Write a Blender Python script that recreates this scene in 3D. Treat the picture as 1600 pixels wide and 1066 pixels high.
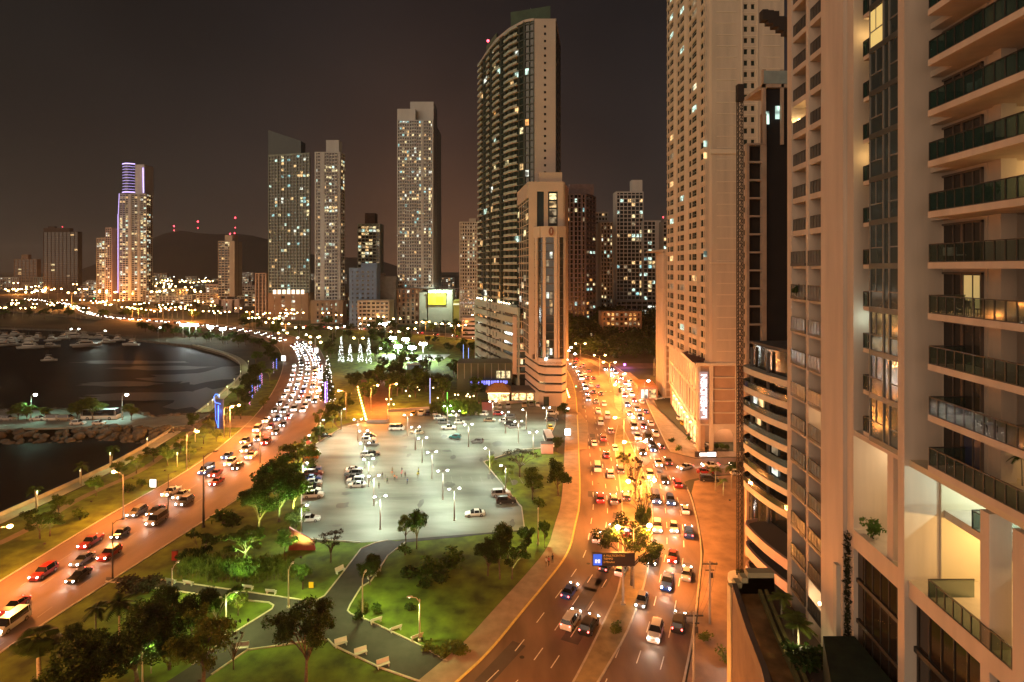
import bpy, bmesh, math, random
from mathutils import Vector, Matrix
random.seed(7)
R = random.Random(11)
PI = math.pi
for o in list(bpy.data.objects): bpy.data.objects.remove(o)
SC = bpy.context.scene
COL = SC.collection
# ---------------------------------------------------------------- camera
EYE, FOC, HOR = 56.0, 900.0, 420.0          # eye height (m), focal length in photo pixels, horizon row
cam_d = bpy.data.cameras.new('camera'); cam = bpy.data.objects.new('camera', cam_d); COL.objects.link(cam)
cam.location = (0, 0, EYE); cam.rotation_euler = (PI/2, 0, 0)
cam_d.sensor_width = 36; cam_d.lens = FOC/1600*36; cam_d.shift_y = -(533-HOR)/1600
cam_d.clip_start = 0.5; cam_d.clip_end = 60000
SC.camera = cam
# ---------------------------------------------------------------- world: city-lit night sky
W = bpy.data.worlds.new('World'); SC.world = W; W.use_nodes = True
nt = W.node_tree; nt.nodes.clear()
def nn(t, **k):
    n = nt.nodes.new(t)
    for a, b in k.items(): setattr(n, a, b)
    return n
def mth(op, a, b=None, c=None):
    n = nn('ShaderNodeMath', operation=op)
    for i, v in enumerate((a, b, c)):
        if v is None: continue
        if isinstance(v, (int, float)): n.inputs[i].default_value = v
        else: nt.links.new(v, n.inputs[i])
    return n.outputs[0]
tc = nn('ShaderNodeTexCoord'); sp = nn('ShaderNodeSeparateXYZ'); nt.links.new(tc.outputs['Generated'], sp.inputs[0])
el = mth('MAXIMUM', sp.outputs[2], 0.0)
ramp = nn('ShaderNodeValToRGB'); nt.links.new(el, ramp.inputs[0])
cr = ramp.color_ramp
cr.elements[0].position = 0.0; cr.elements[0].color = (.050, .036, .028, 1)
cr.elements[1].position = 1.0; cr.elements[1].color = (.006, .0055, .006, 1)
for p, c in ((.10, (.036, .027, .023, 1)), (.22, (.024, .019, .018, 1)), (.40, (.013, .011, .0115, 1))):
    e = cr.elements.new(p); e.color = c
# orange glow over the city (a little left of the bay road) and greener dark over the sea
dx = mth('SUBTRACT', sp.outputs[0], -0.12)
gx = mth('POWER', 2.718, mth('MULTIPLY', mth('MULTIPLY', dx, dx), -26.0))
gz = mth('POWER', 2.718, mth('MULTIPLY', el, -9.0))
gy = mth('GREATER_THAN', sp.outputs[1], 0.0)
gl = mth('MULTIPLY', mth('MULTIPLY', gx, gz), gy)
glow = nn('ShaderNodeMixRGB', blend_type='ADD'); nt.links.new(gl, glow.inputs[0]); nt.links.new(ramp.outputs[0], glow.inputs[1]); glow.inputs[2].default_value = (.24, .085, .03, 1)
nz = nn('ShaderNodeTexNoise'); nt.links.new(tc.outputs['Generated'], nz.inputs['Vector']); nz.inputs['Scale'].default_value = 2.2; nz.inputs['Detail'].default_value = 3
nzr = nn('ShaderNodeMapRange'); nt.links.new(nz.outputs[0], nzr.inputs[0]); nzr.inputs[1].default_value = .3; nzr.inputs[2].default_value = .75; nzr.inputs[3].default_value = .72; nzr.inputs[4].default_value = 1.35
bg = nn('ShaderNodeBackground'); nt.links.new(glow.outputs[0], bg.inputs[0]); nt.links.new(nzr.outputs[0], bg.inputs[1])
seaw = mth('MULTIPLY', mth('MULTIPLY', mth('LESS_THAN', sp.outputs[0], 0), mth('MULTIPLY', sp.outputs[0], sp.outputs[0])), 1.6)
dim = nn('ShaderNodeMixRGB', blend_type='MULTIPLY'); nt.links.new(mth('MINIMUM', seaw, 1.0), dim.inputs[0]); nt.links.new(glow.outputs[0], dim.inputs[1]); dim.inputs[2].default_value = (.42, .55, .50, 1)
nt.links.new(dim.outputs[0], bg.inputs[0])
out = nn('ShaderNodeOutputWorld'); nt.links.new(bg.outputs[0], out.inputs[0])
# ---------------------------------------------------------------- the one weak sun: low, broad, warm glow of the town behind the camera
sun_d = bpy.data.lights.new('sun', 'SUN'); sun_d.energy = 1.6; sun_d.angle = math.radians(70); sun_d.color = (1, .71, .49)
sun = bpy.data.objects.new('sun', sun_d); COL.objects.link(sun)
sun.rotation_euler = Vector((.66, .75, -.14)).to_track_quat('-Z', 'Y').to_euler()
# ---------------------------------------------------------------- exposure, engine
SC.view_settings.view_transform = 'Standard'; SC.view_settings.look = 'None'
SC.view_settings.exposure = 0.0; SC.view_settings.gamma = 1.0; SC.view_settings.use_curve_mapping = False
cy = SC.cycles
cy.use_denoising = True; cy.use_light_tree = True
cy.max_bounces = 4; cy.diffuse_bounces = 2; cy.glossy_bounces = 2; cy.transmission_bounces = 3; cy.transparent_max_bounces = 6
cy.sample_clamp_indirect = 3.0; cy.caustics_reflective = False; cy.caustics_refractive = False
cy.use_adaptive_sampling = True; cy.adaptive_threshold = .02
# ---------------------------------------------------------------- helpers
def G(px, py, z=0.0):
    """a point of the photograph at height z, as world x, y"""
    Y = FOC*(EYE-z)/(py-HOR); return ((px-800)*Y/FOC, Y)
def G3(px, py, z=0.0): x, y = G(px, py, z); return (x, y, z)
def XY(px, Y): return ((px-800)*Y/FOC, Y)
def ZY(py, Y): return EYE-(py-HOR)*Y/FOC
MATS = {}
def mat(name, col, rough=.7, metal=0., var=.18, scale=.35, emit=None, es=0., spec=.5, bump=0., alpha=1., sample=False, evar=0., detail=4, streak=None):
    if name in MATS: return MATS[name]
    m = bpy.data.materials.new(name); m.use_nodes = True; t = m.node_tree; b = t.nodes['Principled BSDF']
    b.inputs['Roughness'].default_value = rough; b.inputs['Metallic'].default_value = metal
    b.inputs['Specular IOR Level'].default_value = spec
    geo = t.nodes.new('ShaderNodeNewGeometry')
    n = t.nodes.new('ShaderNodeTexNoise'); n.inputs['Scale'].default_value = scale; n.inputs['Detail'].default_value = detail
    vec = geo.outputs['Position']
    if streak:
        mp = t.nodes.new('ShaderNodeMapping'); mp.inputs['Scale'].default_value = streak; t.links.new(vec, mp.inputs[0]); vec = mp.outputs[0]
    t.links.new(vec, n.inputs['Vector'])
    r = t.nodes.new('ShaderNodeMapRange'); r.inputs[1].default_value = .3; r.inputs[2].default_value = .7
    r.inputs[3].default_value = 1-var; r.inputs[4].default_value = 1+var; t.links.new(n.outputs[0], r.inputs[0])
    mx = t.nodes.new('ShaderNodeVectorMath'); mx.operation = 'SCALE'; mx.inputs[0].default_value = col[:3]; t.links.new(r.outputs[0], mx.inputs['Scale'])
    t.links.new(mx.outputs[0], b.inputs['Base Color'])
    if bump:
        n2 = t.nodes.new('ShaderNodeTexNoise'); n2.inputs['Scale'].default_value = 6; n2.inputs['Detail'].default_value = 6; t.links.new(geo.outputs['Position'], n2.inputs['Vector'])
        bp = t.nodes.new('ShaderNodeBump'); bp.inputs['Strength'].default_value = bump; bp.inputs['Distance'].default_value = .05
        t.links.new(n2.outputs[0], bp.inputs['Height']); t.links.new(bp.outputs[0], b.inputs['Normal'])
    if emit:
        b.inputs['Emission Color'].default_value = (*emit, 1); b.inputs['Emission Strength'].default_value = es
        if evar:
            n3 = t.nodes.new('ShaderNodeTexNoise'); n3.inputs['Scale'].default_value = evar; n3.inputs['Detail'].default_value = 1; t.links.new(geo.outputs['Position'], n3.inputs['Vector'])
            r3 = t.nodes.new('ShaderNodeMapRange'); r3.inputs[1].default_value = .35; r3.inputs[2].default_value = .65; r3.inputs[3].default_value = es*.12; r3.inputs[4].default_value = es*1.7
            t.links.new(n3.outputs[0], r3.inputs[0]); t.links.new(r3.outputs[0], b.inputs['Emission Strength'])
        m.cycles.emission_sampling = 'AUTO' if sample else 'NONE'
    MATS[name] = m; return m
def foliage(name, c1, c2):
    m = bpy.data.materials.new(name); m.use_nodes = True; t = m.node_tree; b = t.nodes['Principled BSDF']
    b.inputs['Roughness'].default_value = .6; b.inputs['Specular IOR Level'].default_value = .3
    tcn = t.nodes.new('ShaderNodeNewGeometry'); n = t.nodes.new('ShaderNodeTexNoise'); n.inputs['Scale'].default_value = .8; n.inputs['Detail'].default_value = 3
    t.links.new(tcn.outputs['Position'], n.inputs['Vector'])
    r = t.nodes.new('ShaderNodeValToRGB'); r.color_ramp.elements[0].position = .35; r.color_ramp.elements[1].position = .65
    r.color_ramp.elements[0].color = (*c1, 1); r.color_ramp.elements[1].color = (*c2, 1)
    t.links.new(n.outputs[0], r.inputs[0]); t.links.new(r.outputs[0], b.inputs['Base Color'])
    tr = t.nodes.new('ShaderNodeBsdfTranslucent'); t.links.new(r.outputs[0], tr.inputs[0])
    ad = t.nodes.new('ShaderNodeMixShader'); ad.inputs[0].default_value = .3
    t.links.new(b.outputs[0], ad.inputs[1]); t.links.new(tr.outputs[0], ad.inputs[2])
    t.links.new(ad.outputs[0], t.nodes['Material Output'].inputs[0]); MATS[name] = m; return m

class MB:
    """collects shapes, links them as ONE mesh object"""
    def __init__(s): s.v = []; s.f = []; s.m = []; s.sm = []
    def add(s, vs, fs, mi=0, smooth=False):
        b = len(s.v); s.v += [tuple(v) for v in vs]; s.f += [tuple(b+i for i in f) for f in fs]; s.m += [mi]*len(fs); s.sm += [smooth]*len(fs); return s
    def box(s, x0, x1, y0, y1, z0, z1, mi=0):
        return s.add([(x0,y0,z0),(x1,y0,z0),(x1,y1,z0),(x0,y1,z0),(x0,y0,z1),(x1,y0,z1),(x1,y1,z1),(x0,y1,z1)],
                     [(0,3,2,1),(4,5,6,7),(0,1,5,4),(1,2,6,5),(2,3,7,6),(3,0,4,7)], mi)
    def fbox(s, fr, a0, a1, d0, d1, z0, z1, mi=0):
        o, u, n = fr
        P = lambda a, d, z: (o[0]+u[0]*a+n[0]*d, o[1]+u[1]*a+n[1]*d, z)
        return s.add([P(a0,d0,z0),P(a1,d0,z0),P(a1,d1,z0),P(a0,d1,z0),P(a0,d0,z1),P(a1,d0,z1),P(a1,d1,z1),P(a0,d1,z1)],
                     [(0,3,2,1),(4,5,6,7),(0,1,5,4),(1,2,6,5),(2,3,7,6),(3,0,4,7)], mi)
    def prism(s, poly, z0, z1, mi=0, top=True, bottom=True):
        n = len(poly); vs = [(p[0],p[1],z0) for p in poly]+[(p[0],p[1],z1) for p in poly]
        fs = [(i,(i+1)%n,n+(i+1)%n,n+i) for i in range(n)]
        if top: fs.append(tuple(range(n,2*n)))
        if bottom: fs.append(tuple(range(n-1,-1,-1)))
        return s.add(vs, fs, mi)
    def tube(s, pts, rs, n=8, mi=0, cap=True):
        rings = []
        if isinstance(rs, (int, float)): rs = [rs]*len(pts)
        pts = [Vector(p) for p in pts]; vs = []; fs = []
        for i, p in enumerate(pts):
            d = (pts[min(i+1, len(pts)-1)]-pts[max(i-1, 0)]).normalized()
            a = d.cross(Vector((0,0,1)) if abs(d.z) < .9 else Vector((1,0,0))).normalized(); b = d.cross(a)
            for k in range(n):
                t = 2*PI*k/n; vs.append(p+(a*math.cos(t)+b*math.sin(t))*rs[i])
        for i in range(len(pts)-1):
            for k in range(n):
                fs.append((i*n+k, i*n+(k+1)%n, (i+1)*n+(k+1)%n, (i+1)*n+k))
        if cap: fs += [tuple(range(n-1,-1,-1)), tuple(range((len(pts)-1)*n, len(pts)*n))]
        return s.add(vs, fs, mi, True)
    def ball(s, c, r, nu=8, nv=6, mi=0, sx=1, sy=1, sz=1):
        vs = []; fs = []
        for j in range(1, nv):
            for i in range(nu):
                a = 2*PI*i/nu; b = PI*j/nv
                vs.append((c[0]+r*sx*math.sin(b)*math.cos(a), c[1]+r*sy*math.sin(b)*math.sin(a), c[2]+r*sz*math.cos(b)))
        t = len(vs); vs += [(c[0],c[1],c[2]+r*sz),(c[0],c[1],c[2]-r*sz)]
        for j in range(nv-2):
            for i in range(nu): fs.append((j*nu+i, (j+1)*nu+i, (j+1)*nu+(i+1)%nu, j*nu+(i+1)%nu))
        for i in range(nu):
            fs.append((t, i, (i+1)%nu)); fs.append((t+1, (nv-2)*nu+(i+1)%nu, (nv-2)*nu+i))
        return s.add(vs, fs, mi, True)
    def sheet(s, poly, z, mi=0): return s.add([(p[0],p[1],z) for p in poly], [tuple(range(len(poly)))], mi)
    def mesh(s, name, mats, tri=False):
        me = bpy.data.meshes.new(name); me.from_pydata(s.v, [], s.f)
        for m in (mats if isinstance(mats, (list, tuple)) else [mats]): me.materials.append(m)
        if s.f:
            me.polygons.foreach_set('material_index', s.m); me.polygons.foreach_set('use_smooth', s.sm)
        if tri:
            bm = bmesh.new(); bm.from_mesh(me); bmesh.ops.triangulate(bm, faces=bm.faces, ngon_method='EAR_CLIP'); bm.to_mesh(me); bm.free()
        me.update(); return me
    def build(s, name, mats, parent=None, tri=False):
        o = bpy.data.objects.new(name, s.mesh(name, mats, tri)); COL.objects.link(o)
        if parent is not None: o.parent = parent
        return o
def tag(o, label=None, cat=None, group=None, kind=None):
    if label: o['label'] = label
    if cat: o['category'] = cat
    if group: o['group'] = group
    if kind: o['kind'] = kind
    return o
def thing(name, label, cat, loc=(0,0,0), rz=0, group=None):
    o = bpy.data.objects.new(name, None); o.empty_display_size = .2; COL.objects.link(o)
    o.location = loc; o.rotation_euler = (0,0,rz); return tag(o, label, cat, group)
def link(name, me, parent=None, loc=(0,0,0), rz=0, sc=None):
    o = bpy.data.objects.new(name, me); COL.objects.link(o); o.location = loc; o.rotation_euler = (0,0,rz)
    if sc: o.scale = (sc,sc,sc) if isinstance(sc,(int,float)) else sc
    if parent is not None: o.parent = parent
    return o
KIDS = {}
def kids(o):
    return [c for c in o.children]
def dup(root, loc, rz=0, label=None, group=None, sc=None, swap=None):
    def cp(o, par):
        c = o.copy(); COL.objects.link(c)
        if par is not None: c.parent = par
        if swap and o.type == 'MESH' and o.name.split('.')[0] in swap: c.data = swap[o.name.split('.')[0]]
        for k in TREE.get(o.name, ()): cp(k, c)
        return c
    r = cp(root, None); r.location = loc; r.rotation_euler = (0,0,rz)
    if label: r['label'] = label
    if group: r['group'] = group
    if sc: r.scale = (sc,sc,sc) if isinstance(sc,(int,float)) else sc
    return r
TREE = {}
def freeze(root):
    """remember a prototype's children once, so copies need no scan"""
    def rec(o):
        TREE[o.name] = list(o.children)
        for k in TREE[o.name]: rec(k)
    rec(root); return root
def lamp_light(name, kind, energy, col, loc, parent=None, size=.15, spot=None, blend=.4, aim=None):
    d = bpy.data.lights.new(name, kind); d.energy = energy; d.color = col
    d.shadow_soft_size = size
    if kind == 'SPOT': d.spot_size = math.radians(spot); d.spot_blend = blend
    o = bpy.data.objects.new(name, d); COL.objects.link(o); o.location = loc
    if aim is not None: o.rotation_euler = Vector(aim).to_track_quat('-Z', 'Y').to_euler()
    if parent is not None: o.parent = parent
    return o
def frame2(p0, p1):
    """face frame from p0 to p1, outward normal to the right of the walk"""
    u = Vector((p1[0]-p0[0], p1[1]-p0[1])); L = u.length; u /= L
    return (p0, (u.x, u.y), (u.y, -u.x)), L
def offset_line(pts, d):
    """polyline shifted by d to the right of travel"""
    out = []
    for i, p in enumerate(pts):
        a = Vector(pts[max(i-1,0)][:2]); b = Vector(pts[min(i+1,len(pts)-1)][:2]); t = (b-a).normalized()
        out.append((p[0]+t.y*d, p[1]-t.x*d))
    return out
def resample(pts, step, start=0.):
    """points and headings every step metres along a polyline"""
    res = []; acc = start
    L = 0
    for a, b in zip(pts[:-1], pts[1:]):
        a = Vector(a[:2]); b = Vector(b[:2]); l = (b-a).length; t = (b-a)/l
        while acc <= L+l:
            res.append((a+t*(acc-L), math.atan2(t.y, t.x))); acc += step
        L += l
    return res
def smooth_line(pts, n=2):
    for _ in range(n):
        q = [pts[0]]
        for a, b in zip(pts[:-1], pts[1:]):
            q += [(a[0]*.75+b[0]*.25, a[1]*.75+b[1]*.25), (a[0]*.25+b[0]*.75, a[1]*.25+b[1]*.75)]
        q.append(pts[-1]); pts = q
    return pts
ORD = ('first second third fourth fifth sixth seventh eighth ninth tenth eleventh twelfth thirteenth fourteenth fifteenth sixteenth seventeenth '
       'eighteenth nineteenth twentieth').split()+['twenty-'+w for w in 'first second third fourth fifth sixth seventh eighth ninth'.split()]+['thirtieth']+['thirty-'+w for w in 'first second third fourth fifth sixth seventh eighth ninth'.split()]+['fortieth']+['forty-'+w for w in 'first second third fourth fifth sixth seventh eighth ninth'.split()]
# ================================================================ THE SETTING
M_land = mat('land_soil', (.05,.052,.03), .95, var=.45, scale=.05, bump=.2)
M_lawn = mat('lawn_grass', (.088,.135,.010), .95, var=.62, scale=.3, bump=.4, detail=8)
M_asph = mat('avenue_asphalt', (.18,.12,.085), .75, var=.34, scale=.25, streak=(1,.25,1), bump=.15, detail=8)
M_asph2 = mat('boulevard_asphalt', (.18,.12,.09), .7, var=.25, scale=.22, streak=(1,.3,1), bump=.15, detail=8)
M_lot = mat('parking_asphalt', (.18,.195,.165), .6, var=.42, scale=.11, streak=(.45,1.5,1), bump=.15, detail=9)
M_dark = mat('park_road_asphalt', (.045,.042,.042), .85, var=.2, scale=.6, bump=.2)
M_pave = mat('pavement_concrete', (.33,.26,.2), .85, var=.18, scale=.5, bump=.15)
M_kerb = mat('kerb_stone', (.5,.46,.38), .8, var=.15, scale=1)
M_white = mat('road_paint', (.8,.78,.7), .6, var=.15, scale=2)
M_yel = mat('road_paint_yellow', (.75,.6,.2), .6, var=.15, scale=2)
M_water = mat('bay_water', (.008,.011,.011), .55, var=.6, scale=.03, bump=1.0, spec=.06)
M_mud = mat('tidal_mud', (.014,.013,.009), .45, var=.5, scale=.03, bump=.5)
M_rock = mat('seawall_rock', (.12,.105,.08), .9, var=.4, scale=.4, bump=.6)
M_city = mat('city_ground', (.06,.055,.05), .9, var=.3, scale=.02)
M_hill = mat('hill_woods', (.018,.02,.017), 1, var=.3, scale=.01)

shore = [(-2000,-200),(-160,-200),(-150,20),(-128,80),(-117,112),(-116,131),(-114.6,147),(-114,171),(-121,220),(-131,260),(-140,296),
         (-150,318),(-163,345),(-189,379),(-233,420),(-295,455),(-352,500),(-420,532),(-487,548),(-900,600),(-905,640),(-487,572),(-430,590),(-455,640),(-560,700),(-689,780),(-1400,900),(-9000,2500)]
land_poly = [p for p in shore[1:]] + [(-9000,9000),(9000,9000),(9000,-200)]
g = MB()
g.sheet(land_poly, 0.)
# the vertical sea wall
for a, b in zip(shore[1:-1], shore[2:]): g.add([(a[0],a[1],0),(b[0],b[1],0),(b[0],b[1],-4),(a[0],a[1],-4)], [(0,1,2,3)], 1)
tag(g.build('ground', [M_land, M_rock], tri=True), 'dark ground the park and the city stand on', kind='structure')
w = MB(); w.sheet([(-9000,-200),(0,-200),(0,1200),(-9000,8000)], -1.6)
tag(w.build('water', M_water), 'dark still bay water', kind='structure')
# mud flats that show at low tide near the curved shore
def blob(cx, cy, rx, ry, n=22, j=.25, rnd=R):
    return [(cx+rx*math.cos(2*PI*i/n)*(1+rnd.uniform(-j,j)), cy+ry*math.sin(2*PI*i/n)*(1+rnd.uniform(-j,j))) for i in range(n)]
md = MB()
for q, (px, py, rx, ry) in enumerate(((330,620,16,22),(300,590,26,12),(255,575,30,7),(200,566,34,6),(335,585,12,26),(230,620,26,10),(190,600,20,6))):
    x, y = G(px, py, -1.55); md.sheet(blob(x, y, rx, ry), -1.5+q*.006)
tag(md.build('mud_flat', M_mud, tri=True), 'wet tidal mud showing through the shallow bay', kind='structure')
# breakwater spit with parked vehicles
spit = [G(-60,642,1.2),(G(110,640,1.2)),G(196,640,1.2),G(232,652,1.2),G(290,648,1.2),G(330,650,.2),G(300,664,1.2),G(240,668,1.2),G(196,664,1.2),G(100,668,1.2),G(-60,672,1.2)]
sp_ = MB(); sp_.prism(spit, .6, 1.2, 0)
top = spit[5:]
rk = MB()
R2 = random.Random(3)
for i in range(520):
    k = R2.randrange(0, len(spit)-1); a, b = spit[k], spit[k+1]; t = R2.random(); x = a[0]*(1-t)+b[0]*t; y = a[1]*(1-t)+b[1]*t
    out_ = -R2.uniform(0, 9) if k >= 5 else R2.uniform(0, 4)
    r = R2.uniform(.6, 1.7); rk.ball((x+R2.uniform(-1,1), y+out_, .9-abs(out_)*.33), r, 5, 4, 0, R2.uniform(.7,1.3), R2.uniform(.7,1.3), R2.uniform(.5,.9))
tag(rk.build('riprap', M_rock), 'dark boulder slope along the breakwater and its pond side', kind='stuff')
tag(sp_.build('breakwater', mat('spit_concrete', (.3,.32,.28), .85, var=.2, scale=.2), tri=True), 'low breakwater running out into the bay', kind='structure')

# ---- road edges, as world points
bl_left = smooth_line([(-92,20),(-91.8,60),(-91.6,103),(-91.8,131.6),(-89.6,157.5),(-91.4,180),(-97,219),(-113.6,280),(-138,350),(-176,430),(-232,500),(-330,575),(-460,640),(-560,735),(-660,860),(-880,1045),(-1400,1400)])
bl_right = smooth_line([(-77,20),(-77,60),(-74.5,86.3),(-72,103),(-66.5,140),(-65.4,157),(-66.5,186.7),(-74,229),(-90,288),(-117,360),(-146,430),(-205,507),(-318,600),(-450,672),(-540,755),(-645,885),(-866,1070),(-1390,1430)])
av_left = smooth_line([(-42,30),(-24,55),(-7.45,78),(-3.4,83.9),(1.24,93.2),(6.3,103),(11.4,113.8),(13.6,125),(16.4,137.7),(20.5,176.8),(26.0,230),(29.5,269.5),(30.8,319),(27,362),(12,405),(-16,440),(-80,492),(-150,530),(-232,560)])
av_right = smooth_line([(2,30),(13,56),(23.3,78),(28.5,90),(34.2,105),(37.6,114),(41.2,128),(44.4,143.6),(47.6,170),(54.0,223),(58.8,258),(61,296),(59,336),(48,380),(26,424),(-4,458),(-74,510),(-146,549),(-230,580)])
md_left = smooth_line([(-15,30),(-3,56),(8.5,78),(15.5,93.2),(19.8,103),(25.6,132.6),(29.2,157.5),(33,186.7),(37.6,205)])
md_right = smooth_line([(-12,30),(-1,56),(11.7,78),(18.8,90.3),(26.1,108.9),(32.9,133.7),(35.8,155),(37.6,180),(39.2,205)])
def ribbon(name, A, B, z, m, label, kind='structure'):
    n = min(len(A), len(B)); b = MB()
    if len(A) != len(B):
        A = [tuple(p) for p, h in resample(A, sum((Vector(a)-Vector(c)).length for a, c in zip(A[:-1], A[1:]))/60.001)][:61]
        B = [tuple(p) for p, h in resample(B, sum((Vector(a)-Vector(c)).length for a, c in zip(B[:-1], B[1:]))/60.001)][:61]
        n = min(len(A), len(B))
    vs = [(*A[i], z) for i in range(n)]+[(*B[i], z) for i in range(n)]
    b.add(vs, [(i, n+i, n+i+1, i+1) for i in range(n-1)])
    return tag(b.build(name, m), label, kind=kind)
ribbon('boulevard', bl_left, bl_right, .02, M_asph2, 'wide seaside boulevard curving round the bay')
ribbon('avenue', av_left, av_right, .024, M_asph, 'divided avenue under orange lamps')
def kerb(name, line, w, h, z0=0., m=None, label=''):
    n = len(line); A = offset_line(line, -w/2); B = offset_line(line, w/2); b = MB()
    vs = [(*p, z0) for p in A]+[(*p, z0+h) for p in A]+[(*p, z0+h) for p in B]+[(*p, z0) for p in B]; fs = []
    for i in range(n-1):
        for k in range(3): fs.append((k*n+i, k*n+i+1, (k+1)*n+i+1, (k+1)*n+i))
    b.add(vs, fs); return tag(b.build(name, m or M_kerb), label, kind='structure')
kerb('kerb', bl_left, .3, .14, 0, None, 'kerb on the bay side of the boulevard')
kerb('kerb', bl_right, .3, .14, 0, None, 'kerb on the park side of the boulevard')
kerb('kerb', av_left, .35, .15, 0, M_yel, 'yellow painted kerb on the park side of the avenue')
# avenue kerb on the right, broken at the side street
arL = [p for p in av_right if p[1] < 150]; arH = [p for p in av_right if p[1] > 172]
kerb('kerb', arL, .3, .15, 0, None, 'kerb beside the brown plaza')
kerb('kerb', arH, .3, .15, 0, None, 'kerb in front of the cream hotel')
# side street
b = MB(); b.sheet([(44.5,150.5),(47,152.7),(54,156),(64,157.5),(140,160),(140,173),(66,170.6),(54,169.6),(48,176)], .03); tag(b.build('side_street', M_asph), 'side street leaving the avenue beside the cream hotel', kind='structure')
b = MB(); b.sheet([(57,322),(160,330),(160,345),(53,340)], .03); tag(b.build('cross_street', M_asph), 'far cross street under the wooded slope', kind='structure')
# boulevard slip lane and inner avenue already follow av_*; pavements
def pavement(name, inner, w, label, z=.13, m=None):
    outer = offset_line(inner, w); n = len(inner); b = MB()
    vs = [(*p, z) for p in inner]+[(*p, z) for p in outer]+[(*p, 0) for p in outer]
    b.add(vs, [(i, i+1, n+i+1, n+i) for i in range(n-1)]+[(n+i, n+i+1, 2*n+i+1, 2*n+i) for i in range(n-1)])
    return tag(b.build(name, m or M_pave), label, kind='structure')
av_pl = [p for p in av_left if p[1] < 330]
pavement('pavement', offset_line(av_pl, -.17), -4.2, 'pale footpath following the avenue beside the park')
pavement('pavement', offset_line([p for p in arH if p[1] < 320], .15), 3.2, 'footpath in front of the cream hotel')
# bus bay apron
b = MB(); b.prism([G(884,705),G(918,702),G(919,662),G(906,645),G(888,640)], 0, .145); tag(b.build('bus_stop_apron', mat('apron_concrete', (.3,.22,.14), .85)), 'concrete bus stop apron on the park side of the avenue', kind='structure')
# plaza on the right of the avenue
b = MB(); b.prism([(2.5,29),(60,29),(60,150),(63,156.5),(54.5,155),(48,151.5),(44.8,143.6),(41.5,128),(38,114),(34.6,105),(28.9,90),(23.7,78),(13.5,56)], 0, .14)
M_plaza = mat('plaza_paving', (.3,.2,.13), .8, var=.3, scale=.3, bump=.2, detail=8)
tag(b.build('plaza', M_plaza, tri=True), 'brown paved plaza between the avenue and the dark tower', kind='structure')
b = MB(); b.prism([(48.3,176),(54.4,170.3),(66,171.3),(100,173),(100,176),(58,176.2),(58,318),(60.8,300),(58.9,258),(54.2,223)], 0, .142)
tag(b.build('hotel_forecourt', M_pave, tri=True), 'pale forecourt of the cream hotel', kind='structure')
# median
md_poly = md_left+md_right[::-1]
b = MB(); b.prism(md_poly, 0, .17, 0); o = tag(b.build('median', mat('median_soil', (.3,.24,.13), .9, var=.35, scale=.4, bump=.3, detail=8), tri=True), 'long tapering median with trees and lamps', kind='structure')
kerb('kerb', md_left, .3, .2, 0, M_kerb, 'kerb on the park side of the median'); kerb('kerb', md_right, .3, .2, 0, M_kerb, 'kerb on the far side of the median')
mp2 = smooth_line([(42.2,226),(41.6,234),(46.5,262),(50,292),(50.5,320),(46,352),(38,372),(41,374),(50,352),(54.2,320),(53.6,292),(50,262),(45.6,234),(42.2,226)],1)
b = MB(); b.prism(mp2[:-1], 0, .18); tag(b.build('median', M_pave, tri=True), 'second median beyond the crossing', kind='structure')
# markings: dashes along both carriageways
def dashes(b, line, offs, step, ln, z, w=.14, y0=-1e9, y1=1e9):
    l = offset_line(line, offs)
    for p, h in resample(l, step, 2.):
        if not (y0 < p.y < y1): continue
        c, s = math.cos(h), math.sin(h); hx, hy = c*ln/2, s*ln/2; nx, ny = -s*w/2, c*w/2
        b.add([(p.x-hx-nx,p.y-hy-ny,z),(p.x+hx-nx,p.y+hy-ny,z),(p.x+hx+nx,p.y+hy+ny,z),(p.x-hx+nx,p.y-hy+ny,z)], [(0,1,2,3)])
b = MB()
for o_ in (3.3, 6.6, 9.4): dashes(b, av_left, o_, 7.6, 3., .034, .15, 60, 420)
for o_ in (-3.3, -6.6, -9.6): dashes(b, av_right, o_, 7.6, 3., .034, .15, 60, 420)
for k in range(14):   # dotted crossing line
    x, y = 28.5+k*2.3, 262.5; b.sheet([(x,y),(x+.9,y),(x+.9,y+.7),(x,y+.7)], .034)
tag(b.build('lane_marking', M_white), 'white lane dashes painted on the avenue', kind='structure')
b = MB()
for o_ in (5, 8.5, 12, 15.5): dashes(b, bl_left, o_, 9, 3., .03, .13, 60, 420)
tag(b.build('lane_marking', mat('worn_paint', (.3,.26,.22), .7)), 'worn lane dashes painted on the boulevard', kind='structure')
# patches and manholes in the asphalt
b = MB(); rp2 = random.Random(14)
for k in range(26):
    l = (av_left, av_right)[k % 2]; q = resample(offset_line(l, rp2.uniform(2,10)*(1 if k % 2 == 0 else -1)), 7.3, rp2.uniform(40,60)); p, h = q[rp2.randrange(3, 24)]
    c, s = math.cos(h), math.sin(h); a, w = rp2.uniform(1.2,5), rp2.uniform(.6,1.5); b.add([(p.x+c*i*a-s*j*w, p.y+s*i*a+c*j*w, .028) for i, j in ((-1,-1),(1,-1),(1,1),(-1,1))], [(0,1,2,3)])
tag(b.build('asphalt_patch', mat('patch_asphalt', (.09,.075,.068), .85, var=.2)), 'darker repair patches in the avenue asphalt', kind='structure')
b = MB()
for k in range(16):
    l = (av_left, av_right)[k % 2]; p, h = resample(offset_line(l, (4.8 if k % 2 == 0 else -4.9)), 11.7, 45+3*k)[k % 9+2]; b.sheet([(p.x+.36*math.cos(i*PI/6), p.y+.36*math.sin(i*PI/6)) for i in range(12)], .033)
tag(b.build('manhole_cover', mat('iron_cover', (.04,.035,.03), .5, .5)), 'round iron covers in the avenue asphalt', kind='structure')
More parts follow.
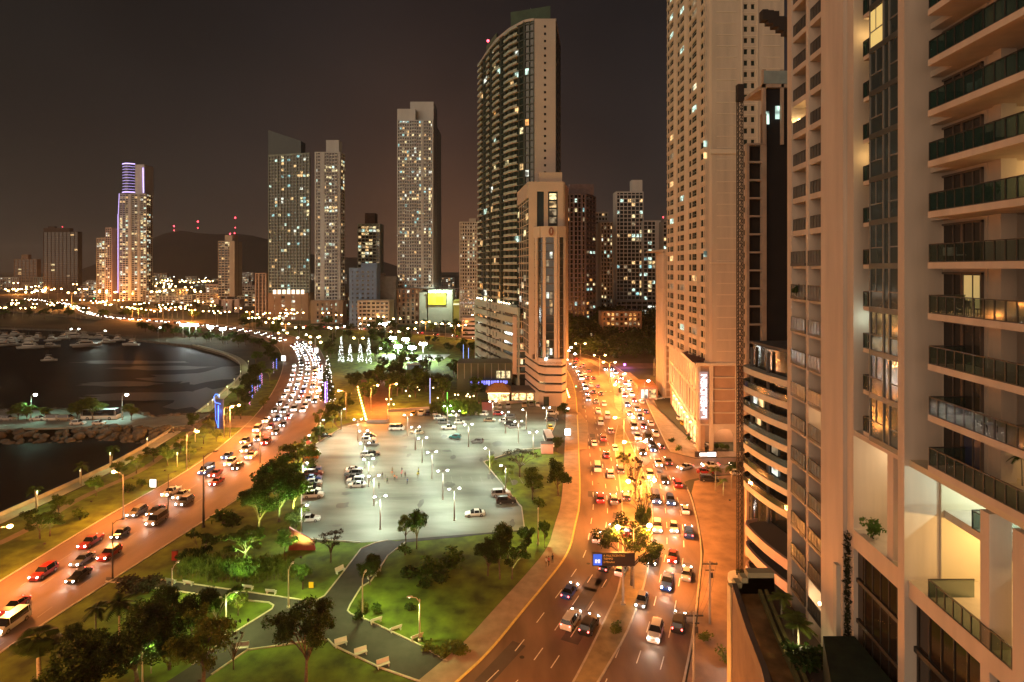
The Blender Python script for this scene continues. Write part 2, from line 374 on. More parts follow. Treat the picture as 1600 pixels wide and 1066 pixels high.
# ---- parking lot
lot = [(-43.8,119.7),(-31,117.6),(2.7,123.5),(2.25,135),(-8.2,166.9),(2,178),(10,180),(15.6,206.6),(18.2,234),(8,240),(-25.5,229),(-48.8,224.5),(-45.3,210),(-52.7,210),(-60,203),(-63.5,178),(-55.8,152.7)]
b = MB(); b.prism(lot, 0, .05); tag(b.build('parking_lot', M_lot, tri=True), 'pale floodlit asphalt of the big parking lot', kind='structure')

kerb('kerb', smooth_line([(-31,117.6),(-43.8,119.7),(-55.8,152.7),(-63.5,178),(-60,203),(-52.7,210)],0), .25, .2, 0, None, 'kerb on the boulevard side of the parking lot')
kerb('kerb', [(2.7,123.5),(2.25,135),(-8.2,166.9),(2,178),(10,180),(15.6,206.6),(18.2,234)], .25, .2, 0, None, 'kerb on the avenue side of the parking lot')
b = MB()
for k in range(11):                                                    # faint bay lines
    y = 139+k*2.6; x = -50.5-(y-139)*.33; b.sheet([(x,y),(x+5,y+.3),(x+5,y+.42),(x,y+.12)], .06)
    x = -27-(y-139)*.25; b.sheet([(x-5,y-.3),(x+5,y+.3),(x+5,y+.42),(x-5,y-.18)], .06)
for k in range(30):
    x = -18+(k % 10)*2.6; y = 150+(k//10)*24; b.sheet([(x,y),(x+.12,y),(x-.9,y+5),(x-1.02,y+5)], .06)
tag(b.build('bay_marking', mat('faint_paint', (.27,.28,.25), .7, var=.3, scale=1.2)), 'faded parking bay lines', kind='structure')
b = MB(); rq = random.Random(6)
for k in range(46):
    x, y = rq.uniform(-46,4), rq.uniform(124,222); b.sheet(blob(x, y, rq.uniform(.4,1.7), rq.uniform(.5,2.6), 12, .3, rq), .055+.0001*k)
tag(b.build('oil_stain', mat('oil_stain_dark', (.085,.09,.08), .5, var=.3)), 'dark oil stains on the parking lot asphalt', kind='structure')
# brown ramp with wall behind the lot and its dark upper terrace
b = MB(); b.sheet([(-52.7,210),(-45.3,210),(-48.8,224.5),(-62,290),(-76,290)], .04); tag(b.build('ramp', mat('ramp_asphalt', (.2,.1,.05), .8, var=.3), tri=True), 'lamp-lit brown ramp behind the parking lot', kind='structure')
# park road junction
pr = [G(620,846),G(606,844.5),G(585,849),G(564,858),G(540,889.5),G(525,909),G(507,931.5),G(495,938),G(483,940),G(438,933),G(306,914),G(240,905),G(166,902),G(165,909),G(276,924),G(354,936),G(420,942),G(427.5,946.5),G(425,952),G(369,987),G(339,1009),G(300,1040),G(260,1066),
      G(300,1080),G(330,1055),G(387,1016),G(435,1009.5),G(501,999),G(513,1000),G(522,1009.5),G(594,1044),G(657,1066),G(690,1080),G(699,1034),G(663,1012),G(573,969),G(548,960),G(543,955),G(547,946),G(564,918),G(579,909),G(591,892),G(606,868.5),G(633,848),G(720,839),G(822,829),G(818,823),G(720,831),G(660,838)]
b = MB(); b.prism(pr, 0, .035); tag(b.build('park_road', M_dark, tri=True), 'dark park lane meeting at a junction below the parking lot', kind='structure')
kb = MB()
def kerbseg(pts):
    n = len(pts)
    if n < 2: return
    A = offset_line(pts, -.11); B = offset_line(pts, .11); vs = [(*p, 0) for p in A]+[(*p, .16) for p in A]+[(*p, .16) for p in B]+[(*p, 0) for p in B]
    fs = []
    for i in range(n-1):
        for k in range(3): fs.append((k*n+i, k*n+i+1, (k+1)*n+i+1, (k+1)*n+i))
    kb.add(vs, fs)
kerbseg(pr[1:12]); kerbseg(pr[13:22]); kerbseg(pr[24:32]); kerbseg(pr[33:44])
tag(kb.build('park_kerb', M_kerb), 'white kerbs edging the park lane', kind='structure')
# lawns
def lawn(pts, z, label, m=M_lawn):
    b = MB(); b.sheet(pts, z); return tag(b.build('lawn', m, tri=True), label, kind='structure')
rp = [p for p in bl_right if 60 < p[1] < 230]; lp = [p for p in offset_line(av_left, -4.5) if 62 < p[1] < 175]
lawn([(x+.2, y) for x, y in rp]+[(-61,202),(-40,118),(2.5,123.5),(2.25,135),(-8.2,166.9),(10,180)]+lp[::-1], .006, 'lawn of the park between boulevard and avenue')
strip_ = [p for p in shore if 40 < p[1] < 300 and p[0] > -200]; ll = [p for p in bl_left if 40 < p[1] < 300]
lawn([(x+4.5,y) for x,y in strip_]+[(x-.3,y) for x,y in ll[::-1]], .006, 'strip of lawn between promenade and boulevard')
lawn([(x+.5,y) for x,y in bl_right if 235 < y < 520]+[(-150,528),(-60,478),(0,425),(14,395),(24,330),(22,245),(8,240),(-48.8,225),(-62,205)], .006, 'wide park lawn beyond the parking lot')
# promenade path + low wall along the shore
pl = [p for p in shore[3:15]]; pl = smooth_line(pl, 2)
pavement('promenade', offset_line(pl, .8), 3.2, 'pale promenade path along the sea wall', m=mat('promenade_concrete', (.42,.44,.34), .8, var=.15))
kerb('sea_wall', offset_line(pl, .3), .5, .9, 0, mat('seawall_cap', (.42,.43,.34), .8), 'low sea wall beside the promenade')
path2 = smooth_line([G(0,805),G(60,775),G(130,735),G(200,700),G(262,672),G(320,640),G(350,625),G(400,560)],1)
# winding second path
p2 = smooth_line([(-110,100),(-104,122),(-107,140),(-103,160),(-108,182),(-112,205),(-121,228),(-131,255),(-138,280)],2)
pavement('path', p2, 2.0, 'narrow brown path winding through the promenade lawn', z=.03, m=mat('path_brown', (.2,.17,.1), .85))
b = MB(); b.prism([G(345,668),G(355,650),G(392,650),G(414,656),G(405,668)], 0, .05); tag(b.build('small_plaza', M_pave, tri=True), 'small paved plaza beside the blue figure panel', kind='structure')
# hills behind the city
def hill(pts, Y, depth, label):
    n = len(pts); vs = []; fs = []
    for k, (dy, f) in enumerate(((-depth, 0), (-depth*.5, .6), (0, 1), (depth, 0))):
        for px, py in pts:
            x = (px-800)*(Y)/FOC; z = max(0, ZY(py, Y))*f + (R.uniform(-6,6)*(f > 0)); vs.append((x, Y+dy, max(z-2, -2)))
    for k in range(3):
        for i in range(n-1): fs.append((k*n+i, k*n+i+1, (k+1)*n+i+1, (k+1)*n+i))
    b = MB(); b.add(vs, fs, 0, True); return tag(b.build('hill', M_hill), label, kind='structure')
hill([(180,440),(215,412),(235,385),(255,366),(280,361),(310,364),(340,366),(370,364),(395,368),(420,374),(450,392),(520,400),(580,404),(610,412),(640,425),(680,430),(740,438)], 3800, 700, 'dark wooded hill behind the towers')
hill([(-200,432),(-60,428),(60,432),(160,436),(260,440)], 6500, 900, 'far low hills across the bay')
hill([(880,438),(940,430),(1000,434),(1060,428),(1200,430)], 2500, 500, 'low rise behind the right-hand towers')
# ================================================================ FACADE KIT
E_cols = {'warm': (1,.62,.26), 'yellow': (1,.82,.42), 'cool': (.7,1,.84), 'white': (.95,1,.85), 'cyan': (.45,.9,.9), 'orange': (1,.45,.12), 'dim': (.8,.6,.35)}
EM = {}
for k, c in E_cols.items():
    EM[k] = mat('lit_window_'+k, (.03,.03,.03), .3, emit=c, es={'dim': .32, 'cyan': .8}.get(k, 1.05), evar=.55)
LITSET = ['warm','yellow','yellow','white','dim','dim','warm','cool','dim','yellow']
def glassm(name, col, rough=.12): return mat(name, col, rough, 0., var=.5, scale=.12, spec=.8)
M_glass = glassm('glazing_dark', (.012,.016,.016)); M_glassb = glassm('glazing_blue', (.02,.035,.045)); M_glassg = glassm('glazing_green', (.02,.034,.028))
WM = {}
def pane_mesh(w, h, key):
    k = (round(w,2), round(h,2), key)
    if k not in WM:
        b = MB(); b.box(-w/2, w/2, -.03, 0, -h/2, h/2); WM[k] = b.mesh('pane', EM[key])
    return WM[k]
def tower(label, foot, z0, z1, fh=3.2, faces=None, wall=None, glass=None, name='apartment_tower', lit=.12, cat='tower', group=None, litset=None, roof=(), maxlit=60, alt=None, rnd=None, cap=True, frame_name='facade'):
    """core of glazing; floor slabs and piers stand proud of it, so windows sit in recesses"""
    rnd = rnd or random.Random(hash(label) % 99991 if False else sum(ord(c)*(i+1) for i, c in enumerate(label)))
    cx = sum(p[0] for p in foot)/len(foot); cy_ = sum(p[1] for p in foot)/len(foot)
    t = thing(name, label, cat, (cx, cy_, 0), 0, group)
    sh = lambda p: (p[0]-cx, p[1]-cy_)
    f2 = [sh(p) for p in foot]
    core = MB(); core.prism(f2, z0, z1-.3)
    core.build('glazing', glass or M_glass, t)
    fm = MB(); cells = []
    n = len(foot); faces = faces or {}
    for i in range(n):
        st = faces.get(i, faces.get('all'))
        if st is None: st = dict(blank=1)
        fr, L = frame2(f2[i], f2[(i+1) % n])
        if st.get('blank'):
            d = st.get('d', .35); fm.fbox(fr, 0, L, -.05, d, z0, z1)
            nf = int((z1-z0)/fh)
            if st.get('dots'):
                for (a, w, h) in st['dots']:
                    for k in range(nf):
                        z = z0+k*fh+1.2; pass
                        fm.fbox(fr, a*L-w/2, a*L+w/2, d+.02, d+.05, z, z+h, 1)
            if st.get('lines'):
                for k in range(nf): fm.fbox(fr, L*.12, L*.88, d, d+.12, z0+k*fh, z0+k*fh+.28)
            continue
        nc = st.get('cols', max(1, round(L/4))); pw = st.get('pier', .5); pd = st.get('pd', .7); sd = st.get('sd', .5); th = st.get('slab', .9)
        nf = int((z1-z0)/fh); cw = L/nc
        skip = st.get('skip', ()); cf = [rnd.choice((.2,.6,1,1.2,2.0)) for _ in range(nc)]
        for k in range(nf+1):
            z = z0+k*fh
            if z > z1-.4: break
            fk = rnd.choice((.25,.5,1,1,1.6,2.6))
            for c in range(nc):
                if c in skip: continue
                a0, a1 = c*cw, (c+1)*cw
                dd = sd
                if st.get('balc') and (c % st['balc'][0] in st['balc'][1]):
                    fm.fbox(fr, a0+pw*.6, a1-pw*.6, 0, st['balc'][2], z-.1, z+.12); fm.fbox(fr, a0+pw*.6, a1-pw*.6, st['balc'][2]-.14, st['balc'][2]+.02, z+.12, z+1.05, 3 if st.get('mi') else 0)
                fm.fbox(fr, a0, a1, -.05, dd, z-th*.35, z+th*.65, st.get('mi',0))
                if k < nf and rnd.random() < lit*fk*cf[c]: cells.append((fr, (a0+a1)/2, z+th*.65, cw-pw, fh-th))
        for c in range(nc+1):
            w = pw*(1.6 if st.get('big') and c % st['big'] == 0 else 1)
            a = min(max(c*cw, w/2), L-w/2); fm.fbox(fr, a-w/2, a+w/2, -.05, pd+(.25 if w > pw else 0), z0, z1, st.get('mi',0))
        fm.fbox(fr, 0, L, -.05, pd+.06, z1-.9, z1+.25)
        for (c0, c1, wd) in st.get('solid', ()):       # solid vertical bands covering columns
            fm.fbox(fr, c0*cw, c1*cw, -.05, pd+wd, z0, z1)
    rp_ = MB(); rp_.prism(f2, z1-.32, z1+.02)
    rp_.build('roof', wall, t)
    fm.build(frame_name, [wall, M_glass, alt or wall, W_green], t)
    for j, r in enumerate(roof):     # (u0,u1,v0,v1,h[,mat]) fractions of bounding box
        xs = [p[0] for p in f2]; ys = [p[1] for p in f2]; x0, x1, y0, y1 = min(xs), max(xs), min(ys), max(ys)
        b = MB(); b.box(x0+(x1-x0)*r[0], x0+(x1-x0)*r[1], y0+(y1-y0)*r[2], y0+(y1-y0)*r[3], z1+.02, z1+r[4])
        b.build('plant_room', r[5] if len(r) > 5 else wall, t)
    ch = cells
    # light comes in small vertical or horizontal runs
    rnd.shuffle(ch); ls = litset or LITSET
    for q, (fr, a, z, w, h) in enumerate(ch):
        key = ls[rnd.randrange(len(ls))]
        if q < maxlit:
            o, u, nn_ = fr; ww = max(.5, w*rnd.choice((1,1,.9,.6))); 
            x = o[0]+u[0]*a+nn_[0]*.06; y = o[1]+u[1]*a+nn_[1]*.06
            link('window', pane_mesh(w, h, key), t, (x, y, z+h/2), math.atan2(u[1], u[0]))
    rest = ch[maxlit:]
    if rest:
        keys = sorted(set(ls)); b = MB()
        for (fr, a, z, w, h) in rest: b.fbox(fr, a-w/2, a+w/2, .03, .06, z, z+h, rnd.randrange(len(keys)))
        o = b.build('window', [EM[k] for k in keys], t); o['kind'] = 'stuff'
    return t
def rect(px0, pxm, px1, Y, mindepth=12):
    """footprint seen with one face to the camera and one flank: left of centre the flank shows on the right"""
    if (px0+px1)/2 < 800:
        x0, x1 = XY(px0, Y)[0], XY(pxm, Y)[0]; Y1 = Y*(pxm-800)/(px1-800) if px1 < 795 and px1 > pxm else Y+mindepth
        Y1 = min(max(Y1, Y+mindepth), Y+70); return [(x0,Y),(x1,Y),(x1,Y1),(x0,Y1)]      # faces 0 front, 1 right flank
    x0, x1 = XY(pxm, Y)[0], XY(px1, Y)[0]; Y1 = Y*(pxm-800)/(px0-800) if px0 > 805 and px0 < pxm else Y+mindepth
    Y1 = min(max(Y1, Y+mindepth), Y+70); return [(x0,Y),(x1,Y),(x1,Y1),(x0,Y1)]          # faces 0 front, 3 left flank
W_white = mat('wall_white', (.56,.58,.56), .8, var=.12, scale=.12, streak=(1,1,.12))
W_cream = mat('wall_cream', (.50,.45,.36), .8, var=.08, scale=.06)
W_grey = mat('wall_grey', (.3,.3,.28), .8, var=.1, scale=.06)
W_dark = mat('wall_dark', (.1,.095,.09), .8, var=.15, scale=.05)
W_green = mat('wall_grey_green', (.36,.42,.36), .8, var=.1, scale=.05)
W_pink = mat('wall_pinkish', (.5,.42,.4), .8, var=.08, scale=.06)
W_blue = mat('wall_blue', (.16,.26,.42), .7, var=.1, scale=.05)
W_brown = mat('wall_brown', (.3,.2,.13), .8, var=.12, scale=.05)
W_lime = mat('wall_lime', (.42,.42,.1), .8, var=.06, scale=.05)
W_beige = mat('wall_beige', (.58,.47,.37), .85, var=.13, scale=.8, bump=.08, streak=(1,1,.1), detail=7)
def beacon(x, y, z, label, base=0):
    t = thing('aircraft_warning_light', label, 'warning light', (x, y, z)); b = MB(); b.tube([(0,0,-.02),(0,0,2.2)], .12, 6); b.build('mast', W_grey, t)
    c = MB(); c.ball((0,0,2.7), .75, 8, 6); c.build('lamp', M_red, t)
M_red = mat('red_lamp', (.3,.02,.02), .4, emit=(1,.06,.09), es=9)

# ================================================================ CITY, from left to right
hz = 56
def ztop(py, Y): return ZY(py, Y)
# far left silhouettes
tower('faint brown block at the far left edge of the skyline', rect(22,58,62,1500), 0, ztop(405,1500), 4, {0: dict(cols=6, pier=1.4, slab=1.6)}, W_brown, lit=.05, roof=((.3,.6,.1,.9,12),), maxlit=10)
tower('wide dark unlit slab tower under a red warning light', rect(68,122,127,1300), 0, ztop(362,1300), 4.2, {0: dict(cols=9, pier=.8, slab=.9)}, mat('wall_night_brown',(.07,.055,.05),.9), lit=.02, roof=((0,.75,0,1,8),(.1,.3,.2,.8,12)), maxlit=10)
beacon(XY(92,1300)[0], 1310, ztop(356,1300), 'red warning lamp on the dark slab tower')
tower('lower cream flank block left of the purple-lit tower', rect(151,168,171,1010), 0, ztop(372,1010), 3.6, {0: dict(cols=4, pier=.8, slab=1)}, W_cream, lit=.35, maxlit=40)
tower('pale blind-walled block joined left of the purple-lit tower', rect(165,175,187,1000), 0, ztop(356,1000), 3.6, {0: dict(cols=3, pier=.8, slab=1), 1: dict(blank=1)}, W_pink, lit=.3, maxlit=30)
t = tower('tall tower with purple-lit curved crown left of the hill', rect(187,229,238,1000), 0, ztop(303,1000), 3.7, {0: dict(cols=9, pier=.7, slab=1, solid=((2.9,3.9,.3),(6.2,6.8,.3))), 1: dict(cols=3, pier=1, slab=1)}, W_white, lit=.34, maxlit=90)
crn = MB(); cz0, cz1 = ztop(303,1000), ztop(255,1000); bx = XY(209,1000)[0]; tx, ty = t.location.x, t.location.y
pts = [(-22+i*2.2, -4-6*math.sin(PI*i/10)) for i in range(11)]
crn.prism([(p[0]+bx-tx, p[1]+1008-ty) for p in pts]+[(12,26),(-22,26)], cz0, cz1); crn.build('crown', M_glassb, t)
sh_ = MB(); sh_.box(2,18, -6, 20, cz0, cz1-2); sh_.build('shaft', W_white, t)
M_purple = mat('purple_neon', (.1,.1,.1), .4, emit=(.6,.45,1), es=2.4); M_pink = mat('pink_neon', (.1,.1,.1), .4, emit=(1,.35,.75), es=2.6); M_bneon = mat('blue_neon', (.05,.05,.1), .4, emit=(.05,.22,1), es=3.5)
nb = MB()
for k in range(11):
    zz = cz0+3+k*(cz1-cz0-4)/10; line = [(p[0]+bx-tx, p[1]+1007.4-ty, zz) for p in pts]; nb.tube(line, .22 if k not in (0,10) else .9, 4)
nb.build('neon_trim', M_purple, t)
nb = MB(); ex = XY(187.5,999)[0]-tx; nb.tube([(ex,-14,14),(ex,-14,150)], .5, 5); nb.tube([(ex+.5,-14,150),(ex+2,-14,cz0)], .35, 5); nb.tube([(22-4,-8,cz0+2),(21-4,-8,cz1-8)], .9, 5); nb.build('neon_trim', M_purple, t)
# cream block with red lamps by the hill
t = tower('cream mid-rise block right of the dark hill with red roof lamp', rect(341,367,378,750), 20, ztop(377,750), 3.4, {0: dict(cols=5, pier=.6, slab=1.1, solid=((3.4,5,.2),)), 1: dict(blank=1, dots=((.5,1.6,1.6),))}, W_cream, lit=.3, roof=((.35,.8,.1,.9,8),), maxlit=50)
beacon(XY(363,750)[0], 756, ztop(377,750)+8.1, 'red warning lamp on the cream block beside the hill')
tower('plain pale podium under the cream mid-rise block', rect(335,374,382,735), 0, ztop(468,735), 4, {0: dict(cols=3, pier=9, slab=1.4)}, W_pink, name='podium_block', cat='building', lit=.3, maxlit=8)
# brown ribbed slab
tower('narrow brown office slab with pale vertical ribs', rect(399,417,419,660), 0, ztop(427,660), 4, {0: dict(cols=3, pier=1.6, slab=.6, pd=1.4)}, mat('rib_grey',(.42,.33,.27),.8), mat('brown_glazing',(.05,.03,.025),.3), name='office_building', cat='building', lit=.0)
# J: dark-finned tower
t = tower('broad grid-fronted tower with slanted dark glass fin on top', [XY(420,640),XY(484,627),XY(485,668),XY(424,690)], ztop(465,630), ztop(240,630), 3.55, {0: dict(cols=13, pier=.45, slab=1.0, big=3), 3: dict(cols=3, pier=.5, slab=1)}, mat('wall_sea_green', (.26,.32,.28), .8, var=.12, scale=.1), M_glassg, lit=.11, litset=['yellow','warm','cool','cyan','white','dim'], maxlit=90)
fx0, fx1 = XY(419,640)[0]-t.location.x, XY(465,630)[0]-t.location.x; zb = ztop(240,630)
b = MB(); fy = 640-t.location.y
b.add([(fx0,fy,zb),(fx1,fy,zb),(fx1,fy,zb+16),(fx0,fy,zb+28),(fx0,fy+14,zb),(fx1,fy+14,zb),(fx1,fy+14,zb+16),(fx0,fy+14,zb+28)], [(0,1,2,3),(5,4,7,6),(4,0,3,7),(1,5,6,2),(3,2,6,7)]); b.build('roof_fin', mat('fin_dark',(.012,.035,.035),.3), t)
tower('brown podium with lit strip under the grid-fronted tower', rect(419,482,492,625), 0, ztop(458,625), 4.5, {0: dict(cols=4, pier=7, slab=2)}, W_brown, name='podium_block', cat='building', lit=.6, litset=['cool','dim','white'], maxlit=20)
lb = MB(); x0, x1 = XY(427,623)[0], XY(478,623)[0]
for k in range(7): lb.box(x0+k*(x1-x0)/7, x0+(k+.55)*(x1-x0)/7, 622.2, 624, ztop(459.5,623), ztop(453,623))
o = lb.build('lit_arcade', mat('arcade_glow',(.3,.2,.1),.5, emit=(1,.78,.55), es=2.2)); tag(o, 'row of glowing arcade openings below the grid-fronted tower', 'arcade')
# K
t = tower('slim white tower with square crown beside the grid-fronted tower', rect(492,532,538,600), ztop(490,600), ztop(238,600), 3.5, {0: dict(cols=9, pier=.5, slab=1.1, solid=((0,.6,.2),(2.1,3.5,.35),(8.3,9,.2)), balc=(3,(1,),1.3)), 1: dict(cols=2, pier=.6, slab=1.2)}, W_white, lit=.2, roof=((.42,.92,.1,.9,13),), maxlit=80)
tower('brown base block under the slim white tower', rect(486,536,541,590), 0, ztop(470,590), 4.2, {0: dict(cols=7, pier=3, slab=1.8)}, W_brown, name='podium_block', cat='building', lit=.45, litset=['cool','cyan','dim'], maxlit=30)
# P: mid tower
tower('small grey-green tower with dark lift head between two tall ones', rect(559,594,599,680), 0, ztop(350,680), 3.8, {0: dict(cols=6, pier=.7, slab=1.3)}, W_green, lit=.28, roof=((.3,.75,.1,.9,13,mat('wall_dark_red',(.08,.05,.05),.8)),), maxlit=50)
tower('blue-painted office block with square windows', rect(546,588,594,560), 0, ztop(419,560), 4.2, {0: dict(cols=5, pier=2.8, slab=2.2, pd=.4, sd=.3)}, W_blue, name='office_building', cat='building', lit=.02, roof=((.4,1,.2,.9,5),))
tower('dark grey windowless block right of the blue office', rect(588,618,622,575), 0, ztop(432,575), 4, {0: dict(blank=1)}, mat('wall_slate',(.17,.18,.17),.9), name='office_building', cat='building', lit=0, roof=((.2,.4,.2,.8,3),))
tower('low cream office block with ribbon windows below the blue one', rect(559,608,615,540), 0, ztop(470,540), 3.6, {0: dict(cols=7, pier=1, slab=1.8, big=3)}, W_cream, name='office_building', cat='building', lit=.12, litset=['cool','white','dim'], maxlit=20)
# I: 620-690
zb = ztop(450,593)
t = tower('tallest white grid tower in the middle distance with boxy crown', rect(621,677,689,593), zb, ztop(188,593), 3.45, {0: dict(cols=15, pier=.5, slab=1.05, big=5, solid=((10.2,10.9,.3),(14.4,15,.2)), balc=(5,(1,2),1.2)), 1: dict(blank=1, dots=((.5,1.2,1.4),(.8,1.2,1.4)))}, W_white, lit=.2, litset=['yellow','warm','yellow','white','cyan','dim'], maxlit=100)
b = MB(); lx = t.location; x0, x1 = XY(620.5,593)[0]-lx.x, XY(649,593)[0]-lx.x
b.box(x0, x1, 593-lx.y+.5, 620-lx.y, ztop(188,593)+.3, ztop(170,593)); b.build('upper_storeys', W_white, t)
b = MB(); x0, x1 = XY(639,593)[0]-lx.x, XY(676,593)[0]-lx.x; b.box(x0, x1, 600-lx.y, 630-lx.y, ztop(188,593)+.3, ztop(156,593)); b.build('crown_block', W_white, t)
tower('dim brown podium under the tallest white grid tower', rect(620,656,658,580), 0, ztop(451,580), 4.4, {0: dict(cols=5, pier=2.4, slab=1.4)}, W_brown, name='podium_block', cat='building', lit=.12, maxlit=20)
b = MB(); t = thing('shop_block', 'floodlit pale green wall block carrying a yellow billboard', 'building', (*XY(700,575),0)); lx = t.location
b.box(XY(655,575)[0]-lx.x, XY(667,575)[0]-lx.x, 1, 30, 0, ztop(457,575)); b.box(XY(669,575)[0]-lx.x, XY(707,575)[0]-lx.x, 0, 30, 0, ztop(453,575)); b.build('wall', W_green, t)
b = MB(); b.box(XY(708,560)[0]-lx.x, XY(741,560)[0]-lx.x, -12, 18, 0, ztop(470,560)); b.build('lime_wing', W_lime, t)
b = MB(); b.box(XY(708,560)[0]-lx.x, XY(741,560)[0]-lx.x, -12.5, -12.05, ztop(477,560), ztop(474.5,560)); b.build('light_strip', mat('strip_glow',(.5,.5,.4),.5, emit=(.85,.9,.6), es=.9), t)
lamp_light('wall_floodlight', 'SPOT', 60000, (.9,1,.75), (*XY(687,560), ztop(447,560)), size=.5, spot=120, aim=(0,.8,-1))
t = thing('billboard', 'yellow advertising billboard on the pale floodlit wall', 'billboard', (*XY(683.5,573),0)); lx = t.location
b = MB(); b.box(-9.3, 8.2, 0, .8, ztop(476,573), ztop(458,573)); b.build('panel', mat('billboard_yellow',(.7,.65,.05),.6, emit=(.75,.72,.02), es=.55), t)
b = MB(); b.box(-1.5, 6, -.1, -.02, ztop(473,573), ztop(463.5,573)); b.build('emblem', mat('billboard_olive',(.35,.36,.02),.6, emit=(.4,.42,.01), es=.35), t)
for k in range(4):
    b = MB(); b.box(-8+k*4.4, -5.5+k*4.4, -2.5, -1.9, ztop(457.3,573), ztop(455.5,573)); b.build('lamp', mat('flood_lamp_white',(.5,.5,.5),.4, emit=(.95,1,.8), es=6), t)
# Q: behind, beige, left of big tower
tower('beige tower partly hidden behind the big dark twin-roofed tower', rect(718,746,752,560), 0, ztop(347,560), 3.5, {0: dict(cols=7, pier=1.2, slab=1.6)}, W_cream, lit=.16, roof=((.5,.9,.1,.9,4),), maxlit=30)
tower('striped pink low car park left of the white garage', rect(722,748,750,470), 0, ztop(497,470), 3.6, {0: dict(cols=1, pier=.6, slab=2)}, W_pink, name='car_park', cat='car park', lit=0)

# ---------------- the big dark tower with white blade wall
foot = [XY(835,270),XY(868,270),XY(875,300),XY(868,330),XY(762,350),XY(750,329),XY(763,310),XY(777,294),XY(797,281),XY(820,272)]
zt = 173
t = tower('huge dark glass tower with a pale blade wall and curved balconies', foot, 0, zt, 3.42,
  {0: dict(blank=1, d=.5, dots=((.5,1.0,1.1),)), 1: dict(cols=2, pier=.3, slab=.4, pd=.3, sd=.2, mi=2), 5: dict(cols=2, pier=.35, slab=.5, mi=2, balc=(2,(0,),1.6)), 6: dict(cols=3, pier=.35, slab=.4, mi=2, balc=(3,(0,2),1.3)), 7: dict(cols=3, pier=.35, slab=.4, mi=2, balc=(3,(0,2),1.3)), 8: dict(cols=3, pier=.35, slab=.5, mi=2, balc=(3,(0,1),1.7)), 9: dict(cols=2, pier=.3, slab=.4, mi=2)},
  mat('blade_wall', (.5,.42,.36), .85, var=.07, scale=.08), M_glassg, lit=.06, litset=['warm','yellow','orange','cool','white','yellow'], maxlit=90, name='apartment_tower', alt=mat('wall_dark_green',(.06,.075,.065),.6))
lx = t.location; b = MB(); b.prism([(x-lx.x, y-lx.y) for x, y in (XY(798,283),XY(860,276),XY(858,320),XY(798,325))], zt+.3, zt+9); b.build('green_plant_room', mat('plant_green',(.05,.085,.055),.8), t)
b = MB(); b.prism([(x-lx.x, y-lx.y) for x, y in (XY(760,318),XY(776,300),XY(790,320),XY(770,340))], zt+.3, zt+6); b.build('plant_room', mat('plant_green2',(.1,.13,.09),.8), t)
b = MB()
for k in range(4): b.tube([(2+k*1.5,0,zt+9),(2+k*1.5,0,zt+16+k)], .12, 5)
b.build('antenna', W_grey, t)
beacon(*XY(762.5,318), zt+6.1, 'red warning lamp on the left roof of the big dark tower')
# white garage podium
foot = [XY(744,335),XY(812,262),(14,275),(-8,342)]
t = thing('car_park', 'white striped multi-storey car park below the big dark tower', 'car park', (*foot[0],0)); o0 = foot[0]; f2 = [(p[0]-o0[0], p[1]-o0[1]) for p in foot]
c = MB(); c.prism(f2, 0, 37.8); c.build('deck_core', M_glass, t); fr, L = frame2(f2[0], f2[1]); b = MB()
for k in range(8): b.fbox(fr, 0, L, -.1, .8, 37.9-k*4.6-2.9, 37.9-k*4.6+(.3 if k == 0 else 0))
for a in (0, .33, .66, .985): b.fbox(fr, a*L, a*L+1, -.1, .83, 0, 38)
b.build('parapet_bands', W_green, t)
for k in range(15):
    b = MB(); a = (k+.5)/15*L*.82; x = fr[0][0]+fr[1][0]*a; y = fr[0][1]+fr[1][1]*a; b.ball((x+.2, y-1.2, 39.2), .38, 7, 5); b.build('rail_lamp', mat('rail_lamp_glow',(.4,.3,.2),.4, emit=(1,.78,.5), es=12), t)
# ---------------- hotel tower
W_hot = mat('hotel_wall', (.52,.41,.33), .85, var=.06, scale=.1)
t = thing('hotel_tower', 'rounded pale hotel tower with dark window strips by the parking lot', 'hotel', (*XY(850,245),0)); lx = t.location; S = lambda p: (p[0]-lx.x, p[1]-lx.y)
def vol(name, foot, z0, z1, m): b = MB(); b.prism([S(p) for p in foot], z0, z1); return b.build(name, m, t)
fb = [XY(806,285),XY(826,243),XY(880,243),XY(886,262),XY(872,300)]
vol('upper_core', fb, 20, 92, M_glassb)
fr, L = frame2(S(fb[1]), S(fb[2])); b = MB()
for a0, a1 in ((0,.24),(.44,.56),(.84,1.0)): b.fbox(fr, a0*L, a1*L, -.1, .8, 20, 92)
b.fbox(fr, 0, L, -.1, .83, 88.5, 92.6)
fr2, L2 = frame2(S(fb[0]), S(fb[1])); b.fbox(fr2, 0, L2, -.1, .5, 86, 92.5); b.fbox(fr2, 0, .8, -.1, .5, 20, 86)
for k in range(20): b.fbox(fr2, 0, L2, -.02, .12, 22+k*3.3, 22.3+k*3.3)
for k in (1,2,3,4,5): b.fbox(fr2, L2*k/6-.15, L2*k/6+.15, -.02, .14, 20, 86)
fr3, L3 = frame2(S(fb[2]), S(fb[3])); b.fbox(fr3, 0, L3, -.1, .6, 20, 92.4)
b.fbox(fr, L*.3, L*.98, -8, -2, 92.7, 97); b.build('upper_frame', W_hot, t)
ff = [XY(827,247),XY(845,237),XY(871,236),XY(882,237.5),XY(886,246),XY(880,256),XY(835,256)]
vol('lower_core', ff, 18, 73, M_glass)
b = MB()
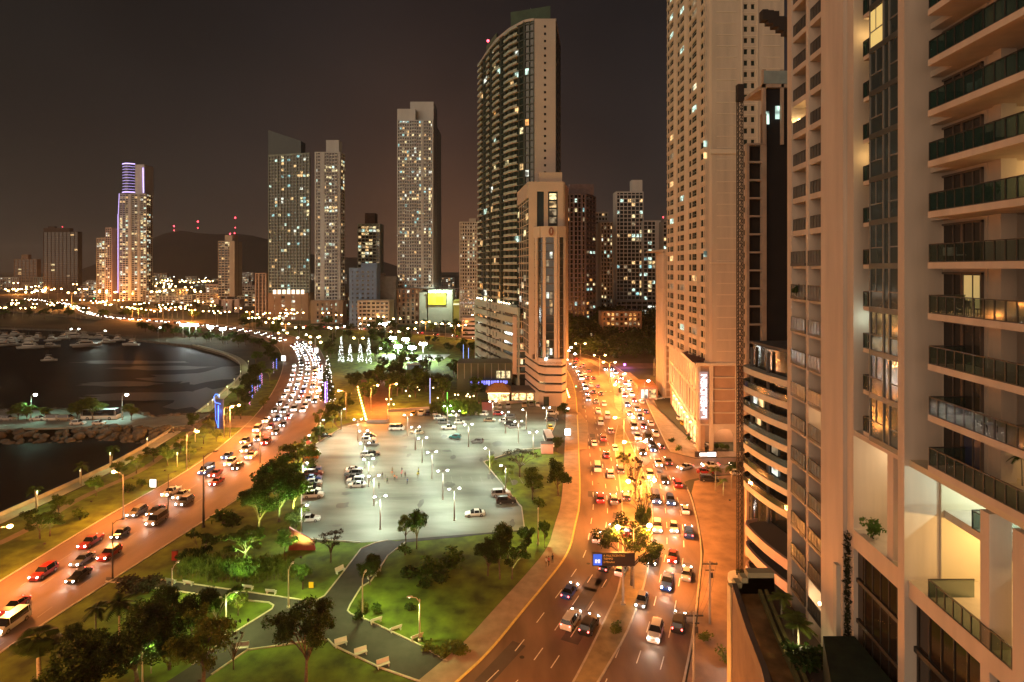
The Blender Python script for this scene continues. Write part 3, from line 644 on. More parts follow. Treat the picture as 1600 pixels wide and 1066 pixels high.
for i, spans in {0: ((0,.35),(.6,.78)), 1: ((.12,.3),(.8,1.0)), 2: ((0,.2),(.82,1.0)), 3: ((0,1),)}.items():
    fr, L = frame2(S(ff[i]), S(ff[i+1]))
    for a0, a1 in spans: b.fbox(fr, a0*L, a1*L, -.1, .6 if a1-a0 < .99 else .57, 18, 69)
    b.fbox(fr, 0, L, -.1, .63, 68.9, 73.4)
b.build('lower_frame', W_hot, t)
b = MB()
for i in range(3):
    fr, L = frame2(S(ff[i]), S(ff[i+1]))
    for k in range(15): b.fbox(fr, 0, L, -.02, .14, 20+k*3.3, 20.4+k*3.3)
b.build('spandrels', mat('spandrel_dark',(.05,.04,.035),.5), t)
rr = random.Random(5)
for q in range(34):
    if q < 16: fr, L = frame2(S(fb[0]), S(fb[1])); a = (rr.randrange(6)+.5)/6*L; z = 24+rr.randrange(19)*3.3; w = L/6-.5
    elif q < 22: fr, L = frame2(S(fb[1]), S(fb[2])); a = .7*L; z = 75+rr.randrange(4)*3.3; w = .2*L
    else: fr, L = frame2(S(ff[1]), S(ff[2])); a = rr.choice((.42,.62))*L; z = 20.5+rr.randrange(13)*3.3; w = .15*L
    link('window', pane_mesh(w, 2.6, rr.choice(('warm','yellow','dim','white'))), t, (fr[0][0]+fr[1][0]*a+fr[2][0]*.16, fr[0][1]+fr[1][1]*a+fr[2][1]*.16, z+1.5), math.atan2(fr[1][1], fr[1][0]))
fp = [XY(817,267),XY(842,237.5),XY(852,234.6),XY(878,234),XY(884,238),XY(885.5,247),XY(884,262),XY(830,280)]
vol('podium_core', [(p[0]*.995+.1, p[1]+1.2) for p in fp], 0, 19, M_glass)
b = MB(); pf = [S(p) for p in fp]
b.prism(pf, 0, 5.2)
for k in range(4): b.prism(pf, 6.1+k*3.5, 6.1+k*3.5+2.6)
b.build('podium_bands', W_hot, t)
b = MB(); p_ = S(XY(845,236)); b.box(p_[0]+1, p_[0]+3.2, p_[1]-2.4, p_[1]-1.0, .3, 4); b.build('door', M_glassg, t)
def ftext(name, s, size, loc, rot, m, parent=None, ext=.02, align='CENTER', space=1.):
    c = bpy.data.curves.new(name, 'FONT'); c.body = s; c.size = size; c.extrude = ext; c.align_x = align; c.align_y = 'CENTER'; c.space_character = space
    tmp = bpy.data.objects.new(name, c); c.materials.append(m); me = bpy.data.meshes.new_from_object(tmp); bpy.data.objects.remove(tmp)
    o = bpy.data.objects.new(name, me); COL.objects.link(o); o.location = loc; o.rotation_euler = rot
    if parent is not None: o.parent = parent
    return o
M_txt = mat('sign_brown', (.08,.045,.03), .6)
p_ = S(XY(862,234)); ftext('lettering', 'INTERCONTINENTAL', 1.0, (p_[0], p_[1]-.6, 17.7), (PI/2,0,0), M_txt, t)
ftext('lettering', 'MIRAMAR PANAMA', .7, (p_[0], p_[1]-.6, 16.7), (PI/2,0,0), M_txt, t)
b = MB(); p_ = S(XY(861,236)); pl_ = [(1.05*math.cos(2*PI*i/20), 1.75*math.sin(2*PI*i/20)) for i in range(20)]
b.add([(p_[0]+x, p_[1]-1.1, 71.2+z) for x, z in pl_]+[(p_[0]+x, p_[1]-.5, 71.2+z) for x, z in pl_], [tuple(range(20))]+[(i,(i+1)%20,20+(i+1)%20,20+i) for i in range(20)])
b.build('emblem', mat('emblem_brown',(.22,.08,.045),.6), t); ftext('emblem_letter', 'I', 2.6, (p_[0], p_[1]-1.15, 71.2), (PI/2,0,0), W_white, t)
b = MB(); p_ = S(XY(853,233.2)); b.ball((p_[0], p_[1]-.4, ZY(561,233)), .55); b.build('wall_lamp', mat('white_lamp_glow',(.5,.5,.5),.4, emit=(.95,1,.85), es=14), t)
for k in range(11):   # string of warm lamps down the side of the podium
    b = MB(); y = 237+k*3.4; x = 22.6+k*.05+.0; b.ball((x-lx.x+.9, y-lx.y, 3.2+.1*k), .36, 7, 5); b.build('side_lamp', mat('warm_lamp_glow',(.4,.3,.1),.4, emit=(1,.6,.18), es=10), t)
# white pier block left of the hotel
t2 = thing('annex_block', 'thin annex with one tall white pier left of the hotel', 'building', (*XY(808,262),0)); lx2 = t2.location
b = MB(); b.box(XY(801,262)[0]-lx2.x, XY(807.5,262)[0]-lx2.x, 0, 6, 8, ZY(495,262)); b.build('pier', W_hot, t2)
b = MB(); b.box(XY(808,262)[0]-lx2.x, XY(826,262)[0]-lx2.x, .5, 12, 0, ZY(492,262)); b.build('glazing', M_glass, t2)
b = MB()
for k in range(8): b.box(XY(807,262)[0]-lx2.x, XY(826,262)[0]-lx2.x, 0, .9, 8+k*3.4, 8.5+k*3.4)
b.build('floor_slabs', W_hot, t2)
for k in range(3): link('window', pane_mesh(2.2, 2.4, ('yellow','warm','dim')[k]), t2, (1.5+.6*k, .44, 10.3+(k*2+1)*3.4))
# restaurant with lit front and hipped roof
t2 = thing('restaurant', 'single-storey lit restaurant with hipped brown roof beside the hotel', 'restaurant', (*XY(778,243),0))
b = MB(); b.box(-4.2, 4.9, 0, 10, 0, 3.9); b.build('wall', W_cream, t2)
b = MB(); b.add([(-5.2,-1.5,4),(5.9,-1.5,4),(5.9,11,4),(-5.2,11,4),(-1.5,4,7.2),(2,4,7.2)], [(0,1,5,4),(1,2,5),(2,3,4,5),(3,0,4),(3,2,1,0)]); b.build('roof', mat('roof_tile',(.36,.2,.09),.8,var=.25,scale=2), t2)
for k in range(2): b = MB(); b.box(-4+k*4.6, .2+k*4.3, -.08, -.02, .5, 3.6); b.build('window', mat('dining_glow',(.3,.2,.1),.4, emit=(1,.72,.32), es=1.8, evar=1.2), t2)
b = MB(); b.box(-4.4, 5, -1.3, -1.1, 3.6, 3.85); b.build('eave_light', mat('eave_glow',(.5,.4,.2),.4, emit=(1,.8,.5), es=3), t2)
lamp_light('restaurant_light', 'POINT', 900, (1,.62,.28), (*XY(778,239), 3.), size=.4)
t2 = thing('dining_pavilion', 'flat dark-roofed pavilion with glowing windows at the hotel foot', 'building', (*XY(817,244),0))
b = MB(); b.box(-5, 5, 0, 9, 0, 3.6); b.build('wall', W_cream, t2); b = MB(); b.box(-6.2, 6, -.8, 11, 3.7, 4.4); b.build('roof', W_dark, t2)
for k in range(3): b = MB(); b.box(-4.6+k*3.2, -2+k*3.2, -.08, -.02, .4, 3.2); b.build('window', mat('dining_glow',(0,0,0)), t2)
t2 = thing('restaurant', 'dark glass-fronted block with blue light fringe behind the restaurant', 'building', (*XY(762,262),0))
b = MB(); b.box(-14, 11, 0, 14, 0, 13); b.build('wall', mat('dark_green_glass',(.03,.05,.03),.3), t2); b = MB()
for k in range(9): b.box(-13.8+k*3.1, -13.6+k*3.1, -.15, 0, 6, 13)
b.build('mullions', W_grey, t2)
b = MB(); rr = random.Random(2)
for k in range(60): x = -8+rr.random()*17; b.box(x, x+.12, -.9, -.75, 4.2-rr.random()*1.2, 5.2)
b.build('light_fringe', mat('fringe_blue',(.1,.1,.3),.4, emit=(.25,.25,1), es=3.5), t2)
for k in range(3): b = MB(); b.box(4+k*2.2, 5.8+k*2.2, -.1, -.04, 6.2, 9.5); b.build('window', EM['yellow'], t2)

# ---------------- right of the hotel
tower('dark purple-grey tower directly right of the hotel tower', [XY(884,430),XY(915,430),XY(930,450),XY(926,480),XY(888,480)], 0, ztop(303,430), 3.5, {0: dict(cols=5, pier=.9, slab=.8, pd=1.1, big=2), 1: dict(cols=3, pier=.8, slab=1.6)}, mat('wall_purple_grey',(.17,.14,.15),.8), lit=.1, roof=((.1,.8,.1,.9,8),), maxlit=40, litset=['cool','cyan','yellow','dim','orange'])
beacon(*XY(887,440), ztop(303,430)+1, 'red warning lamp on the dark purple-grey tower')
tower('grey slab tower behind the purple-grey one', rect(926,930,950,500), 0, ztop(332,500), 3.6, {0: dict(cols=4, pier=1, slab=1.6), 3: dict(blank=1)}, W_grey, lit=.1, maxlit=20)
tower('grey mid-rise with shadowed windows left of the white stepped tower', rect(930,938,958,480), 0, ztop(347,480), 3.4, {0: dict(cols=4, pier=1.1, slab=1.2), 3: dict(blank=1)}, W_grey, lit=.16, maxlit=30)
t = tower('white stepped tower with blue windows and tall lift shaft', rect(960,962,1005,520), 0, ztop(300,520), 3.5, {0: dict(cols=7, pier=.6, slab=.8, solid=((0,.35,.3),)), 3: dict(blank=1)}, W_white, M_glassb, lit=.2, litset=['yellow','cool','cyan','dim','warm'], roof=((.6,.98,.1,.9,11),), maxlit=60)
tower('lower white wing with a blank lit end wall', rect(1004,1005,1032,514), 0, ztop(345,514), 3.5, {0: dict(cols=4, pier=.6, slab=.8, solid=((2.7,4,.3),)), 3: dict(blank=1)}, W_white, M_glassb, lit=.2, litset=['yellow','cool','cyan','dim','warm'], maxlit=40)
tower('dim tower half hidden behind the cream hotel block', rect(1033,1036,1062,470), 0, ztop(346,470), 3.4, {0: dict(cols=5, pier=.5, slab=1.2), 3: dict(blank=1)}, W_grey, lit=.14, roof=((.1,.3,.1,.9,5),(.5,.7,.1,.9,7)), maxlit=20)
beacon(*XY(1037,474), ztop(346,470)+1, 'red warning lamp on the dim tower behind the cream block')
tower('long low white-lit podium under the white stepped tower', rect(960,962,1036,505), 0, ztop(470,505), 4, {0: dict(cols=9, pier=.8, slab=1.2)}, W_pink, name='podium_block', cat='building', lit=.4, litset=['white','warm','dim'], maxlit=20)
tower('brown terrace villa block above the wooded slope', rect(938,940,1002,400), 0, ztop(487,400), 3.2, {0: dict(cols=9, pier=1.2, slab=1.3)}, W_brown, name='villa_block', cat='building', lit=.3, litset=['orange','warm','dim'], maxlit=14)

# ---------------- low city: separate small blocks
rr = random.Random(21)
TONES = [(W_cream,'cream'),(W_grey,'grey'),(W_brown,'brown'),(W_pink,'pinkish'),(W_white,'white'),(W_green,'grey-green')]
def near_of(px):
    for a, b_, s in ((0,68,'near the far left edge of the skyline'),(68,150,'below the dark slab tower'),(150,245,'at the foot of the purple-lit tower'),(245,335,'below the dark hill'),(335,385,'beside the cream mid-rise'),(385,425,'left of the grid-fronted tower'),(425,545,'at the foot of the twin tall towers'),(545,620,'near the blue office block'),(620,760,'behind the yellow billboard'),(760,1100,'beyond the wooded slope')):
        if a <= px < b_: return s
    return 'in the far city'
cnt = {}
for i in range(92):
    band = rr.random(); px = rr.uniform(-10, 620) if i < 84 else rr.uniform(640, 745)
    Y = rr.choice((520,620,740,900,1150,1500,2000,2600))*rr.uniform(.9,1.12)
    if px < 300: Y = max(Y, 900+ (300-px)*1.5)
    if px < 130: Y = max(Y, 1500)
    if px < 530: Y = max(Y, 830*rr.uniform(1,1.2))
    if 520 < px < 620: Y = max(Y, 620)
    w = rr.uniform(14, 46)*(1+Y/3000); h = rr.choice((7,9,12,15,20,26))*(1+Y/5000)
    x = XY(px, Y)[0]; m, tn = TONES[rr.randrange(6)]; k = (near_of(px)); key = (tn, k); cnt[key] = cnt.get(key, 0)+1
    lab = f'{"low" if h < 16 else "mid-rise"} {tn} block {k}'
    tower(lab, [(x-w/2,Y),(x+w/2,Y),(x+w/2,Y+16),(x-w/2,Y+16)], 0, h, 3.6, {0: dict(cols=max(2,int(w/5)), pier=1.2, slab=1.5)}, m, name='city_block', cat='building', group='low blocks of the far city', lit=.22, maxlit=9 if Y < 1200 else 5, litset=['warm','yellow','cool','white','orange','dim'], rnd=random.Random(i))

NAMED = True
# repeated names get their place in the row, counted from the left
dupes = {}
for o in COL.objects:
    if o.parent is None and o.get('group') == 'low blocks of the far city': dupes.setdefault(o['label'], []).append(o)
for l, os_ in dupes.items():
    if len(os_) > 1:
        for k, o in enumerate(sorted(os_, key=lambda q: q.location.x/q.location.y)): o['label'] = f'{l}, {ORD[k]} from the left'
# ================================================================ CREAM HOTEL (podium, tower, sign)
t = thing('hotel_building', 'cream high-rise hotel with vertical illuminated sign on its podium', 'hotel', (60.6,176,0)); lx = t.location; S = lambda p: (p[0]-lx.x, p[1]-lx.y)
Wt = mat('hotel_cream', (.60,.49,.38), .85, var=.11, scale=.5, bump=.05, streak=(1,1,.12), detail=6); Wl = mat('hotel_trim', (.72,.6,.46), .8, var=.04)
hf = [(60.8,176),(83,176),(83,206),(60.8,224)]
ZT = 168
core = MB(); core.prism([S((60.9+.3,176.3)),S((82.5,176.3)),S((82.5,205)),S((61.2,223))], 27, ZT); core.build('glazing', M_glassg, t)
fr, L = frame2(S(hf[0]), S(hf[1])); b = MB(); fh = 3.45
b.fbox(fr, 0, 9.2, -.4, .3, 27, ZT); b.fbox(fr, 14.1, L, -.4, .3, 27, ZT)         # blank walls either side of the stair windows
for k in range(42):
    z = 27+k*fh
    if z > ZT-2: break
    b.fbox(fr, 9.2, 14.1, -.4, .1, z, z+1.3); b.fbox(fr, 9.2, 14.1, -.4, .1, z+2.9, z+fh)
    b.fbox(fr, 9.2, 10, -.4, .09, z+1.3, z+2.9); b.fbox(fr, 11.1, 12.2, -.4, .09, z+1.3, z+2.9); b.fbox(fr, 13.3, 14.1, -.4, .09, z+1.3, z+2.9)
b.build('wall', Wt, t)
b = MB()
for k in range(42):
    z = 27+k*fh
    if z > ZT-2: break
    b.fbox(fr, 1.6, 7.6, .3, .42, z+.2, z+.5); b.fbox(fr, 15.6, 21, .3, .42, z+.2, z+.5); b.fbox(fr, 9.1, 14.2, .1, .24, z, z+.22)
b.fbox(fr, -.4, 9.4, .3, .8, 91, 92.4); b.fbox(fr, -.4, 9.4, .3, .7, 57.5, 58.0); b.fbox(fr, 9.1, 9.5, .3, .5, 27, ZT); b.fbox(fr, 13.8, 14.2, .3, .5, 27, ZT)
b.build('string_courses', Wl, t)
link('window', pane_mesh(1.05, 1.5, 'yellow'), t, (12.75, -.2+.0, 27+32*fh+2.1)); link('window', pane_mesh(1.05, 1.5, 'warm'), t, (12.75,-.2,27+12*fh+2.1))
# bays along the street flank: stacked bay windows with rails
fr, L = frame2(S(hf[3]), S(hf[0]))
wb = MB(); gb = MB(); rl = MB(); bays = ((4,13),(17,26),(30.5,39.5),(42.5,47.6))
for a0, a1 in ((0,4),(13,17),(26,30.5),(39.5,42.5),(47.6,L)): wb.fbox(fr, a0, a1, -.4, .25, 27, ZT)
for k in range(42):
    z = 27+k*fh
    if z > ZT-2: break
    for q, (a0, a1) in enumerate(bays):
        dd = 1.7
        wb.fbox(fr, a0, a1, -.3, dd, z-.35, z+.75)                           # slab and upstand
        wb.fbox(fr, a0, a1, -.3, dd-.15, z+2.75, z+fh-.37)
        gb.fbox(fr, a0+.2, a1-.2, -.3, dd-.35, z+.75, z+2.75)
        wb.fbox(fr, a0+3.2, a0+3.7, -.3, dd-.1, z+.75, z+2.75); wb.fbox(fr, a1-.35, a1, -.3, dd-.1, z+.75, z+2.75); wb.fbox(fr, a0, a0+.35, -.3, dd-.1, z+.75, z+2.75)
        rl.fbox(fr, a0+3.9, a1-.3, dd-.05, dd+.05, z+1.55, z+1.65); rl.fbox(fr, a0+5.5, a0+5.6, dd-.34, dd-.3, z+.75, z+2.75)
wb.build('bay_walls', Wt, t); gb.build('bay_glazing', M_glassg, t); rl.build('bay_railings', W_grey, t)
rr = random.Random(8)
for q in range(26):
    k = rr.randrange(1, 40); a0, a1 = bays[rr.randrange(3)]; a = (a0+3.8+a1-.4)/2; z = 27+k*fh+1.75
    u = fr[1]; n_ = fr[2]; x = fr[0][0]+u[0]*a+n_[0]*1.37; y = fr[0][1]+u[1]*a+n_[1]*1.37
    link('window', pane_mesh(4.6, 1.9, rr.choice(('warm','dim','dim','cool'))), t, (x, y, z), math.atan2(u[1], u[0]))
for q in range(7):   # bright near end windows facing the camera in the first bay's flank
    k = rr.randrange(1, 40); z = 27+k*fh+1.75
for q, (zz, key) in enumerate(((94.2,'cool'),(90.6,'warm'),(60.5,'cool'))): link('window', pane_mesh(1.1, 1.8, key), t, (-1.55, .02, zz))
# podium
pd = [(56.8,176),(69,175.6),(69,200),(66,240)]
M_pod = mat('podium_salmon', (.46,.3,.2), .85, var=.1, scale=.3)
b = MB(); pfoot = [S((57.2,176.4)),S((82,176.4)),S((82,190)),S((66.4,240))]; b.prism(pfoot, 8.2, 26.3); b.build('podium', M_pod, t)
fr, L = frame2(S((56.8,176)), S((82.4,176))); b = MB()
for a0, a1 in ((0,.7),(3.4,4.6),(11.4,12.4),(18,19),(24.6,25.6)): b.fbox(fr, a0, a1, -.1, .3, 0 if a0 in (3.4,18,24.6) or a0 == 0 else 8.2, 26.5)
for z in (8.2,11.8,15.4,19,22.6): b.fbox(fr, 0, 25.6, -.1, .22, z, z+.35)
b.fbox(fr, -.5, 26, -.3, .9, 26.4, 27.3)
for k in range(6): b.fbox(fr, 4.8+k*2.4, 5.05+k*2.4, -.2, .2, 27.3, 31)
b.fbox(fr, 4.6, 18, -.2, .25, 31, 31.6)
b.build('podium_trim', Wl, t)
b = MB(); b.fbox(fr, 4.7, 17.9, -3, -.5, 27.35, 31); b.build('terrace_glazing', M_glass, t)
# arch over the porte-cochere
ar = MB()
for k in range(8):
    a = PI*k/8; a2 = PI*(k+1)/8
    x0, x1 = 8-3.2*math.cos(a), 8-3.2*math.cos(a2); z0 = 4.6+2.6*math.sin(a); z1 = 4.6+2.6*math.sin(a2)
    P_ = lambda x, d, z: (fr[0][0]+fr[1][0]*x+fr[2][0]*d, fr[0][1]+fr[1][1]*x+fr[2][1]*d, z)
    ar.add([P_(x0,.1,z0),P_(x1,.1,z1),P_(x1,.1,8.2),P_(x0,.1,8.2),P_(x0,-1,z0),P_(x1,-1,z1),P_(x1,-1,8.2),P_(x0,-1,8.2)], [(0,1,2,3),(0,4,5,1),(5,4,7,6)])
ar.fbox(fr, 12, 24.6, -1, .08, 6.6, 8.2); ar.fbox(fr, 4.6, 4.8, -1,.08,0,8.2); ar.fbox(fr, 11.2,12,-1,.08,0,8.2); ar.build('arch', Wl, t)
b = MB(); b.box(*(lambda a, c: (a[0], c[0], a[1], c[1]))(S((58.5,186)), S((82,188))), 0, 8.1); b.build('lobby_wall', M_pod, t)
# podium street flank
fr, L = frame2(S((66,240)), S((56.8,176))); b = MB()
for k in range(13): b.fbox(fr, k*L/12-.5, k*L/12+.5, -.1, .5, 8.2, 26.4)
for z in (8.2, 17.4): b.fbox(fr, 0, L, -.1, .42, z, z+.9)
b.fbox(fr, 0, L, -.2, .8, 25.6, 26.9); b.build('flank_trim', Wl, t)
b = MB()
for k in range(6): b.fbox(fr, L*.62+k*3.9+.7, L*.62+k*3.9+3.4, 0, .08, 18.6, 25)
b.build('ballroom_window', mat('ballroom_glow', (.3,.2,.1), .4, emit=(1,.5,.18), es=.95, evar=.5), t)
b = MB()
for k in range(20):
    b.fbox(fr, 2+k*L/20*.97, 3.2+k*L/20*.97, 0, .1, 9.8, 16.6, 0)
b.build('flank_window', M_glass, t)
rf = MB()
for a0, a1 in ((1,26),(34,63)):
    for (d0, d1, z0, z1) in ((-7,1.2,27.0,27.25),):
        P_ = lambda a, d, z: (fr[0][0]+fr[1][0]*a+fr[2][0]*d, fr[0][1]+fr[1][1]*a+fr[2][1]*d, z)
        rf.add([P_(a0,1.3,27.1),P_(a1,1.3,27.1),P_(a1,-6.5,29.9),P_(a0,-6.5,29.9),P_(a0,-6.5,27.1),P_(a1,-6.5,27.1)], [(0,1,2,3),(1,5,2),(0,3,4),(0,4,5,1)])
rf.build('tiled_roof', mat('dark_red_tiles', (.07,.025,.018), .8, var=.3, scale=1.5), t)
lob = MB()
for k in range(9): lob.fbox(fr, 6+k*6.4, 9.8+k*6.4, -.05, .05, .6, 6.2)
lob.build('lobby_window', mat('lobby_glow', (.3,.2,.1), .4, emit=(1,.6,.25), es=1.5, evar=.7), t)
b = MB(); b.fbox(fr, 0, L, -2, -.06, 0, 8.2); b.build('ground_floor_wall', M_pod, t)
for k in range(7):
    lm = MB(); a = 18+k*6.4; P_ = (fr[0][0]+fr[1][0]*a+fr[2][0]*.9, fr[0][1]+fr[1][1]*a+fr[2][1]*.9, 7); lm.ball(P_, .33); lm.build('wall_lamp', mat('warm_lamp_glow', (0,0,0)), t)
for k in range(4): lamp_light('wall_light', 'POINT', 1500, (1,.6,.3), (fr[0][0]+fr[1][0]*(16+k*14)+fr[2][0]*2.2, fr[0][1]+fr[1][1]*(16+k*14)+fr[2][1]*2.2, 6.5), t, .4)
lamp_light('porch_light', 'POINT', 2500, (1,.55,.28), (8, 5, 6.5), t, .5)
# sign
sg = thing('illuminated_sign', 'tall vertical hotel sign with glowing white letters on the podium corner', 'sign', (57.9,175.2,0))
b = MB(); b.box(-.75, 1.75, 0, .3, 10.1, 24.6); b.build('panel', mat('sign_panel', (.3,.22,.18), .6, emit=(.5,.45,.5), es=.42), sg)
M_letter = mat('letter_glow', (.8,.8,.85), .4, emit=(.9,.93,1), es=3.2)
ftext('lettering', 'MERIDIEN', 2.55, (.52, -.1, 18.3), (PI/2, -PI/2, 0), M_letter, sg, .05)
ftext('lettering', 'Le', 2.2, (.52, -.1, 11.6), (PI/2, -PI/2, 0), M_letter, sg, .05)
# entrance sign and forecourt wall
es_ = thing('entrance_sign', 'low white lit entrance sign at the hotel driveway corner', 'sign', (57.5,170.6,.14))
b = MB(); b.box(-3.2, 3.2, 0, .6, 0, 1.6); b.build('plinth', mat('plinth_dark', (.05,.04,.04), .7), es_)
b = MB(); b.box(-1.9, .3, -.06, 0, .35, 1.3); b.box(.45, 2.9, -.06, 0, .25, 1.5); b.build('lit_face', mat('face_glow', (.8,.8,.8), .4, emit=(1,.93,.85), es=3), es_)
# narrow neighbour with grid front behind the hotel flank
tower('narrow beige block with boxed window grid beyond the cream hotel', [(66.2,250),(80,250),(80,285),(69.5,275)], 0, ztop(392,245), 3.4, {0: dict(cols=4, pier=.7, slab=.9), 3: dict(cols=7, pier=.9, slab=1.1, pd=.8)}, Wt, mat('warm_panel',(.4,.27,.18),.7), lit=.02, roof=((0,1,.0,1,1),))
tower('small white lit kiosk block on the hotel forecourt edge', [(54.5,246),(62,246),(63,262),(55.5,262)], 0, 5.5, 5, {0: dict(cols=2, pier=.5, slab=1), 3: dict(cols=3, pier=.6, slab=1)}, mat('kiosk_wall',(.4,.2,.12),.8), name='kiosk', cat='kiosk', lit=.9, litset=['white','warm'])

# ================================================================ DARK CURVED-BALCONY BUILDING
t = thing('curved_balcony_building', 'dark glass building with white curved balcony edges beyond the near tower', 'building', (41.4,103,0)); ox, oy = 41.4, 103
def curve(pts, n=3): return smooth_line(pts, n)
edge = curve([(45,106),(41.5,104.3),(41.2,101.5),(41.35,97),(42.0,92),(43.4,87),(46,82)], 2)
inner = [(x+1.7, y) for x, y in edge]
Wc = mat('curved_slab', (.5,.47,.4), .8, var=.08, scale=.5)
core = MB(); cp_ = [(x-ox+1.9, y-oy) for x, y in edge]+[(60-ox,82-oy),(60-ox,106-oy)]; core.prism(cp_, 0, 42.5); core.build('glazing', glassm('glazing_smoked',(.016,.02,.018),.15), t)
for k in range(7):
    z = 38.6-k*3.4
    b = MB(); poly = [(x-ox, y-oy) for x, y in edge]+[(x-ox+3, y-oy) for x, y in edge[::-1]]
    b.prism(poly, z-1.0, z, 0); b.build('balcony', Wc, t)
    if k not in (0,):
        g_ = MB(); n = len(edge)
        for a, c in zip(edge[:-1], edge[1:]): g_.add([(a[0]-ox+.1,a[1]-oy,z),(c[0]-ox+.1,c[1]-oy,z),(c[0]-ox+.1,c[1]-oy,z+1.0),(a[0]-ox+.1,a[1]-oy,z+1.0)], [(0,1,2,3)])
        g_.build('balcony_glass', glassm('rail_glass',(.02,.028,.024),.12), t)
for k, (y0, x0) in enumerate(((95.5,38.3),(95.2,38.2),(95,38.1),(94.7,38.0))):
    z = 14.1-k*3.2; e2 = curve([(x0+2.4,y0+1.2),(x0,y0),(x0-.1,y0-4),(x0+.4,y0-9),(x0+1.6,y0-14),(x0+4,y0-19)], 2)
    b = MB(); b.prism([(x-ox, y-oy) for x, y in e2]+[(x-ox+.5, y-oy) for x, y in e2[::-1]], z-1.5, z, 0); b.build('canopy', mat('canopy_pink',(.55,.38,.3),.8), t)
    b = MB(); b.prism([(x-ox+.5, y-oy) for x, y in e2]+[(x-ox+6, y-oy) for x, y in e2[::-1]], z-1.2, z-.5, 0); b.build('terrace_deck', W_dark, t)
b = MB()
for a in edge[2::6]: b.tube([(a[0]-ox+1.4, a[1]-oy, 0),(a[0]-ox+1.4, a[1]-oy, 42)], .3, 8)
b.build('column', W_dark, t)
rr = random.Random(4)
for q in range(9):
    a = edge[rr.randrange(3, len(edge)-4)]; z = 38.6-rr.randrange(1,7)*3.4; b = MB(); b.box(a[0]-ox+1.75, a[0]-ox+1.85, a[1]-oy-1, a[1]-oy+1, z+.4, z+2.3); b.build('window', EM[rr.choice(('warm','dim','white','orange'))], t)
b = MB(); b.prism([(43-ox,104-oy),(60-ox,104-oy),(60-ox,84-oy),(47-ox,84-oy),(44-ox,92-oy)], 42.5, 43); b.build('roof', W_dark, t)
b = MB(); b.box(43.2-ox,46-ox,100.2-oy,100.3-oy,39,42.4); b.build('roof_rail', W_grey, t)
lp = MB(); lp.ball((0,0,0), .28); o = lp.build('wall_lamp', mat('cold_lamp_glow',(.4,.5,.6),.4, emit=(.6,.85,1), es=14)); o.location = (32.0,79.5,3.8+0); tag(o, 'small cold white lamp below the curved terraces', 'lamp')
lamp_light('cold_light', 'POINT', 500, (.6,.85,1), (31.6,79,4), size=.3)

# unfinished black tower, pale frame, hoist mast
t = thing('unfinished_tower', 'black unlit tower under construction with pale concrete frame edge', 'tower', (52,112,0))
b = MB(); b.prism([(-2.6,0),(20,-2),(30,22),(7.5,22)], 0, 94); b.build('dark_core', mat('core_black', (.008,.009,.011), .9), t)  # core in one even near-black
b = MB(); Wf = mat('raw_concrete', (.42,.32,.24), .9, var=.15, scale=.5, bump=.2)
for x, w_, zt_ in ((-6.6,.5,80),(-3.6,.85,86)): b.box(x, x+w_, -.6, .4, 0, zt_)
for k in range(23): b.box(-6.5, -3.2, -.45, .6, 3.5*k+3, 3.5*k+3.35)
b.box(-3.6, 14, -.8, 8, 91, 91.7); b.box(-3.6, -3.0, -.8, -.2, 80, 94.5); b.box(0, .5, -.8, -.2, 80, 94.5)
b.build('concrete_frame', Wf, t)
b = MB(); b.prism([(-6.1,.7),(-2.9,.7),(-.5,4),(-4.2,4)], 0, 80); b.build('void_shade', mat('void_shade_dark',(.02,.017,.015),.9), t)  # dark prism stands for the shade inside the open floors
b = MB(); b.box(-3.4, 1.5, -.9, -.85, 91.7, 94.2); b.build('roof_glass', mat('pale_glass',(.3,.36,.34),.2), t)
for k in range(2): b = MB(); b.box(-3.0+k*2, -2.2+k*2, -.5, -.4, 84+k, 86.5+k); b.build('window', EM['cool'], t)
t = thing('hoist_mast', 'thin dark lattice hoist mast in front of the cream hotel wall', 'hoist', (40.9,103.4,0)); b = MB(); zt = 89
for sx, sy in ((-.4,-.4),(.4,-.4),(.4,.4),(-.4,.4)): b.box(sx-.06, sx+.06, sy-.06, sy+.06, 0, zt)
for k in range(int(zt/1.1)):
    z = k*1.1
    for (a, c) in (((-.4,-.4),(.4,-.4)),((.4,-.4),(.4,.4)),((.4,.4),(-.4,.4)),((-.4,.4),(-.4,-.4))):
        b.tube([(a[0],a[1],z),(c[0],c[1],z+1.1)], .045, 4, cap=False); b.tube([(a[0],a[1],z),(c[0],c[1],z)], .045, 4, cap=False)
b.build('lattice', mat('mast_dark',(.03,.022,.018),.8), t)
b = MB(); b.box(-.55,.55,-.55,.55,zt-3,zt); b.build('mast_head', mat('mast_dark',(0,0,0)), t)
t = thing('crane_jib', 'dark stepped crane jib end poking out beside the near tower', 'crane', (50,110,0)); b = MB()
q = [XY(1189,110)[0]-50, XY(1240,110)[0]-50]
for k in range(6):
    x0 = q[0]+(q[1]-q[0])*k/6; x1 = q[0]+(q[1]-q[0])*(k+1)/6; zc = ZY(24+k*3.5, 110); b.box(x0, x1+.05, -.8+.01*k, .8+.01*k, zc-(1.2+.22*k), zc+(.8+.28*(k % 3)))
b.tube([(q[1],0,100),(q[1]+14,0,96)], .8, 6); b.tube([(q[1]+12,0,90),(q[1]+12,0,99)], .8, 6); b.build('jib', mat('mast_dark',(0,0,0)), t)

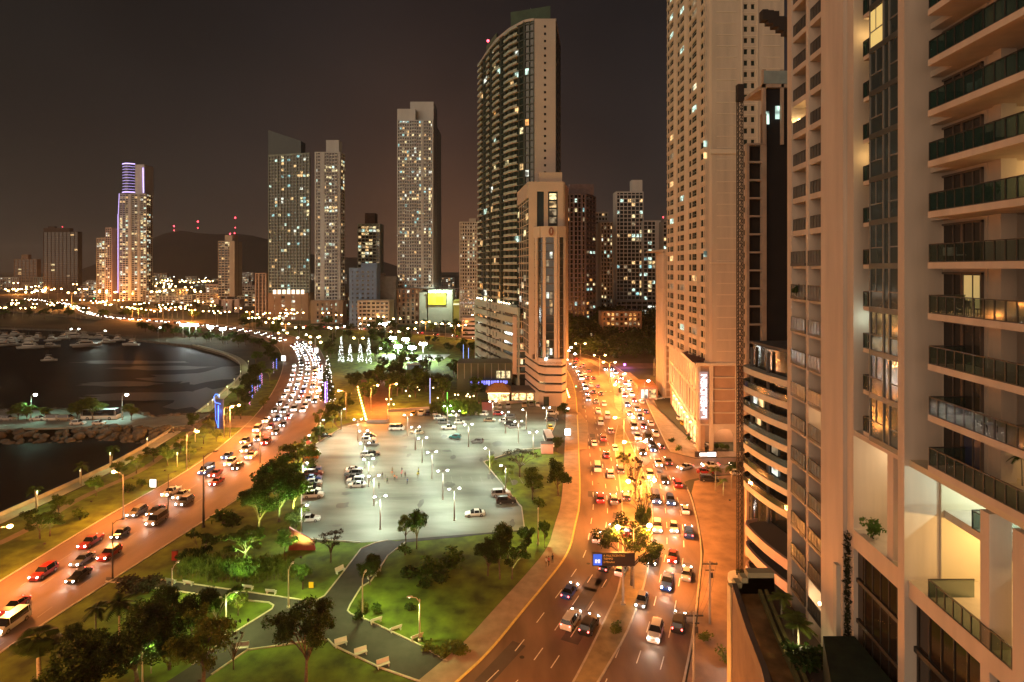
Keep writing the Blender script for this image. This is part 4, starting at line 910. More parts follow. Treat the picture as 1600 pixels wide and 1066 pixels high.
# ================================================================ NEAR TOWER (local frame: t = distance from the camera, d = out towards the avenue)
XF = lambda tt: 25.6+(tt-35.3)*.068
def nb_(b, t0, t1, d0, d1, z0, z1, mi=0):
    P_ = lambda tt, d, z: (XF(tt)-d-OX, tt-OY, z)
    vs = [P_(t0,d0,z0),P_(t1,d0,z0),P_(t1,d1,z0),P_(t0,d1,z0),P_(t0,d0,z1),P_(t1,d0,z1),P_(t1,d1,z1),P_(t0,d1,z1)]
    b.add(vs, [(0,3,2,1),(4,5,6,7),(0,1,5,4),(1,2,6,5),(2,3,7,6),(3,0,4,7)], mi)
OX, OY = 27, 44
NT = thing('near_tower', 'cream apartment tower filling the right edge, with glass balconies', 'tower', (OX,OY,0))
M_fr = mat('railing_dark', (.03,.026,.022), .5)
def glass_t(name, col, alpha):
    m = mat(name, col, .06, spec=.7, var=.1); t_ = m.node_tree; b_ = t_.nodes['Principled BSDF']; tr = t_.nodes.new('ShaderNodeBsdfTransparent'); tr.inputs[0].default_value = (col[0]*2+.5, col[1]*2+.5, col[2]*2+.5, 1)
    mx = t_.nodes.new('ShaderNodeMixShader'); mx.inputs[0].default_value = alpha; t_.links.new(tr.outputs[0], mx.inputs[1]); t_.links.new(b_.outputs[0], mx.inputs[2]); t_.links.new(mx.outputs[0], t_.nodes['Material Output'].inputs[0]); return m
M_rg = glass_t('railing_glass', (.03,.08,.07), .34); M_rg2 = glass_t('railing_glass_clear', (.08,.11,.095), .2)
FL = 3.1
LV = [56+FL*k for k in range(-4, 13)]; ZTOP = 96.5
wall = MB()
# big masses
nb_(wall, 56.0, 56.6, -20, .0, 0, ZTOP)                  # far end wall
nb_(wall, 51.8, 52.35, -3, .05, 20, ZTOP); nb_(wall, 55.45, 56.0, -3, .05, 20, ZTOP)
nb_(wall, 44.2, 48.9, -3, .0, 0, ZTOP); nb_(wall, 45.2, 48.9, .0, .3, 0, ZTOP)   # smooth column, slight step
nb_(wall, 41.72, 44.2, -3, -1.8, 43.6, ZTOP)
nb_(wall, 37.35, 38.05, -12, .3, 0, ZTOP)                # fin
nb_(wall, 48.9, 55.45, -3.2, -1.7, 20, ZTOP)
nb_(wall, 33.0, 33.6, -8, -2.25, 43.6, ZTOP)             # wall between window and deep loggia
nb_(wall, 33.55, 37.35, -2.9, -2.2, 43.6, ZTOP)
nb_(wall, 20, 33.0, -8.6, -8, 43.6, ZTOP)
nb_(wall, 32.4, 33.0, -3, -2.1, 43.6, ZTOP)
nb_(wall, 30.5, 31.15, -1.2, 0, 20, 43.0); nb_(wall, 28.0, 28.85, -1.2, .1, 14, 43.0)
nb_(wall, 39.4, 40.1, -1.2, -.2, 35.7, 43.5)
wall.build('wall', W_beige, NT)
# floors
for z in LV:
    sl = MB(); nb_(sl, 48.9, 51.8, -1.72, -.05, z, z+.5); nb_(sl, 52.35, 55.45, -1.72, -.05, z, z+.5)
    nb_(sl, 41.75, 43.0, -1.9, -.1, z, z+.3)
    nb_(sl, 18, 35.3, -8.0, .12, z, z+.38); nb_(sl, 35.3, 37.35, -2.2, -1.4, z, z+.38)
    sl.build('floor_slab', W_beige, NT)
for z in [56+FL*k for k in range(-11, -4)]:
    sl = MB(); nb_(sl, 48.9, 51.8, -1.72, .02, z, z+.5); nb_(sl, 52.35, 55.45, -1.72, .02, z, z+.5)
    sl.build('floor_slab', W_beige, NT)
sl = MB(); nb_(sl, 38.05, 44.2, -8, -.02, 43.2, 43.6)
nb_(sl, 38.05, 44.2, -8, .0, 34.6, 36.0); nb_(sl, 18, 37.35, -9, .05, 34.7, 35.8); nb_(sl, 20, 37.35, -9, -2.2, 39.9, 40.4)
nb_(sl, 38.05, 39.6, -8, -1.8, 39.6, 40.2); nb_(sl, 39.6, 43.6, -8, -5.2, 39.6, 40.9)
sl.build('hall_floors', W_beige, NT)
# dark sliding doors by the fin and in the loggias
wd = MB(); wf = MB()
for i, z in enumerate(LV[:-1]):
    d_ = MB(); nb_(d_, 33.9, 37.15, -2.2, -2.12, z+.38, z+2.75); nb_(d_, 35.35, 35.55, -2.12, -2.05, z+.38, z+2.75, 1); nb_(d_, 36.2, 36.28, -2.12, -2.06, z+.38, z+2.75, 1); nb_(d_, 34.5, 34.58, -2.12, -2.06, z+.38, z+2.75, 1)
    nb_(d_, 33.8, 33.9, -2.2, -2.02, z+.38, z+2.85, 1); nb_(d_, 33.8, 37.2, -2.2, -2.02, z+2.75, z+2.88, 1)
    d_.build('sliding_door', [mat('door_glass',(.03,.025,.022),.15), mat('door_frame',(.12,.09,.07),.6)], NT)
# wall and curtain lit rooms
for k, key in ((-1,'curtain'),(-4,'bluedoor')):
    z = 56+FL*k; b = MB(); nb_(b, 33.95, 35.3, -2.12, -2.09, z+.45, z+2.7); b.build('curtain', mat('curtain_glow',(.4,.3,.12),.8, emit=(.85,.6,.22), es=.5) if k == -1 else mat('door_blue',(.02,.03,.08),.2), NT)
# railings: avenue balconies
def rail(t0, t1, d, z, step, name='railing', h=1.1, endd=None):
    g_ = MB(); f_ = MB(); nb_(g_, t0, t1, d-.02, d, z, z+h-.04, 0); n = max(1, round((t1-t0)/step))
    for i in range(n+1): tt = t0+(t1-t0)*i/n; nb_(g_, tt-.03, tt+.03, d-.05, d+.03, z, z+h, 1)
    nb_(g_, t0, t1, d-.06, d+.04, z+h-.03, z+h+.03, 1); nb_(g_, t0, t1, d-.04, d+.02, z, z+.06, 1)
    if endd is not None:
        nb_(g_, t1-.02, t1, endd, d, z, z+h-.04, 0); nb_(g_, t1-.05, t1+.03, endd, d, z+h-.03, z+h+.03, 1)
    return g_.build(name, [M_rg if z > 57 else M_rg2, M_fr], NT)
for z in LV: rail(19, 35.2, .08, z+.38, .75, endd=-2.15)
for z in LV: rail(41.78, 43.0, -.12, z+.3, .62, endd=-1.8)
M_lg = mat('loggia_panel', (.10,.095,.085), .25, spec=.7)
for i, z in enumerate([56+FL*k for k in range(-11, 13)]):
    for (a, c) in ((48.95,51.75),(52.4,55.4)):
        o = .12 if z < 57 else -.12
        g_ = MB(); nb_(g_, a, c, o-.03, o, z+.5, z+1.55, 0); n = 5
        for q in range(n+1): tt = a+(c-a)*q/n; nb_(g_, tt-.03, tt+.03, o-.04, o+.03, z+.5, z+1.6, 1)
        nb_(g_, a, c, o-.05, o+.04, z+1.55, z+1.62, 1)
        if z < 57: nb_(g_, a-.05, c+.05, -.2, o+.05, z+.25, z+.5, 1)
        g_.build('railing', [M_lg, M_fr], NT)
# glass bay
M_bay = glassm('bay_glass', (.035,.05,.048), .08)
M_frame = mat('bay_frame', (.2,.19,.17), .5)
for i, z in enumerate(LV[:-1]):
    g_ = MB(); nb_(g_, 38.05, 41.7, -2, .12, z+.38, z+FL, 0)
    nb_(g_, 38.05, 41.7, -2, .2, z, z+.38, 2)
    for tt in (38.1, 39.25, 39.95, 41.62): nb_(g_, tt-.05, tt+.05, .12, .2, z+.38, z+FL, 1)
    nb_(g_, 38.05, 39.25, .12, .18, z+1.45, z+1.53, 1); nb_(g_, 39.95, 41.7, .12, .18, z+1.45, z+1.53, 1); nb_(g_, 40.85, 40.91, .12, .17, z+1.53, z+FL, 1)
    g_.build('bay_window', [M_bay, M_frame, mat('bay_spandrel',(.07,.075,.065),.4)], NT)
# lit bay near the top, lit recess beside it
M_roomy = mat('room_glow_yellow', (.4,.3,.1), .6, emit=(.95,.68,.22), es=.7)
b = MB(); z = LV[8]-FL*0; nb_(b, 40.0, 41.62, .125, .14, z+FL*1+.4, z+FL*1+1.45); nb_(b, 40.0, 41.62, .125, .14, z+FL*1+1.55, z+FL*2-.1); b.build('lit_pane', M_roomy, NT)
M_sc = mat('fixture_glow', (.5,.4,.2), .4, emit=(1,.8,.4), es=18); M_scw = mat('fixture_glow_white', (.5,.5,.5), .4, emit=(.85,1,.9), es=14)
def fixture(tt, d, z, e, col, m=None, r=.1):
    b = MB(); b.ball((XF(tt)-d-OX, tt-OY, z), r, 8, 6); b.build('ceiling_lamp', m or M_sc, NT); lamp_light('room_light', 'POINT', e, col, (XF(tt)-d-OX, tt-OY, z-.25), NT, .15)
YL = (1,.66,.24); CL = (.75,1,.88)
fixture(43.3, -1.0, LV[9]+2.6, 45, YL); fixture(43.3, -1.0, LV[6]+2.6, 40, YL, r=.06); fixture(43.2, -.9, LV[2]+2.7, 40, CL, M_scw, .05)
fixture(55.0, -.5, LV[9]-1.2-.15, 110, YL, r=.17)
fixture(31.0, -5, LV[5]+2.9-.15, 160, YL); fixture(31.0, -5, LV[6]+2.8, 50, YL); fixture(31.0, -4.5, LV[0]+2.8, 70, YL); 
fixture(50.5, -.8, 56-FL*4+2.6-FL, 35, (1,.6,.3)); 
# podium hall lights
for tt, d, z, e, c, m in ((34.6,-5.5,43.2,420,CL,M_scw),(29.8,-5.5,43.2,300,CL,M_scw),(34.4,-5.5,39.7,430,YL,M_sc),(30,-5.5,39.7,330,YL,M_sc),(42.2,-4.5,42.8,260,(1,.8,.5),M_sc),(39.0,-4,39.2,120,YL,M_sc)): fixture(tt, d, z, e*2.1, c, m, .12)
hall = MB()
nb_(hall, 20, 37.35, -9.4, -9, 20, 43.6); nb_(hall, 38.05, 44.2, -8.4, -8, 20, 43.6); nb_(hall, 37.2, 37.36, -9, -2, 35.8, 43.5)
nb_(hall, 26, 37.35, -9, .0, 43.2, 43.6)
hall.build('hall_wall', mat('hall_paint', (.62,.52,.36), .85, var=.05), NT)
rail(30.6, 34.6, -2.1, 40.4, .75, endd=-6); rail(24, 35.4, .0, 35.8, .72, endd=-2.8); rail(24, 28.8, -2.1, 40.4, .75)
rail(38.2, 39.4, -1.7, 40.2, .6)
# dark glass below the hall
M_low = glassm('low_glass', (.03,.02,.014), .07)
b = MB(); nb_(b, 38.05, 44.2, -2, -.35, 0, 34.6, 0)
for k in range(6): nb_(b, 38.05+k*1.02, 38.11+k*1.02, -.35, -.29, 20, 34.6, 1)
for z in (32.0, 28.9, 25.8): nb_(b, 38.05, 44.2, -.35, -.2, z, z+.3, 1)
b.build('curtain_wall', [M_low, M_fr], NT)
b = MB(); nb_(b, 18, 37.35, -3, -.5, 0, 34.7, 0)
for k in range(18): nb_(b, 18.4+k*1.1, 18.46+k*1.1, -.5, -.43, 20, 34.7, 1)
for z in (31.2, 27.5): nb_(b, 18, 37.35, -.5, -.3, z, z+.35, 1)
b.build('curtain_wall', [M_low, M_fr], NT)
b = MB(); nb_(b, 38.35, 39.0, -.34, -.3, 28.6, 30.9); b.build('window', mat('cool_lobby_glow',(.3,.4,.4),.4, emit=(.6,.85,.85), es=1.1, evar=1), NT)
b = MB(); nb_(b, 33.5, 34.3, -.48, -.44, 25, 29.5); nb_(b, 35.2, 35.5, -.48, -.44, 26, 30.5); b.build('window', EM['cool'], NT)
# lit doorway at the foot of the loggia stack
b = MB(); nb_(b, 49.3, 50.6, -1.68, -1.6, 24.1, 26.6); b.build('door', mat('doorway_glow',(.6,.45,.3),.5, emit=(1,.72,.4), es=2.4), NT)
fixture(50.4, -.3, 26.7, 150, (1,.7,.4), r=.14)
b = MB(); nb_(b, 45.6, 46.1, .3, .62, 24, 32.5); b.build('drain_pipe', W_cream, NT)
b = MB(); rr = random.Random(9)
for k in range(900):
    z = rr.uniform(24.2, 35.5); tt = 44.75+rr.gauss(0,.16); d = rr.uniform(.02,.35); s = rr.uniform(.08,.2)
    x = XF(tt)-d-OX; y = tt-OY; a = Vector((rr.gauss(0,1),rr.gauss(0,1),rr.gauss(0,1))).normalized(); c = a.cross(Vector((0,0,1))).normalized()
    p = Vector((x,y,z)); b.add([p-a*s, p+c*s*.5, p+a*s, p-c*s*.5], [(0,1,2,3)])
tag(b.build('ivy', foliage('ivy_leaf',(.01,.015,.005),(.03,.04,.012))), 'dark ivy climbing the near tower beside the drain pipe', 'ivy')
bpy.data.objects['ivy'].location = (OX,OY,0)
# body behind everything so the tower is solid
b = MB(); nb_(b, 18, 56, -24, -9.6, 0, ZTOP); nb_(b, 38.1, 55.9, -9.6, -3.3, 43.6, ZTOP); nb_(b, 44.3, 55.9, -9.6, -3.3, 0, 43.6); b.build('core', W_beige, NT)
b = MB(); nb_(b, 18, 56.5, -20, .4, ZTOP, ZTOP+.6); b.build('roof', W_beige, NT)

# podium terrace in front of the near tower
PT = thing('podium_terrace', 'raised terrace with lamp-lit strip pool at the near tower foot', 'terrace', (21,50,0)); px0, py0 = 21, 50
b = MB(); tp = [(21.6,56.6),(20.2,50),(19.3,44.6),(17.6,38),(15,28),(26,28),(26.4,56.6)]
tp = tp[::-1]
b.prism([(x-px0, y-py0) for x, y in tp[::-1]], 0, 24); b.build('base', mat('terrace_wall',(.12,.08,.06),.85,var=.2,scale=.6), PT)
b = MB(); edge_ = [(21.6,56.6),(20.2,50),(19.3,44.6),(17.6,38),(15,28)]
for a, c in zip(edge_[:-1], edge_[1:]): b.add([(a[0]-px0,a[1]-py0,24),(c[0]-px0,c[1]-py0,24),(c[0]-px0,c[1]-py0,25.1),(a[0]-px0,a[1]-py0,25.1),(a[0]-px0+.5,a[1]-py0,24),(c[0]-px0+.5,c[1]-py0,24),(c[0]-px0+.5,c[1]-py0,25.1),(a[0]-px0+.5,a[1]-py0,25.1)], [(0,1,2,3),(5,4,7,6),(3,2,6,7)])
b.build('parapet', mat('parapet_brown',(.13,.09,.07),.8), PT)
b = MB(); ins = [(x+.9, y) for x, y in edge_]; ou = [(x+2.6, y) for x, y in edge_]
b.add([(x-px0,y-py0,24.06) for x, y in ins+ou[::-1]], [tuple(range(10))]); b.build('strip_pool', mat('pool_floor',(.24,.13,.05),.12,var=.5,scale=.6,bump=.3), PT)
for off in (2.6, 3.2):
    c_ = MB(); 
    for a, d in zip(edge_[:-1], edge_[1:]): c_.add([(a[0]+off-px0,a[1]-py0,24),(d[0]+off-px0,d[1]-py0,24),(d[0]+off-px0,d[1]-py0,24.5),(a[0]+off-px0,a[1]-py0,24.5),(a[0]+off+.3-px0,a[1]-py0,24),(d[0]+off+.3-px0,d[1]-py0,24),(d[0]+off+.3-px0,d[1]-py0,24.5),(a[0]+off+.3-px0,a[1]-py0,24.5)], [(0,1,2,3),(5,4,7,6),(3,2,6,7)])
    c_.build('coping', mat('coping_olive',(.2,.17,.06),.7), PT)
for k in range(6):
    y = 54.5-k*2.3; x = 21.3-(54.5-y)*.2; lamp_light('pool_light', 'POINT', 160, (1,.5,.13), (x+.25-px0, y-py0, 24.5), PT, .1)
    q = MB(); q.ball((x+.12-px0, y-py0, 24.35), .05, 6, 4); q.build('pool_lamp', M_sc, PT)
b = MB(); lw = [(23.7,43.9),(21.6,39),(19.6,33),(18.5,28),(25.1,28),(26.1,43.9)]; b.prism([(x-px0, y-py0) for x, y in lw], 24, 28); b.build('planted_roof', mat('roof_lawn',(.012,.022,.006),.95,var=.5,scale=1,bump=.5), PT)
b = MB()
for i, (z, x) in enumerate(((24.0,0),(24.5,.5),(25.0,1.1),(25.5,1.7))): b.box(21.5-px0+x, 25.8-px0, 56.6-py0+.0, 57.6-py0-.02*i, 0, z+.6)
b.build('curved_end_wall', mat('end_wall_cream',(.5,.42,.25),.8), PT)
lamp_light('terrace_light', 'POINT', 90, (1,.85,.4), (23.6,47.5,25.2), size=.2)

# air-conditioning units in the loggias, chairs on the avenue balconies
rr = random.Random(17)
for k in range(-8, 12):
    z = 56+FL*k
    if rr.random() < .6: b = MB(); t0 = rr.choice((49.3, 52.8)); nb_(b, t0, t0+.85, -1.65, -1.25, z+1.9, z+2.5, 0); nb_(b, t0+.1, t0+.75, -1.25, -1.23, z+1.97, z+2.43, 1); b.build('air_conditioner', [W_white, M_fr], NT)
def chair(tt, d, z, rz, label, col):
    t = thing('balcony_chair', label, 'chair', (XF(tt)-d, tt, z), rz, 'chairs on the near tower balconies')
    b = MB(); b.box(-.25,.25,-.25,.25,.4,.46); b.build('seat', col, t); b = MB(); b.box(-.25,.25,.22,.27,.46,.9); b.build('backrest', col, t)
    for sx in (-.22,.22):
        for sy in (-.22,.22): b = MB(); b.box(sx-.02,sx+.02,sy-.02,sy+.02,0,.4); b.build('leg', M_fr, t)
for q, (k, tt) in enumerate(((0,31.6),(2,32.8),(3,34.0),(5,31.0),(6,32.0))):
    for j in range(2): chair(tt+j*.8, -.9, LV[k+1]+.38, 1.2+j*.8, f'{("nearer","farther")[1-j]} of two chairs on the near tower balcony, {ORD[q]} furnished balcony from below', (W_white, M_fr)[q % 2])
# ================================================================ PLANTS
F_dark = foliage('leaf_dark', (.014,.030,.004), (.045,.09,.012)); F_mid = foliage('leaf_mid', (.03,.07,.007), (.09,.17,.02)); F_light = foliage('leaf_light', (.05,.08,.012), (.15,.2,.035))
F_grey = foliage('leaf_grey', (.02,.018,.012), (.05,.045,.025)); F_yel = foliage('leaf_yellow', (.05,.075,.008), (.15,.18,.025))
M_bark = mat('bark', (.13,.1,.07), .95, var=.3, scale=3, bump=.4); M_barkp = mat('bark_pale', (.3,.27,.2), .9, var=.2, scale=3)
def leaves(b, clumps, n, size, rnd, flat=.0):
    tw = sum(c[1]**2 for c in clumps)
    for c, r, *sq in clumps:
        k = int(n*r*r/tw); fz = sq[0] if sq else .7
        for _ in range(k):
            v = Vector((rnd.gauss(0,1), rnd.gauss(0,1), rnd.gauss(0,1))); v.normalize(); v *= r*rnd.uniform(.35,1.05); v.z *= fz
            p = Vector(c)+v; a = Vector((rnd.gauss(0,1), rnd.gauss(0,1), rnd.gauss(0,.6))).normalized(); w = a.cross(Vector((rnd.gauss(0,1),rnd.gauss(0,1),rnd.gauss(0,1)))).normalized()
            s = size*rnd.uniform(.6,1.4)
            b.add([p-a*s, p+w*s*.55-a*s*.1, p+a*s, p-w*s*.55+a*s*.1], [(0,1,2,3)])
def tree_proto(name, kind, seed, fol, n=1500, leaf=.3, bark=None):
    """kinds: round, umbrella, loose, bare, cone, shrub, hedge, palm, fan; built 10 units tall (shrub, hedge: 2)"""
    rnd = random.Random(seed); root = thing(name, 'proto', 'tree'); tb = MB(); cl = []
    if kind in ('round','loose','umbrella','bare'):
        hb = {'round': 3.2, 'loose': 3.6, 'umbrella': 4.2, 'bare': 3.}[kind]
        lean = (rnd.uniform(-.3,.3), rnd.uniform(-.3,.3)); tb.tube([(0,0,-.2),(lean[0]*.3,lean[1]*.3,hb*.5),(lean[0],lean[1],hb)], [.3,.22,.17], 8)
        nl = {'round': 8, 'loose': 9, 'umbrella': 10, 'bare': 15}[kind]
        for i in range(nl):
            a = 2*PI*i/nl+rnd.uniform(-.4,.4)
            if kind == 'round': rad = rnd.uniform(1.2,3.4); z = rnd.uniform(4.6,8.8)
            elif kind == 'loose': rad = rnd.uniform(1.5,4.8); z = rnd.uniform(4.8,9.2)
            elif kind == 'umbrella': rad = rnd.uniform(1.5,6.0); z = 8.6-rad*.25+rnd.uniform(-.4,.4)
            else: rad = rnd.uniform(1.0,4.2); z = rnd.uniform(5.5,10)
            e = (rad*math.cos(a), rad*math.sin(a), z); s0 = rnd.uniform(.55,1)
            m_ = (lean[0]+e[0]*.45, lean[1]+e[1]*.45, hb*s0+(z-hb*s0)*.6)
            tb.tube([(lean[0]*s0,lean[1]*s0,hb*s0), m_, e], [.13,.085,.035], 5)
            if kind == 'bare':
                for q in range(6):
                    t = rnd.uniform(.3,1); p = Vector(m_).lerp(Vector(e), t); d = Vector((rnd.gauss(0,1),rnd.gauss(0,1),rnd.uniform(.2,1.4))).normalized()*rnd.uniform(.8,2.2)
                    tb.tube([p, p+d*.5, p+d+Vector((0,0,.2))], [.04,.025,.01], 4)
                    if rnd.random() < .12: cl.append((p+d, .5))
            else:
                cl.append((e, {'round': 1.7, 'loose': 1.25, 'umbrella': 1.35}[kind]*rnd.uniform(.8,1.2), .42 if kind == 'umbrella' else .75))
                for q in range(2 if kind != 'loose' else 3):
                    f = Vector(e)+Vector((rnd.uniform(-1.6,1.6), rnd.uniform(-1.6,1.6), rnd.uniform(-.7,.9)*(.4 if kind == 'umbrella' else 1))); tb.tube([m_, f], [.05,.02], 4)
                    cl.append((f, rnd.uniform(.6,1.15), .42 if kind == 'umbrella' else .75))
        if kind == 'round': cl += [((0,0,6.8), 2.2), ((lean[0],lean[1],9), 1.4)]
    elif kind == 'cone':
        tb.tube([(0,0,-.2),(0,0,5),(0,0,9.6)], [.16,.1,.03], 6)
        for i in range(26): z = 1.0+i*.34; r = 1.35*(1-z/10.4)+.1; cl.append(((rnd.uniform(-.25,.25), rnd.uniform(-.25,.25), z), r, .6))
    elif kind == 'shrub':
        for i in range(7): a = rnd.uniform(0,2*PI); tb.tube([(0,0,-.1),(.4*math.cos(a),.4*math.sin(a),1.1)], [.05,.02], 4)
        for i in range(9): a = rnd.uniform(0,2*PI); r = rnd.uniform(0,.9); cl.append(((r*math.cos(a), r*math.sin(a), rnd.uniform(.55,1.3)), rnd.uniform(.5,.75), .8))
    elif kind == 'hedge':
        for i in range(16): x = -8+i*1.07; cl.append(((x, rnd.uniform(-.5,.5), rnd.uniform(.9,1.5)), rnd.uniform(.75,1.15), 1.1)); tb.tube([(x,0,-.1),(x+.2,0,1)], .05, 4)
    elif kind in ('palm','fan'):
        ln = rnd.uniform(-.4,.4); tb.tube([(0,0,-.2),(ln*.3,0,3),(ln,0,6),(ln*1.6,0,8.3)], [.24,.19,.16,.17], 8)
        cb = MB(); top = Vector((ln*1.6,0,8.4)); nf = 18 if kind == 'palm' else 20
        for i in range(nf):
            a = 2*PI*i/nf+rnd.uniform(-.2,.2); el = rnd.uniform(-.35,1.15); L = rnd.uniform(2.6,3.5) if kind == 'palm' else rnd.uniform(1.6,2.4); pts = []
            for q in range(8):
                s = q/7; r = L*s*math.cos(el*(1-s*.3)); z = L*s*math.sin(el)-1.5*s*s*L*.38; pts.append(top+Vector((r*math.cos(a), r*math.sin(a), z)))
            side = Vector((-math.sin(a), math.cos(a), 0))
            for q in range(7):
                for sgn in (-1,1):
                    for h_ in (0,.5):
                        p = pts[q].lerp(pts[q+1], h_); w = (.85 if kind == 'palm' else 1.25)*math.sin(PI*(q+1+h_)/8.6)+.1; e = p+side*sgn*w+(pts[q+1]-pts[q])*.8-Vector((0,0,.35*w)); d = (pts[q+1]-pts[q])*(.62 if kind == 'palm' else .95)
                        if kind == 'fan' and q < 3: continue
                        cb.add([p, p+d, e], [(0,1,2)])
            cb.tube(pts, [.05,.045,.04,.035,.03,.02,.015,.01], 3)
        tb.build('trunk', bark or M_barkp, root); cb.build('crown', fol, root); return freeze(root)
    tb.build('trunk', bark or M_bark, root)
    b = MB(); leaves(b, cl, n, leaf, rnd); b.build('crown', fol, root)
    return freeze(root)
PR = {}
def proto(key, *a, **k):
    if key not in PR: PR[key] = [tree_proto(*a, **k), False]
    return PR[key]
SPEC = {
 'round': [('broadleaf_tree','round',s,f,2800,.28) for s, f in ((1,'F_mid'),(2,'F_mid'),(3,'F_dark'))],
 'dark': [('broadleaf_tree','round',s,'F_dark',3400,.30) for s in (4,5)],
 'loose': [('broadleaf_tree','loose',s,f,3600,.27) for s, f in ((6,'F_dark'),(7,'F_mid'))],
 'yellow': [('broadleaf_tree','loose',s,'F_yel',3000,.24) for s in (8,9)],
 'umbrella': [('umbrella_tree','umbrella',s,f,3600,.22) for s, f in ((10,'F_light'),(11,'F_dark'))],
 'umbrella_dark': [('umbrella_tree','umbrella',12,'F_grey',1100,.2)],
 'umbrella_light': [('umbrella_tree','umbrella',13,'F_light',7000,.22)],
 'light': [('broadleaf_tree','round',s,'F_light',3000,.26) for s in (14,15)],
 'bare': [('bare_tree','bare',s,'F_grey',260,.3) for s in (16,17)],
 'cone': [('conical_tree','cone',18,'F_dark',1500,.3)],
 'shrub': [('shrub','shrub',s,f,420,.17) for s, f in ((19,'F_mid'),(20,'F_dark'))],
 'shrub_yellow': [('shrub','shrub',21,'F_yel',500,.16)],
 'shrub_red': [('shrub','shrub',26,'F_grey',460,.18)],
 'near_loose': [('broadleaf_tree','loose',s,f,9000,.15) for s, f in ((41,'F_dark'),(42,'F_mid'))],
 'near_dark': [('broadleaf_tree','round',s,'F_dark',10000,.16) for s in (43,)],
 'near_yellow': [('broadleaf_tree','loose',44,'F_yel',8000,.15)],
 'hedge': [('hedge','hedge',22,'F_light',2600,.28)],
 'palm': [('palm_tree','palm',s,'F_dark',0,0) for s in (23,24)],
 'fan': [('palm_tree','fan',25,'F_dark',0,0)],
 'palm_light': [('palm_tree','palm',27,'F_light',0,0)],
 'far': [('broadleaf_tree','round',s,f,420,.62) for s, f in ((30,'F_mid'),(31,'F_dark'),(32,'F_mid'))],
}
ctr = {}
def plant(kind, x, y, h, label, z=0, group=None, sc=1., cat='tree'):
    sp = SPEC[kind]; i = ctr.get(kind, 0) % len(sp); ctr[kind] = ctr.get(kind, 0)+1; s = sp[i]
    key = (kind, i); base = 2.0 if kind in ('shrub','shrub_yellow','shrub_red','hedge') else 10.0
    rec = proto(key, s[0], s[1], s[2], globals()[s[3]], s[4], s[5])
    k = h/base; scl = (k*sc, k*sc, k); rz = R.uniform(0, 2*PI) if kind != 'hedge' else 0
    if not rec[1]:
        rec[1] = True; o = rec[0]; o.location = (x,y,z); o.rotation_euler = (0,0,rz); o.scale = scl; o['label'] = label
        if group: o['group'] = group
    else:
        o = dup(rec[0], (x,y,z), rz, label, group, scl)
    if cat != 'tree' : o['category'] = cat
    elif kind.startswith('shrub'): o['category'] = 'shrub'
    elif kind.startswith('palm') or kind == 'fan': o['category'] = 'palm'
    elif kind == 'hedge': o['category'] = 'hedge'
    else: o['category'] = 'tree'
    if not group and 'group' in o.keys(): del o['group']
    return o
def pl(kind, px, py, h, label, sc=1., z=0, **k): x, y = G(px, py, z); return plant(kind, x, y, h, label, z, sc=sc, **k)
# -- foreground park
pl('near_loose', 478, 1072, 11.5, 'big loose dark tree standing in the near lawn below the lane junction', .82)
pl('near_yellow', 318, 1078, 11, 'dark tree with lamp-lit yellow leaf clusters at the bottom edge', 1.0)
pl('bare', 365, 1046, 6.2, 'slender half-bare tree beside the left lane branch', .7)
pl('fan', 62, 1092, 9.5, 'leaning dark fan palm nearest the boulevard at the bottom left', 1.5)
pl('palm', 150, 1004, 6.3, 'left of the two black palms by the boulevard verge', 1.0); pl('palm', 187, 1003, 7, 'right of the two black palms by the boulevard verge', 1.1)
pl('near_dark', 150, 1095, 9, 'black tree mass at the bottom beside the fan palm', 1.1); pl('near_dark', 215, 1075, 10, 'black tree mass left of the yellow-leaved tree', 1.2); pl('near_dark', 265, 1046, 8, 'dark tree behind the yellow-leaved tree', 1.1)
pl('near_dark', 118, 1035, 5.6, 'small black round tree between fan palm and two palms', .9); pl('palm_light', 236, 1052, 6, 'small palm lit green from below at the bottom left', .8); pl('dark', 110, 1120, 8.5, 'black tree under the fan palm at the bottom edge', 1.2)
pl('near_loose', 340, 985, 6.5, 'dark tree over the left lane branch', .9); pl('yellow', 372, 962, 4.6, 'small yellow-lit tree at the curved white lamp', .8); pl('near_dark', 300, 1000, 7, 'dark tree above the green-lit small palm', 1.1); pl('near_dark', 250, 985, 6, 'dark tree in the shaded lawn by the boulevard', 1.2)
for k, (px, py) in enumerate(((202,922),(222,926),(240,921))): pl('shrub_red', px, py, 3.0, f'reddish shrub by the lane mouth, {ORD[k]} from the boulevard', 1.1)
pl('umbrella_light', 383, 880, 6.6, 'flat-crowned tree lit bright green above the hedge', 1.3)
for k, (px, py) in enumerate(((320,905),(367,911),(414,908))): pl('hedge', px, py, 3.8, f'tall lit hedge length, {ORD[k]} from the boulevard side', .32, cat='hedge')
pl('loose', 312, 893, 7, 'dull green tree left of the bright flat-crowned tree', .8); pl('light', 445, 868, 5, 'greenish tree right of the bright flat-crowned tree', 1)
pl('shrub', 350, 822, 4.5, 'left of two dark round bushes by the boulevard', 1); pl('shrub', 363, 824, 4, 'right of two dark round bushes by the boulevard', 1)
for k, (kd, px, py, h, l) in enumerate((('near_dark',404,832,10.5,'broad dark tree nearest the boulevard in the clump by the parking lot'),('near_dark',436,815,12,'tall dark tree in the middle of the clump by the parking lot'),('round',458,800,11,'dark tree touching the parking lot edge'),('dark',420,792,10,'dark tree at the back of the clump by the parking lot'),('yellow',462,760,11,'tall yellow-lit tree beside the parking lot left row'),('yellow',474,722,8,'yellow-lit tree at the far end of the clump by the parking lot'),('round',440,775,10,'green tree between the tall dark tree and the boulevard'),('light',462,835,6,'pale green tree at the near corner of the parking lot'))): pl(kd, px, py, h, l, .95)
